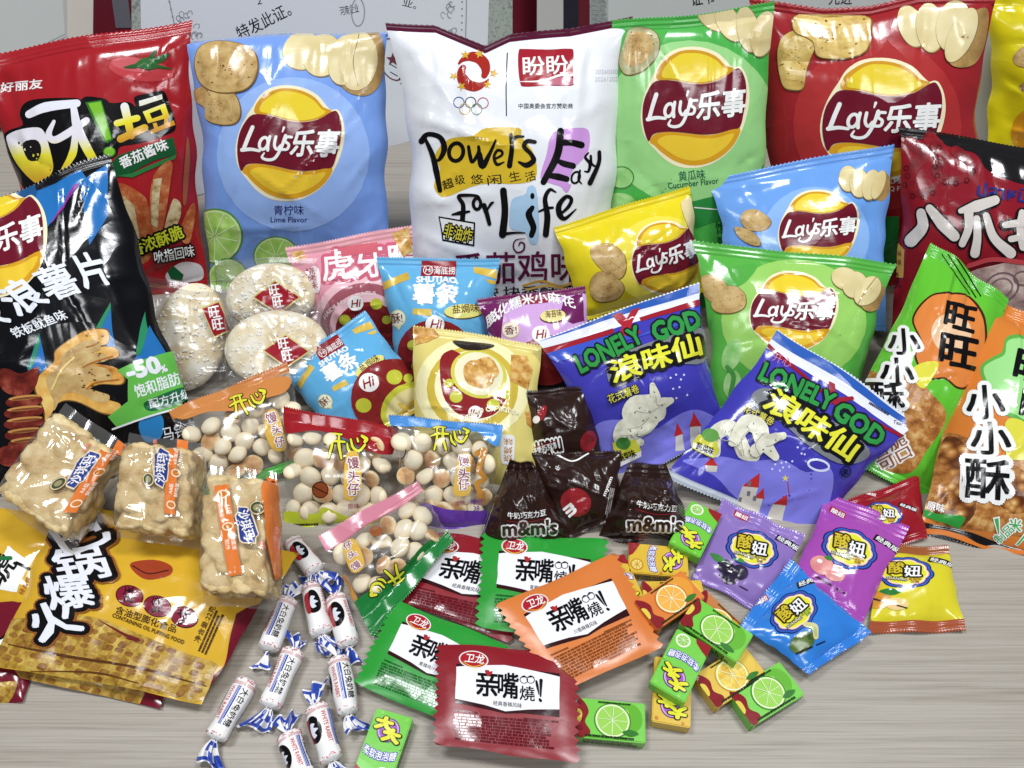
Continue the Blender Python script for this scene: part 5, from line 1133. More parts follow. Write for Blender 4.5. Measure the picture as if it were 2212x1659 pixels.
# ---- crisp rice bag
p = PK['guoba']; p.fr = crop(1, 1)
p.art('disc_rings', [(ell(850, 860, 370, 330), (240, 232, 176)), (ell(850, 860, 295, 275), (204, 178, 60)), (ell(850, 845, 245, 230), (240, 234, 190))])
p.art('crisp_picture', [(poly([(470, 460), (590, 460), (640, 520), (560, 560), (480, 580)]), CRISP), (poly([(1100, 640), (1200, 650), (1240, 740), (1210, 870), (1090, 810)]), CRISP), (poly([(1190, 1010), (1250, 1000), (1245, 1130), (1200, 1090)]), CRISP), (ell(1130, 1410, 50, 40), (190, 170, 60))], each=1)
spots = [(700, 825, 30), (745, 915, 42), (985, 965, 42), (1060, 900, 34)]
e = p.art('red_hood_picture', [(blob([(640, 680), (700, 615), (760, 630), (960, 760), (1065, 880), (1050, 960), (980, 1030), (860, 1055), (740, 1010), (660, 900)], 4), (142, 32, 36)), (ell(890, 770, 185, 150, 20), (206, 200, 70)), (ell(890, 765, 160, 135, 20), (232, 226, 190)), (blob([(790, 740), (840, 680), (960, 700), (990, 800), (930, 860), (820, 830)], 3), CRISP), (blob([(860, 700), (960, 660), (1020, 760), (950, 800)], 3), CRISP), (blob([(640, 690), (670, 720), (700, 650), (690, 625)], 4), (142, 32, 36)), (blob([(720, 555), (830, 560), (990, 580), (930, 610), (800, 610)], 4), (40, 32, 30))] + [(ell(x, y, r, r * .9), (196, 196, 56)) for x, y, r in spots])
p.art('round_badge', [(ell(868, 1015, 46, 44), (240, 238, 236)), (txt("Hi", (900, 998), (842, 994), 46, .02, .2), (150, 30, 36))], e)
p.art('curved_lettering', [(txt("HAIDILAO GUOBA", (1150, 1010), (770, 1062), 34, .03, arc=-60), (240, 234, 200))])
e = p.art('flavour_badge', [(blob([(1040, 1165), (1070, 1158), (1120, 1170), (1122, 1250), (1115, 1340), (1090, 1350), (1040, 1340), (1030, 1250)], 3), (232, 232, 232))])
p.art('flavour_lettering', [(txt("烧", (1106, 1285), (1052, 1285), 46, .02), (176, 120, 40)), (txt("烤", (1106, 1235), (1052, 1235), 46, .02), (176, 120, 40)), (txt("味", (1106, 1180), (1052, 1180), 46, .02), (176, 120, 40))], e)
# ---- blue violet twist bags
NAVYB = (40, 92, 186)
def twistbag(p, M, full):
    p.fr = M
    b = p.art('flag_band', [(poly([(1275, 520), (2320, 175), (2320, 250), (1285, 560)]), NAVYB), (poly([(1280, 555), (2320, 240), (2320, 310), (1290, 625)]), (228, 230, 238)), (poly([(1300, 600), (1760, 470), (1770, 500), (1300, 640)]), (160, 30, 44)), (poly([(1930, 400), (2320, 280), (2320, 320), (1940, 425)]), (160, 30, 44)), (poly([(1755, 385), (1810, 365), (1945, 500), (1890, 525)]), (176, 36, 50)), (poly([(1880, 350), (1935, 335), (1850, 520), (1790, 530)]), (176, 36, 50))])
    p.art('band_shadow', [(poly([(1300, 640), (1770, 505), (1900, 535), (2320, 330), (2320, 420), (1400, 690)]), (58, 84, 196))])
    L1 = [("LONELY", (1560, 760), (1960, 560), 115), ("GOD", (2040, 560), (2330, 465), 120)]
    e = p.art('title_shadow', [(txt(s, a, b_, h, .13), (24, 26, 34)) for s, a, b_, h in L1] + [(blob([(1730, 800), (1740, 690), (1900, 600), (2200, 500), (2340, 480), (2340, 690), (2100, 700), (1900, 800), (1780, 850)], 4), (120, 124, 130)), (txt("浪味仙", (1770, 830), (2330, 640), 150, .17, .1), (18, 18, 22))])
    p.art('title_lettering', [(txt(s, a, b_, h, .045), (44, 148, 66)) for s, a, b_, h in L1] + [(txt("浪味仙", (1770, 830), (2330, 640), 150, .06, .1), (222, 222, 48))], e)
    p.art('subtitle_lettering', [(txt("花式薯卷", (1745, 955), (1935, 880), 56, .09), (20, 20, 40)), (txt("花式薯卷", (1745, 955), (1935, 880), 56, .02), (214, 206, 70))])
    p.art('pale_lower_sky', [(blob([(1640, 1110), (1800, 1060), (2000, 1130), (2200, 1020), (2330, 1000), (2460, 1100), (2400, 1300), (1900, 1540), (1700, 1300)], 4), (126, 124, 226))])
    p.art('twist_picture', [(line([(2010, 840), (2020, 930), (1900, 960), (1880, 1040), (2040, 1030), (2060, 960), (2130, 930)], [40, 90, 110, 100, 80, 90, 40]), TWIST), (line([(2050, 980), (1960, 1080), (1850, 1110), (1830, 1180), (1930, 1200)], [90, 130, 130, 120, 50]), TWIST), (line([(1905, 1000), (1985, 1010), (2050, 975)], 5), (176, 170, 160)), (line([(1850, 1120), (1930, 1100), (1985, 1040)], 5), (170, 164, 152)), (line([(1960, 1150), (1900, 1180), (1870, 1150)], 5), (176, 170, 160)), (line([(2030, 900), (2040, 960), (2090, 950)], 5), (176, 170, 160))] + [(ell(x, y, 8, 4, x, n=8), (110, 116, 80)) for x, y in ((1900, 1010), (1930, 980), (1990, 1000), (2030, 1040), (1950, 1060), (1870, 1130), (1850, 1170), (1910, 1150), (1940, 1110), (2070, 960), (2020, 880))])
    p.art('castle_picture', [(poly([(2165, 1170), (2210, 1150), (2225, 1260), (2165, 1265)]), (206, 202, 196)), (poly([(2155, 1170), (2175, 1080), (2215, 1150)]), (196, 44, 40)), (poly([(2260, 1100), (2330, 1100), (2330, 1240), (2270, 1260)]), (206, 202, 196)), (poly([(2255, 1105), (2280, 1010), (2335, 1100)]), (196, 44, 40))])
    e = p.art('flavour_badge', [(poly([(1760, 1200), (1900, 1180), (1935, 1260), (1800, 1350), (1770, 1330)]), (206, 204, 60)), (poly([(1780, 1330), (1930, 1255), (1932, 1290), (1800, 1360)]), WHT), (ell(1825, 1205, 46, 40), (70, 140, 60))])
    p.art('flavour_lettering', [(txt("蔬菜味", (1800, 1330), (1908, 1285), 48, .05), BLK)], e)
    p.art('sparkles', [(ell(x, y, 7, 7, n=10), (206, 210, 246)) for x, y in ((2130, 790), (2165, 770), (2200, 800), (2150, 860), (2190, 850), (2220, 770), (2240, 900), (2170, 920))])
twistbag(PK['lonely'], crop(1, 1), True)
p = PK['lonelytilt']
_A = np.array([(1275, 520), (2320, 175), (1560, 760), (2330, 465), (1770, 830), (2330, 640), (1830, 1180), (1780, 1350), (2260, 1220)], float)
_B = np.array([(540, 545), (1530, 1110), (500, 850), (1260, 1220), (510, 940), (1110, 1330), (330, 1200), (70, 1330), (690, 1560)], float)   # the same marks as they lie on the tilted bag
_G = np.concatenate([_A, np.ones((len(_A), 1))], 1); _K = np.linalg.lstsq(_G, _B, rcond=None)[0]
def lay(q): q = np.asarray(q, float); return crop(2, 1)(np.concatenate([q, np.ones((len(q), 1))], 1) @ _K)
p.fr = crop(2, 1)
p.art('flag_band', [(poly([(590, 480), (630, 480), (1530, 1105), (1525, 1150), (560, 540)]), NAVYB), (poly([(560, 530), (1525, 1145), (1490, 1200), (535, 590)]), (228, 230, 238)), (poly([(540, 550), (910, 870), (900, 890), (535, 580)]), (150, 26, 44)), (poly([(1060, 970), (1500, 1190), (1480, 1205), (1065, 1000)]), (150, 26, 44)), (poly([(945, 810), (985, 830), (1000, 950), (950, 960)]), (160, 30, 50)), (poly([(950, 930), (1100, 910), (1110, 930), (980, 970)]), (160, 30, 50))])
p.art('band_lettering', [(txt("Tear here", (1360, 1085), (1495, 1120), 24, .02), (30, 34, 90)), (smallprint((1200, 960), (1350, 1050), 22, 1, .8, 4), (30, 34, 90)), (txt("开心", (575, 680), (690, 730), 60, .0), (210, 120, 150))])
L1 = [("LONELY", (490, 800), (945, 1010), 115, -5), ("GOD", (960, 1040), (1250, 1240), 120, 0)]
e = p.art('title_shadow', [(txt(s, a, b_, h, .13), (24, 26, 34)) for s, a, b_, h, _ in L1] + [(blob([(450, 900), (560, 860), (760, 980), (1000, 1090), (1200, 1250), (1150, 1330), (1000, 1340), (800, 1220), (640, 1080), (480, 990)], 4), (120, 124, 130)), (txt("浪味仙", (510, 985), (1065, 1330), 165, .16, .1), (18, 18, 22))])
p.art('title_lettering', [(txt(s, a, b_, h, .045), (44, 148, 66)) for s, a, b_, h, _ in L1] + [(txt("浪味仙", (510, 985), (1065, 1330), 165, .06, .1), (222, 222, 48))], e)
p.art('subtitle_lettering', [(txt("花式薯卷", (388, 1010), (575, 1105), 54, .09), (20, 20, 40)), (txt("花式薯卷", (388, 1010), (575, 1105), 54, .02), (214, 206, 70)), (ring(1050, 1395, 32, 32, 7), (16, 16, 40)), (txt("R", (1036, 1415), (1068, 1415), 38, .03), (16, 16, 40))])
p.art('pale_lower_sky', [(blob([(0, 1330), (120, 1310), (260, 1300), (420, 1330), (640, 1320), (800, 1400), (960, 1380), (960, 1560), (840, 1800), (600, 1760), (340, 1560), (200, 1420)], 4), (126, 124, 226))])
p.art('twist_picture', [(line([(215, 1275), (210, 1160), (300, 1110), (360, 1180), (400, 1270), (470, 1300)], [60, 100, 100, 90, 100, 60]), TWIST), (line([(330, 1200), (410, 1090), (490, 1110), (520, 1200), (600, 1300)], [70, 110, 110, 100, 50]), TWIST), (line([(470, 1260), (560, 1190), (650, 1165)], [80, 70, 40]), TWIST), (line([(255, 1190), (330, 1210), (385, 1290)], 5), (170, 164, 152)), (line([(395, 1290), (380, 1190), (430, 1130)], 5), (170, 164, 152)), (line([(500, 1290), (470, 1220), (520, 1150)], 5), (170, 164, 152)), (line([(540, 1230), (580, 1220), (640, 1180)], 5), (176, 170, 160))] + [(ell(x, y, 8, 4, x, n=8), (110, 116, 80)) for x, y in ((240, 1180), (280, 1140), (320, 1130), (300, 1200), (360, 1230), (420, 1110), (460, 1090), (480, 1150), (440, 1200), (520, 1250), (570, 1260), (600, 1190), (430, 1260))])
p.art('castle_picture', [(poly([(390, 1480), (490, 1500), (440, 1660), (350, 1610)]), (206, 200, 190)), (poly([(385, 1490), (500, 1405), (492, 1500)]), (196, 44, 40)), (poly([(470, 1560), (520, 1570), (490, 1700), (430, 1660)]), (206, 200, 190)), (poly([(465, 1565), (525, 1500), (528, 1572)]), (196, 44, 40)), (poly([(590, 1600), (670, 1610), (640, 1760), (540, 1720)]), (206, 200, 190)), (poly([(585, 1605), (675, 1545), (675, 1615)]), (196, 44, 40)), (poly([(145, 1350), (225, 1360), (220, 1400), (150, 1395)]), (206, 200, 190)), (poly([(140, 1355), (190, 1305), (230, 1360)]), (196, 44, 40))] + [(poly([(x, y), (x + 20, y + 5), (x + 14, y + 35), (x - 6, y + 30)]), (110, 112, 120)) for x, y in ((425, 1455), (420, 1520), (460, 1550), (365, 1560))])
e = p.art('flavour_badge', [(poly([(60, 1200), (100, 1160), (220, 1180), (235, 1260), (200, 1310), (60, 1250)]), (206, 204, 60)), (poly([(75, 1215), (205, 1255), (195, 1300), (65, 1245)]), WHT), (ell(185, 1165, 56, 42), (96, 160, 70))])
p.art('flavour_lettering', [(txt("蔬菜味", (85, 1255), (195, 1290), 48, .05), BLK)], e)
p.art('star_picture', [(poly([(665 + (24 if i % 2 == 0 else 10) * math.cos(math.pi * i / 5 - .3), 1440 + (24 if i % 2 == 0 else 10) * math.sin(math.pi * i / 5 - .3)) for i in range(10)]), (222, 206, 90)), (line([(680, 1465), (690, 1540)], 7), (170, 60, 60))] + [(ell(x, y, 7, 7, n=8), (210, 214, 246)) for x, y in ((600, 1350), (640, 1340), (670, 1335), (710, 1330), (650, 1370), (690, 1365), (630, 1390), (580, 1380), (745, 1240), (790, 1285), (770, 1280))])
p.art('halo_ring', [(ring(880, 1355, 68, 34, 14, 12), (214, 220, 246))])

# ---- brush lettering of the bun bags (yellow with black edge)
def kaixin(a, b, h, off=0):
    """two brush characters in a unit frame: baseline a-b, height h"""
    a, b = np.array(a, float), np.array(b, float); d = b - a; n = np.array([d[1], -d[0]]) / np.linalg.norm(d) * h
    M = lambda q: a + np.asarray(q, float)[:, :1] * d + np.asarray(q, float)[:, 1:2] * n
    st = [([(.08, .95), (.20, .98), (.40, .93)], .05), ([(.0, .62), (.2, .68), (.46, .62)], .055), ([(.18, .95), (.15, .5), (.05, .0)], .055), ([(.34, .95), (.32, .5), (.36, -.05)], .06), ([(.52, .55), (.54, .3), (.62, .12)], .05), ([(.62, .7), (.66, .35), (.80, .22), (.94, .45)], .06), ([(.76, .72), (.78, .58)], .05), ([(.88, .80), (.98, .66), (.94, .56)], .08)]
    w = np.linalg.norm(d); out = []
    for e, m in ((w * .045, BLK), (0, (222, 218, 50))):
        for pts, t in st: out.append((line(M(pts), [t * w * .8 + e, t * w * 1.2 + e, t * w * .9 + e]), m))
    return out
def bunbag(p, colour, lo, kx, label3, flav=None):
    p.art('brand_lettering', kaixin(*kx))
    e = p.art('name_strip', [(blob(label3[0], 4), (222, 176, 70))])
    p.art('name_lettering', [(txt(c, a, b, h, .10), WHT) for c, a, b, h in label3[1]] + [(txt(c, a, b, h, .02), (150, 40, 70)) for c, a, b, h in label3[1]], e)
    if flav: p.art('small_lettering', flav)
p = PK['bunorange']; p.fr = crop(0, 1)
p.art('colour_header', [(blob([(1110, 985), (1480, 850), (1860, 780), (1850, 880), (1700, 930), (1560, 1000), (1350, 1010), (1180, 1060)], 4), (204, 130, 66))])
p.art('header_lettering', [(txt("▲请由此撕开", (1630, 785), (1830, 700), 44, .01), (40, 20, 14))])
bunbag(p, None, None, ((1520, 1050), (1750, 960), 130), ([(1720, 1030), (1790, 1000), (1850, 1180), (1850, 1250), (1780, 1260), (1720, 1160)], [("馒", (1735, 1090), (1800, 1070), 66), ("头", (1770, 1160), (1830, 1145), 60), ("仔", (1790, 1240), (1850, 1225), 66)]))
p = PK['bunred']; p.fr = IDENT
p.art('colour_header', [(blob([(612, 895), (740, 905), (858, 940), (850, 980), (800, 975), (740, 945), (680, 930), (615, 935)], 4), (160, 28, 36))])
bunbag(p, None, None, ((705, 990), (795, 985), 52), ([(748, 985), (776, 985), (778, 1060), (745, 1075)], [("馒", (752, 1014), (776, 1012), 24), ("头", (752, 1042), (776, 1040), 24), ("仔", (752, 1068), (776, 1067), 24)]), [(txt("原味", (752, 1100), (776, 1098), 11, .02), (150, 40, 90))])
p.art('yellow_base', [(blob([(614, 1105), (680, 1110), (700, 1095), (760, 1118), (822, 1108), (820, 1135), (614, 1142)], 4), (202, 216, 50)), (smallprint((622, 1138), (690, 1136), 8, 1, .7, 3), BLK)])
p.art('ball_picture', [(ell(692, 1058, 17, 17), (140, 66, 34)), (ring(692, 1058, 17, 17, 2), (60, 24, 16)), (line([(676, 1050), (708, 1066)], 2, straight=True), (60, 24, 16))])
p = PK['bunblue']; p.fr = crop(1, 1)
p.art('colour_header', [(blob([(315, 1045), (500, 1060), (1040, 1110), (1020, 1230), (960, 1210), (880, 1140), (700, 1110), (340, 1100)], 4), (72, 146, 222))])
bunbag(p, None, None, ((590, 1260), (835, 1235), 150), ([(765, 1290), (840, 1290), (835, 1400), (830, 1540), (730, 1545), (740, 1420)], [("馒", (762, 1365), (830, 1360), 72), ("头", (760, 1445), (830, 1440), 66), ("仔", (760, 1515), (830, 1510), 70)]), [(txt("原味", (740, 1620), (805, 1616), 32, .02), (150, 40, 90)), (txt("每包\n38", (835, 1650), (915, 1648), 76, .02), (110, 60, 160))])
p.art('purple_base', [(blob([(520, 1600), (680, 1640), (900, 1650), (930, 1640), (930, 1760), (540, 1770)], 4), (104, 60, 170))])
p.art('crumb_strip', [(line([(880, 1280), (930, 1260), (890, 1380), (930, 1440), (880, 1480), (910, 1560)], [40, 30, 40, 30, 40, 30]), (190, 130, 50))])
p.art('racket_picture', [(ring(382, 1265, 36, 50, 8), (60, 50, 50)), (line([(382, 1315), (370, 1400)], 12), (180, 120, 60))])
p = PK['bunpink']; p.fr = crop(1, 2)
p.art('green_panel', [(blob([(80, 590), (360, 400), (560, 190), (720, 180), (700, 240), (300, 640), (120, 760)], 4), (26, 120, 52))])
p.art('pink_panel', [(blob([(-150, 150), (200, -60), (480, -190), (420, -110), (200, 60), (0, 190), (-120, 260)], 4), (204, 124, 144))])
bunbag(p, None, None, ((360, 330), (150, 480), 110), ([(10, 220), (90, 180), (150, 340), (70, 390)], [("馒", (85, 385), (135, 350), 50), ("头", (60, 310), (110, 280), 46), ("仔", (30, 250), (80, 222), 46)]))
p.art('crumb_strip', [(line([(20, 420), (60, 500), (90, 560)], 30), (200, 140, 50))])
p.art('lolly_picture', [(ell(225, 125, 42, 34), (150, 84, 44))])

# ---- chocolate packets
def mm_letters(a, b, h):
    s = "m&m's"; return [(txt(s, a, b, h, .11), WHT), (txt(s, a, b, h, .035), (52, 28, 22))]
p = PK['chocopyramid']; p.fr = crop(1, 2)
p.art('brand_lettering', mm_letters((1050, 152), (1395, 140), 90))
p.art('flavour_lettering', [(txt("牛奶巧克力豆", (1080, 42), (1325, 22), 42, .05, arc=-8), WHT), (line([(1075, 55), (1180, 66), (1325, 40)], 4), (160, 30, 40))])
p.art('small_print', [(smallprint((930, 140), (1000, -60), 70, 5, .5, 5), (150, 140, 136))])
p = PK['chocoright']; p.fr = crop(1, 2)
p.art('brand_lettering', mm_letters((1855, 118), (2205, 128), 92))
p.art('flavour_lettering', [(txt("牛奶巧克力豆", (1912, -35), (2175, 0), 42, .05, arc=-6), WHT), (line([(1905, -20), (2040, 15), (2180, 8)], 4), (160, 30, 40))])
p.art('oval_badge', [(ell(2005, 170, 112, 30, 6), (120, 110, 108)), (ell(2005, 170, 106, 25, 6), BLK), (ell(1960, 165, 58, 22, 4), (140, 28, 36)), (txt("买买爱", (1925, 178), (1995, 182), 18, .02), WHT)])
p.art('small_print', [(smallprint((2150, -20), (2230, 60), 60, 5, .5, 6), (120, 112, 110))])
p = PK['chocomid']; p.fr = crop(1, 1)
p.art('red_button', [(ell(1520, 1595, 100, 92, 20), (150, 34, 40)), (txt("m", (1440, 1640), (1480, 1690), 60, .05), WHT)])
p.art('brand_lettering', [(line([(1400, 1290), (1500, 1330), (1600, 1280)], 10), WHT), (txt("牛", (1425, 1365), (1395, 1350), 34, .03), WHT)])
p.art('small_print', [(smallprint((1740, 1500), (1700, 1700), 34, 3, .6, 7), (170, 164, 162)), (txt("mymm", (1718, 1560), (1765, 1440), 24, .03), WHT)])
p = PK['chocoback']; p.fr = crop(1, 1)
p.art('brand_lettering', [(txt("m&m", (1420, 1180), (1235, 1215), -118, .10), WHT), (txt("m&m", (1420, 1180), (1235, 1215), -118, .03), (52, 28, 22))])
p.art('flavour_lettering', [(txt("牛奶巧克力", (1250, 1290), (1400, 1240), 44, .04), WHT), (line([(1260, 1240), (1395, 1195)], 6), (150, 30, 40))])
p.art('red_button', [(ell(1300, 1020, 26, 55, 25), (150, 34, 40)), (ell(1265, 1060, 22, 26, 25), WHT), (ell(1600, 1200, 50, 70, 20), (140, 32, 40))])

# ---- gummy packets
def flower(cx, cy, rx, ry, k, lobes=9, depth=.075, rot=0, ph=0):
    a = np.linspace(0, 2 * math.pi, 90, endpoint=False); r = k * (1 + depth * np.abs(np.cos(lobes * a / 2 + ph)) - depth * .5); c, s = math.cos(rot), math.sin(rot)
    x, y = rx * r * np.cos(a), ry * r * np.sin(a); return poly(np.stack([cx + x * c - y * s, cy + x * s + y * c], 1))
def gummy(p, M, fruit, flav, fc, name2="酸妞"):
    """print in a frame where (0,0)-(1,1) spans the badge: centre (.5,.5)"""
    p.fr = M
    b = p.art('flower_badge', [(flower(.5, .5, .5, .43, 1.0), (24, 30, 84)), (flower(.5, .5, .5, .43, .95), (48, 90, 190)), (flower(.5, .5, .5, .43, .86), (24, 26, 70)), (flower(.5, .5, .5, .43, .82), (226, 170, 190)), (flower(.5, .5, .5, .43, .77), (240, 238, 190)), (flower(.5, .5, .5, .43, .73), (222, 218, 44))])
    p.art('name_lettering', [(txt("酸", (.22, .56), (.50, .53), -.30, .13), (60, 36, 18)), (txt("酸", (.22, .56), (.50, .53), -.30, .045), (206, 184, 40)), (txt("妞", (.50, .62), (.78, .59), -.28, .14), (30, 26, 26)), (txt("妞", (.50, .62), (.78, .59), -.28, .055), (236, 236, 236)), (line([(.24, .60), (.34, .66), (.52, .60)], [.012, .022, .012]), (40, 36, 36)),
        (txt("SUANNIU", (.20, .72), (.55, .74), -.06, .10), (30, 26, 26)), (txt("SUANNIU", (.20, .72), (.55, .74), -.06, .01), (236, 230, 210)), (txt(flav, (.58, .78), (.80, .76), -.13, .02), fc)], b)
    e = p.art('edition_strip', [(poly([(.90, .02), (1.36, .17), (1.32, .30), (.86, .15)]), BLK)])
    p.art('edition_lettering', [(txt("经典版", (.90, .135), (1.32, .275), -.105, .05), WHT)], e)
    e = p.art('brand_badge', [(poly([(.0, -.28), (.30, -.22), (.29, -.08), (-.01, -.14)]), (170, 34, 56))])
    if e is not None: p.art('brand_lettering', [(txt("酸妞", (.02, -.145), (.27, -.095), -.10, .05), WHT)], e)
    p.art('fruit_picture', fruit)
    p.art('small_print', [(smallprint((.0, 1.30), (.35, 1.40), -.05, 1, .9, 2), (30, 26, 40)), (smallprint((.42, 1.42), (.62, 1.48), -.04, 1, .9, 3), (30, 26, 40))])
def gfruit(c1, c2, leaf=(50, 130, 50), hl=(240, 230, 224)):
    return [(ell(.10, 1.02, .22, .20), c1), (ell(.34, 1.10, .20, .17), c2), (ell(.04, .95, .05, .04), hl), (blob([(.10, .83), (.18, .78), (.26, .84), (.18, .88)], 4), leaf)]
def frame_map(o, ex, ey, scale=1.0):
    o, ex, ey = (np.array(v, float) for v in (o, ex, ey)); return lambda q: o + np.asarray(q, float)[:, :1] * ex + np.asarray(q, float)[:, 1:2] * ey
def C2(x, y): return np.array([x / 3 + 1474.667, y / 3 + 1106.0])
# frames: corner of the badge box and its two edges, in measures of the photograph
PLUM = food("printed_dark_berry", [(0.3, (14, 12, 20)), (0.7, (60, 50, 80))], 80, 'noise', 2, .15)
PEACH = food("printed_peach", [(0.3, (196, 110, 120)), (0.7, (226, 160, 150))], 60, 'noise', 3, .2)
def mk(x0, y0, x1, y1, x2, y2): a, b, c = C2(x0, y0), C2(x1, y1), C2(x2, y2); return frame_map(a, b - a, c - a)
gummy(PK['gumlavender'], mk(320, 60, 650, 150, 250, 330), [(ell(.10, 1.06, .17, .17), PLUM), (ell(.38, 1.10, .17, .18), PLUM), (ell(.22, 1.28, .15, .16), PLUM), (blob([(-.1, 1.0), (-.25, .85), (-.06, .84), (.05, .92)], 4), (60, 130, 60)), (blob([(.2, .85), (.35, .78), (.42, .86)], 4), (70, 140, 66))], "黑加仑味\n软糖", (110, 40, 110))
gummy(PK['gummagenta'], mk(940, 40, 1290, 150, 870, 330), gfruit(PEACH, PEACH), "水蜜桃味\n软糖", (170, 70, 30))
gummy(PK['gumblue'], mk(500, 640, 760, 440, 680, 860), [(ell(.25, 1.16, .27, .22), food("printed_melon_rind", [(0.3, (40, 66, 26)), (0.7, (104, 130, 60))], 120, 'noise', 4, .2)), (line([(.52, 1.25), (.62, 1.05), (.52, .88)], [.10, .14, .10]), (206, 196, 132)), (line([(.54, 1.22), (.60, 1.06), (.53, .92)], [.05, .08, .05]), (170, 180, 110))], "哈密瓜味\n软糖", (50, 130, 60))
gummy(PK['gumyellow'], mk(1270, 265, 1640, 290, 1240, 500), [(ell(.10, 1.30, .24, .24), food("printed_orange_peel", [(0.3, (186, 120, 34)), (0.7, (214, 158, 60))], 160, 'noise', 3, .2)), (blob([(.10, 1.06), (.28, .95), (.48, 1.02), (.30, 1.14)], 4), (40, 120, 50)), (ell(.42, 1.36, .21, .17), (226, 206, 130)), (ell(.42, 1.36, .18, .14), (236, 196, 130)), (ell(.42, 1.36, .05, .04), (240, 220, 180))], "香橙味\n软糖", (160, 80, 30))
gummy(PK['gumred'], mk(1180, -90, 1430, -60, 1170, 90), [], "草莓味\n软糖", (160, 60, 40))

# ---- spicy strip packets, in a unit frame of the packet front
def strip_front(p, quad, dark, flav, tiny):
    p.fr = quadmap(*quad)
    e = p.art('white_panel', [(poly([(.125, .185), (.89, .205), (.89, .245), (.125, .235)]), (50, 16, 20)), (poly([(.125, .53), (.30, .54), (.885, .52), (.885, .60), (.62, .60), (.49, .62), (.35, .60), (.125, .57)]), (50, 16, 20)), (poly([(.125, .215), (.30, .185), (.48, .165), (.62, .185), (.89, .235), (.885, .53), (.66, .56), (.49, .60), (.34, .56), (.122, .53)]), (232, 232, 236))])
    p.art('title_lettering', [(txt("亲", (.275, .475), (.435, .475), -.245, .055), BLK), (txt("嘴", (.435, .475), (.585, .475), -.235, .05), BLK), (txt("燒", (.595, .480), (.705, .480), -.135, .03), BLK), (txt("!", (.735, .48), (.757, .478), -.20, .0, -.06), BLK), (ell(.748, .468, .011, .014), BLK), (line([(.752, .28), (.748, .43)], [.026, .012]), BLK), (blob([(.34, .245), (.36, .225), (.375, .24), (.39, .232), (.392, .25), (.362, .285)], 4), (176, 40, 44)), (txt(flav, (.40, .555), (.61, .555), -.045, .015), (30, 20, 24))] +
          [(ring(.625, .29, .028, .032, .006), BLK), (ring(.675, .285, .028, .032, .006), BLK), (blob([(.60, .275), (.625, .25), (.65, .27), (.625, .268)], 4), BLK), (blob([(.65, .27), (.675, .245), (.705, .265), (.68, .262)], 4), BLK)], e)
    b = p.art('oval_badge', [(ell(.252, .135, .110, .085, 3), (232, 226, 226)), (ell(.252, .135, .100, .075, 3), (176, 30, 40)), (line([(.17, .165), (.25, .205), (.34, .165)], [.005, .012, .005]), (222, 170, 50))])
    p.art('brand_lettering', [(txt("卫龙", (.185, .165), (.325, .172), -.085, .035, .1), WHT)], b)
    rows = [(smallprint((.12, .655), (.30, .655), -.022, 1, .85, 9), dark), (smallprint((.62, .66), (.88, .655), -.022, 1, .85, 8), dark), (smallprint((.12, .93), (.875, .90), -.26, 9, .72, tiny), dark)]
    p.art('small_print', rows)
strip_front(PK['stripfront'], [(951, 1391), (1240, 1408), (1244, 1650), (944, 1608)], (98, 14, 28), "经典香辣风味", 11)
strip_front(PK['striporange'], [(1076, 1305), (1326, 1196), (1428, 1399), (1208, 1497)], (130, 66, 26), "川香麻辣风味", 12)
strip_front(PK['stripgreen'], [(1048, 1149), (1307, 1166), (1296, 1385), (1034, 1356)], (16, 92, 28), "麦辣鸡汁风味", 13)
strip_front(PK['stripgreenleft'], [(856, 1297), (1093, 1391), (1012, 1580), (770, 1478)], (16, 92, 28), "麦辣鸡汁风味", 14)
strip_front(PK['stripback'], [(896, 1148), (1182, 1178), (1110, 1408), (840, 1320)], (98, 14, 28), "经典香辣风味", 15)

WAFFLEPIT2 = food("printed_waffle_pit_pale", [(0.3, (150, 104, 40)), (0.6, (190, 158, 78))], 160, 'noise', 4, 0.2)
# ---- waffle bags
p = PK['wafflemain']; p.fr = crop(0, 2)
def waffle(poly_, seed, cell=74, dirx=(.93, .30), diry=(-.45, .60), inside=None):
    it = [(blob(poly_, 4), WAFFLE)]; c = np.array(poly_, float); lo, hi = c.min(0), c.max(0); rnd = random.Random(seed)
    def ins(x, y):
        r = False; n = len(poly_); j = n - 1
        for i in range(n):
            (xi, yi), (xj, yj) = poly_[i], poly_[j]
            if (yi > y) != (yj > y) and x < (xj - xi) * (y - yi) / (yj - yi) + xi: r = not r
            j = i
        return r
    m = c.mean(0); u, v = np.array(dirx) * cell, np.array(diry) * cell
    for i in range(-26, 27):
        for j in range(-18, 19):
            q = m + u * (i + .10 * math.sin(j * .9)) + v * (j + .22 * math.sin(i * .55)) + np.array([rnd.uniform(-8, 8), rnd.uniform(-8, 8)])
            if lo[0] < q[0] < hi[0] and lo[1] < q[1] < hi[1] and ins(*q) and ins(*(q + u * .4)) and ins(*(q - u * .4)) and ins(*(q + v * .4)) and ins(*(q - v * .4)):
                k = rnd.uniform(.28, .38)
                k2 = rnd.uniform(.24, .38); it.append((blob([q + u * k + v * k2, q - u * k + v * k2 * .9, q - u * k * .9 - v * k2, q + u * k - v * k2], 3), WAFFLEPIT if rnd.random() < .7 else WAFFLEPIT2))
    return it
p.art('maroon_panel', [(poly([(1450, 1000), (1530, 660), (1600, 620), (1760, 560), (1960, 260), (1700, 700), (1310, 1225), (1250, 1230)]), MAR)])
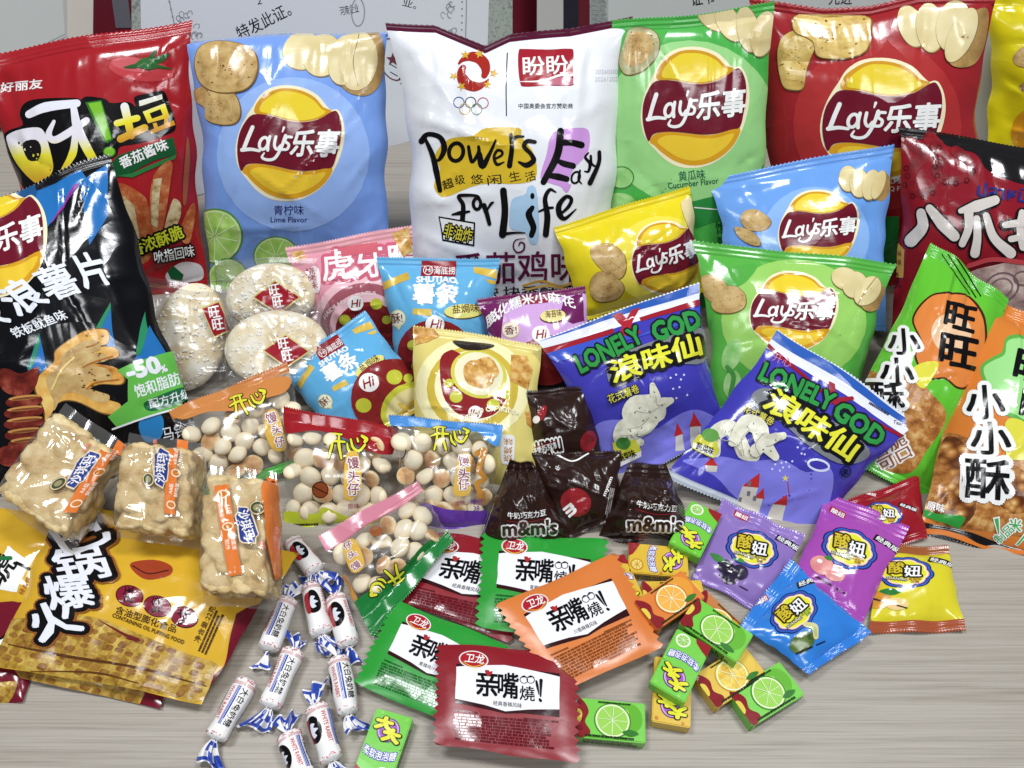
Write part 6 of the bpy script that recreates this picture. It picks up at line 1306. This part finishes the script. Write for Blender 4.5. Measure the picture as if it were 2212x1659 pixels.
p.art('waffle_picture', [(blob([(0, 0), (1, 0), (1, 1)], 2), WAFFLE)][:0] + waffle([(190, 690), (330, 660), (600, 680), (780, 740), (1000, 830), (1250, 930), (1400, 980), (1390, 1040), (1300, 1228), (1100, 1190), (880, 1150), (500, 1085), (100, 1015), (-70, 985), (-40, 800), (60, 700)], 3) + [(line([(60, 860), (420, 930), (900, 1010), (1340, 1130)], [6, 18, 16, 6]), (90, 50, 22)), (line([(640, 700), (820, 800), (900, 830), (820, 820)], [4, 20, 26, 6]), (110, 34, 34)), (line([(200, 1030), (620, 1040), (900, 1110)], [4, 14, 6]), (96, 56, 24))])
tl = [("火", (275, 850), (560, 765), 235), ("爆", (345, 640), (640, 610), 215), ("锅", (415, 470), (730, 425), 215), ("巴", (450, 300), (740, 190), 210)]
t = p.art('title_shadow', [(txt(c, a, b, h, .17, -.25), (150, 84, 34)) for c, a, b, h in tl] + [(txt(c, a, b, h, .13, -.25), BLK) for c, a, b, h in tl])
p.art('title_lettering', [(txt(c, a, b, h, .055, -.25), (226, 228, 238)) for c, a, b, h in tl], t)
p.art('pot_picture', [(blob([(850, 330), (1000, 310), (1110, 350), (1100, 410), (960, 440), (870, 390)], 4), (160, 60, 34)), (line([(860, 350), (960, 400), (1090, 380)], 8), (70, 26, 20))])
for c, x, y in (("麻", 840, 545), ("辣", 1020, 612), ("味", 1195, 682)):
    d = p.art('red_disc', [(ell(x, y, 92, 70, 15), (40, 14, 16)), (ell(x, y, 85, 64, 15), (132, 26, 52))])
    p.art('disc_lettering', [(txt(c, (x + 34, y + 52), (x + 44, y - 56), 82, .02), (34, 12, 20))], d)
p.art('slogan_lettering', [(txt("含油型膨化食品", (745, 655), (1135, 785), 52, .02), (60, 30, 14)), (txt("CONTAINING OIL PUFFING FOOD", (728, 680), (1190, 858), 26, .02), (60, 30, 14)), (txt("净含量:22克", (1290, 850), (1400, 620), 40, .02), (60, 30, 14)), (smallprint((1340, 930), (1460, 660), 70, 3, .6, 3), (70, 40, 20))])
p = PK['waffleunder']; p.fr = crop(0, 2)
p.art('waffle_picture', waffle([(-40, 980), (100, 890), (300, 940), (700, 1040), (930, 1100), (880, 1262), (640, 1240), (300, 1150), (0, 1110)], 5))
p.art('title_lettering', [(txt("Q", (-40, 960), (95, 950), 100, .16), BLK), (txt("Q", (-40, 960), (95, 950), 100, .05), WHT), (line([(90, 770), (40, 830), (0, 850)], 60), BLK), (line([(90, 770), (40, 830), (0, 850)], 30), WHT)])
p = PK['wafflelow']; p.fr = crop(0, 2)
p.art('waffle_picture', waffle([(-60, 1130), (40, 1100), (110, 1110), (60, 1228), (-60, 1240)], 7))
p = PK['waffleleft']; p.fr = crop(0, 2)
t = p.art('title_panel', [(poly([(50, 220), (200, 330), (110, 520), (-10, 500)]), WHT), (poly([(-20, 340), (60, 220), (100, 260), (20, 400)]), WHT)])
p.art('title_lettering', [(txt("琥", (10, 500), (120, 340), 150, .04), BLK), (line([(10, 300), (70, 300)], 26), (30, 110, 60)), (line([(110, 330), (190, 370)], 20), BLK)], t)
p.art('slogan_lettering', [(txt("经典怀旧零食", (150, 540), (270, 320), 36, .01), (150, 70, 30))])

# ---- pastry bar wrappers
def barprint(p, M, flip=False):
    """unit frame of the label: (0,0)-(1,0) along the orange band"""
    p.fr = M
    s_ = p.art('orange_band', [(poly([(-.45, .0), (1.5, .0), (1.5, .30), (-.45, .30)]), (222, 116, 44))])
    p.art('band_lettering', [(txt("AA级", (-.02, .14), (.20, .14), -.12, .03), (244, 226, 210)), (txt("鲜鸡蛋", (-.06, .285), (.24, .285), -.10, .02), (244, 226, 210)), (txt("全蛋液", (.66, .13), (.96, .13), -.10, .03), (244, 226, 210)), (txt("制作", (.72, .27), (.94, .27), -.10, .02), (244, 226, 210)), (ring(.45, .15, .075, .11, .03), (240, 214, 180)), (ell(.45, .15, .05, .08), (206, 120, 40)), (ring(-.25, .15, .075, .11, .03), (240, 214, 180)), (ell(-.25, .15, .05, .08), (206, 120, 40))], s_)
    e = p.art('blue_label', [(poly([(.10, -.34), (.20, -.42), (.72, -.50), (.80, -.42), (.92, -.40), (.86, -.12), (.80, -.05), (.24, -.03), (.18, -.10), (.04, -.12)]), (226, 206, 170)), (poly([(.13, -.33), (.22, -.39), (.72, -.47), (.79, -.39), (.88, -.37), (.83, -.13), (.78, -.08), (.26, -.06), (.20, -.12), (.08, -.14)]), (40, 60, 140))])
    p.art('label_lettering', [(txt("沙琪玛", (.18, -.10), (.80, -.16), -.26, .05), (236, 232, 228))], e)
    e = p.art('round_emblem', [(ell(.16, -.55, .16, .17), (150, 96, 50)), (ell(.16, -.55, .145, .155), (206, 196, 150)), (ell(.16, -.55, .12, .13), (66, 70, 48)), (ell(.16, -.55, .07, .08), (150, 140, 96))])
    p.art('flavour_lettering', [(txt("蛋酥", (.88, -.44), (1.06, -.48), -.11, .03), (232, 130, 110))])
def C0(x, y, r=1): return np.array([x / 3.0, y / 3.0 + 553.0 * r])
def mk0(o, x, y, r=1): o, x, y = C0(*o, r), C0(*x, r), C0(*y, r); return frame_map(o, x - o, y - o)
barprint(PK['barleft'], mk0((505, 1530), (715, 1240), (790, 1545)))
barprint(PK['barmid'], mk0((1085, 1530), (1130, 1235), (1320, 1590)))
_d = lambda x, y: np.array([x, y], float)
barprint(PK['barright'], frame_map(_d(500, 1090), _d(16, 100), _d(-98, 16)))
PK['barright'].fr = IDENT
PK['barright'].art('orange_edge', [(poly([(578, 1030), (600, 1040), (612, 1200), (600, 1260), (588, 1180)]), (222, 116, 44))])
for k_, o_, ex_, ey_ in (('crk1', (468, 690), (26, 60), (-34, 14)), ('crk2', (598, 642), (52, 34), (-44, 34)), ('crk3', (618, 758), (48, 34), (-46, 32))):
    p = PK[k_]; p.fr = frame_map(o_, ex_, ey_); 
    fx, fy = np.array(ex_, float), np.array(ey_, float)
    e = p.art('diamond_label', [(poly([(-.56, -.56), (.56, -.56), (.56, .56), (-.56, .56)]), (206, 190, 120)), (poly([(-.5, -.5), (.5, -.5), (.5, .5), (-.5, .5)]), (160, 26, 40))])
    if e is None: continue
    p.fr = IDENT; o_ = np.array(o_, float); s_ = 15
    p.art('label_lettering', [(txt("旺", o_ + (-14, -2), o_ + (8, -6), 24, .05), WHT), (txt("旺", o_ + (-6, 24), o_ + (16, 20), 24, .05), WHT)], e)

# ---- cartons
def gum_logo(F, M):
    F.art('round_logo', mapitems([(ell(.26, .5, .17, .30), (96, 50, 120)), (ell(.26, .5, .155, .275), (206, 160, 216)), (ell(.26, .5, .13, .23), (160, 90, 180))], M), None)
    it = []
    for o_, m in ((.16, BLK), (.09, (222, 220, 50))):
        it += [(txt("大", (.27, .86), (.27, .44), .17, o_), m), (txt("大", (.41, .58), (.41, .16), .17, o_), m)]
    F.art('logo_lettering', mapitems(it, M))
    F.art('name_lettering', mapitems([(txt("柔软泡泡糖", (.63, .95), (.63, .08), .12, .10, arc=-.05), (70, 66, 170)), (txt("柔软泡泡糖", (.63, .95), (.63, .08), .12, .03, arc=-.05), (240, 240, 246))], M))
def carton_print(key, kind, flip=False, fruit=None):
    top, side, end = CARTONS[key]
    U = (lambda q: np.stack([1 - np.asarray(q, float)[:, 0], 1 - np.asarray(q, float)[:, 1]], 1)) if flip else (lambda q: np.asarray(q, float))
    class Raw:  # print in the unit frame of the face
        pass
    F = Face(top.E[0], top.E[1], top.E[2], top.root, top.o); F.st = U; F.fr = lambda q: q
    G = Face(side.E[0], side.E[1], side.E[2], side.root, side.o); G.st = lambda q: np.asarray(q, float); G.fr = lambda q: q
    if kind == 'logo':
        gum_logo(F, lambda q: q)
        F.art('fruit_picture', [(ell(.86, .28, .11, .2), fruit[0]), (ell(.86, .28, .085, .155), fruit[1])] + [(line([(.86, .28), (.86 + .08 * math.cos(a), .28 + .145 * math.sin(a))], .008, straight=True), fruit[0]) for a in np.linspace(0, 5.6, 8)] + [(ell(x, y, r, r * 1.7, n=16), fruit[2]) for x, y, r in ((.06, .12, .03), (.04, .8, .025), (.62, .9, .02), (.46, .06, .022))] + [(poly([(.93, .62), (1, .55), (1, 1), (.80, 1), (.86, .8)]), (150, 34, 40))])
    else:
        it = [(ell(.52, .52, .27, .44), fruit[0]), (ell(.52, .52, .25, .41), (226, 236, 190)), (ell(.52, .52, .225, .37), fruit[1])]
        it += [(line([(.52, .52), (.52 + .21 * math.cos(a), .52 + .35 * math.sin(a))], .010, straight=True), (230, 238, 200)) for a in np.linspace(0, 5.6, 8)]
        it = [(ell(.76, .42, .20, .38), fruit[2]), (ell(.70, .30, .06, .10), fruit[3])] + it
        it = it + [(blob([(.0, .06), (.10, .10), (.17, .34), (.12, .60), (.20, .82), (.16, .95), (.0, .94)], 4), (136, 32, 38)), (blob([(.0, .30), (.07, .36), (.06, .58), (.0, .64)], 4), (222, 196, 70)), (blob([(.66, .80), (.78, .72), (.90, .80), (.78, .88)], 4), (52, 120, 44))]
        F.art('fruit_picture', it)
        F.art('print_line', [(smallprint((.12, .97), (.95, .97), -.06, 1, .9, 4), (30, 50, 20)), (smallprint((.3, .10), (.8, .10), -.05, 1, .9, 5), (30, 60, 20))])
    G.art('side_lettering', [(smallprint((.10, .88), (.92, .88), -.62, 2, .8, len(key) + 3), (30, 40, 16))])
LF = ((60, 140, 36), (150, 206, 84), (96, 176, 48), (160, 216, 96)); OF = ((206, 104, 30), (240, 172, 70), (226, 150, 50), (244, 200, 110)); PF = ((206, 160, 40), PINEAP, (226, 190, 80), (240, 220, 140)); YF = ((190, 140, 40), (232, 206, 110), (206, 130, 60))
carton_print('c1', 'logo', False, ((230, 240, 210), (140, 200, 80), (130, 210, 84)))
carton_print('c2', 'logo', True, YF); carton_print('c3b', 'fruit', False, PF); carton_print('c3', 'fruit', False, OF)
carton_print('c4b', 'fruit', False, OF); carton_print('c4', 'fruit', False, LF)
carton_print('c6', 'logo', False, YF); carton_print('c7', 'fruit', False, PF)
carton_print('c5', 'logo', False, ((230, 240, 210), (140, 200, 80), (130, 210, 84))); carton_print('c8', 'fruit', False, LF); carton_print('c9', 'fruit', False, LF)
carton_print('c10', 'logo', True, ((230, 240, 210), (140, 200, 80), (130, 210, 84))); carton_print('c11', 'logo', True, YF)

# ---- milk candies: a = start measure, b = end measure, roll turns the print round the roll
REDL, BLUL = (186, 50, 60), (44, 74, 176)
def candyprint(c, mode):
    """surface frame: s along the roll 0-1, t round it 0-1 (.5 faces up)"""
    R_ = 5.3 / 4.2                                             # girth to length
    it = []
    for k in range(3): it.append((poly([(.12 + .018 * k, .2), (.126 + .018 * k, .2), (.126 + .018 * k, .8), (.12 + .018 * k, .8)]), REDL))
    rnd = random.Random(int(c.P[0, 0, 0] * 1e5) & 255)
    for end in (.045, .90):
        for k in range(34):
            x, y = end + rnd.uniform(0, .055), rnd.uniform(.12, .88); w, h = rnd.uniform(.008, .018), rnd.uniform(.012, .03)
            it.append((poly([(x, y), (x + w, y), (x + w, y + h), (x, y + h)]), (206, 100, 110)))
    c.art('end_pattern', it)
    t0 = .5 + mode
    ov = lambda x, y, rx, ry: poly([(x + rx * math.cos(a), y + ry * math.sin(a)) for a in np.linspace(0, 2 * math.pi, 30, endpoint=False)])
    c.art('oval_emblem', [(ov(.44, t0 + .27, .23, .115), BLK), (blob([(.24, t0 + .31), (.36, t0 + .33), (.50, t0 + .32), (.64, t0 + .33), (.60, t0 + .39), (.42, t0 + .42), (.27, t0 + .40)], 4), (176, 40, 50)), (blob([(.33, t0 + .29), (.36, t0 + .23), (.41, t0 + .26), (.46, t0 + .20), (.50, t0 + .26), (.56, t0 + .24), (.57, t0 + .30), (.45, t0 + .315)], 3), (214, 220, 232))])
    c.art('stripes', [(poly([(.18, t0 - .03 + k), (.80, t0 - .03 + k), (.80, t0 - .03 + k + w), (.18, t0 - .03 + k + w)]), BLUL) for k, w in ((0, .022), (.03, .012), (.05, .006))])
    c.art('lettering', [(txt("大白兔奶糖", (.20, t0 - .05), (.80, t0 - .05), -.105, .03), BLK), (txt("WHITE RABBIT", (.20, t0 + .115), (.74, t0 + .115), -.06, .012), (206, 70, 80))])
cand = [("white milk candy nearest the bottom left, its tail fanned on the table", (538, 1467), (464, 1598), 0, .0, 1, (0, 1)),
        ("white milk candy with black writing up, in the middle of the candy heap", (637, 1402), (581, 1530), 0, .02, 2, (1, 1)),
        ("white milk candy beside the clear wrapped pastry bar, writing up", (624, 1292), (578, 1406), 0, .03, 3, (1, 1)),
        ("white milk candy with black oval emblem up, between two others near the pastry bar", (670, 1262), (695, 1372), 0, -.27, 4, (1, 1)),
        ("white milk candy with black oval emblem up, beside the green sealed bun bag", (724, 1286), (754, 1396), 0, -.22, 5, (1, 1)),
        ("white milk candy with writing up, left of the front green spicy strip packet", (730, 1420), (754, 1544), 0, .0, 6, (1, 1)),
        ("white milk candy with oval emblem up, lying above the bottom edge", (682, 1524), (718, 1646), 0, -.16, 7, (1, 1)),
        ("white milk candy cut off by the bottom edge of the picture", (622, 1584), (660, 1692), 0, -.12, 8, (1, 0)),
        ("white milk candy half under the right pastry bar, oval emblem up", (628, 1168), (684, 1238), 0, -.27, 9, (0, 1))]
for lb, a, b, z, md, sd, en in cand: candyprint(candy(lb, a, b, z, 0, sd, en), md)

# ---- certificates
PAPER = plain("certificate_paper", (226, 230, 236), 0.6); GUIL = food("guilloche_border", [(0.35, (120, 130, 124)), (0.5, (176, 184, 176)), (0.65, (140, 150, 142))], 160, 'noise', 3, 0.6, film_bump=False)
DRED = plain("dark_red_leatherette", (96, 12, 30), 0.45); SILV = plain("brushed_silver_frame", (186, 184, 180), 0.4); GREYD = plain("grey_frame_side", (96, 96, 104), 0.5); NAVY = plain("dark_frame_side", (26, 20, 36), 0.5); PAPG = plain("greyish_paper", (196, 200, 198), 0.6); LINEG = plain("grey_print", (150, 156, 160), 0.6); INK = plain("black_print", (20, 20, 24), 0.6); SEALR = plain("seal_print", (110, 50, 60), 0.6)
f = board('certificate', 'white certificate with slanted black text in a dark red folder', (890, 303), 12, 27, [(205, -260), (1160, -260), (1160, 236), (205, 500)], 0.006, DRED)
f.art('patterned_border', [(poly([(284, -260), (1107, -260), (1107, 255), (900, 306), (430, 424), (284, 470)]), GUIL)])
f.art('paper', [(poly([(300, -260), (1064, -260), (1048, 262), (900, 303), (430, 420), (310, 450)]), PAPER)])
f.art('frame_side', [(poly([(205, -260), (246, -260), (284, 60), (250, 60)]), GREYD)])
f.art('lettering', [(txt("特发此证。", (520, 88), (632, 32), 32, .01), INK), (txt("2", (556, 10), (566, 8), 14), INK), (txt("河南企业", (736, 34), (776, 26), 20, .0), INK), (txt("业。", (868, 12), (898, 20), 18, .0), INK), (txt("三十年\n一月", (828, 160), (880, 190), 46, .0), INK)])
dots = [(ell(366 + 6 * k * .55, 4 + 16 * k, 2.2, n=8), LINEG) for k in range(14)] + [(ell(998 - .2 * k, 4 + 15 * k, 2.2, n=8), LINEG) for k in range(12)] + [(line([(356, -40), (380, 70), (410, 230)], 2), LINEG), (line([(1008, -40), (1006, 60), (1000, 220)], 2), LINEG)]
rnd = random.Random(3)
for cx, cy in ((400, 30), (430, 70), (965, 20), (975, 75), (960, 130), (430, 110)):
    for k in range(5): dots.append((ring(cx + rnd.uniform(-14, 14), cy + rnd.uniform(-14, 14), 7, 5, 1.6, rnd.uniform(0, 180), 0, 260, 12), LINEG))
f.art('ornament', dots)
f.art('round_seal', [(ring(850, 128, 30, 46, 2.5, -15), SEALR), (poly([(848 + (15 if i % 2 == 0 else 6) * math.cos(math.pi * i / 5 - 1.57), 128 + (15 if i % 2 == 0 else 6) * math.sin(math.pi * i / 5 - 1.57)) for i in range(10)]), SEALR), (ring(773, 26, 14, 30, 2, 0), LINEG)])
f = board('certificate', 'certificate in a silver and dark red frame behind the green and red bags', (1500, 300), 12, -14, [(1160, -260), (2210, -330), (2200, 420), (1160, 260)], 0.02, DRED)
f.art('silver_edge', [(poly([(1160, -260), (1217, -260), (1217, 236), (1160, 236)]), SILV)])
f.art('dark_edge', [(poly([(1217, -260), (1250, -260), (1250, 240), (1217, 240)]), NAVY)])
f.art('patterned_border', [(poly([(1274, -260), (2100, -310), (2100, 300), (1274, 250)]), GUIL)])
f.art('paper', [(poly([(1314, -260), (2088, -310), (2088, 300), (1314, 245)]), PAPG)])
f.art('ornament', [(ring(1292, y, 15, 7, 1.6, 0), LINEG) for y in range(-40, 80, 9)])
f.art('lettering', [(txt("证书", (1495, 14), (1545, 6), 34, .02), INK), (txt("先进", (1790, 10), (1840, 10), 30, .02), INK)])
f.art('grey_page', [(poly([(2112, -330), (2205, -330), (2205, 330), (2075, 330)]), PAPG)])
f = board('certificate', 'greyish framed certificate cut off at the top left corner', (60, 280), 16, 18, [(-360, -260), (206, -260), (250, 225), (-360, 480)], 0.02, SILV)
f.art('paper', [(poly([(-360, -260), (118, -260), (142, 90), (-360, 330)]), PAPG)])
f.art('line_print', [(line([(-40, 150), (60, 112), (140, 74)], 2), LINEG), (line([(-40, 158), (60, 118), (140, 80)], 1.5), LINEG)])
f.art('wood_edge', [(poly([(142, -260), (206, -260), (222, 80), (146, 90)]), plain("pale_wood_frame", (206, 200, 190), 0.5))])
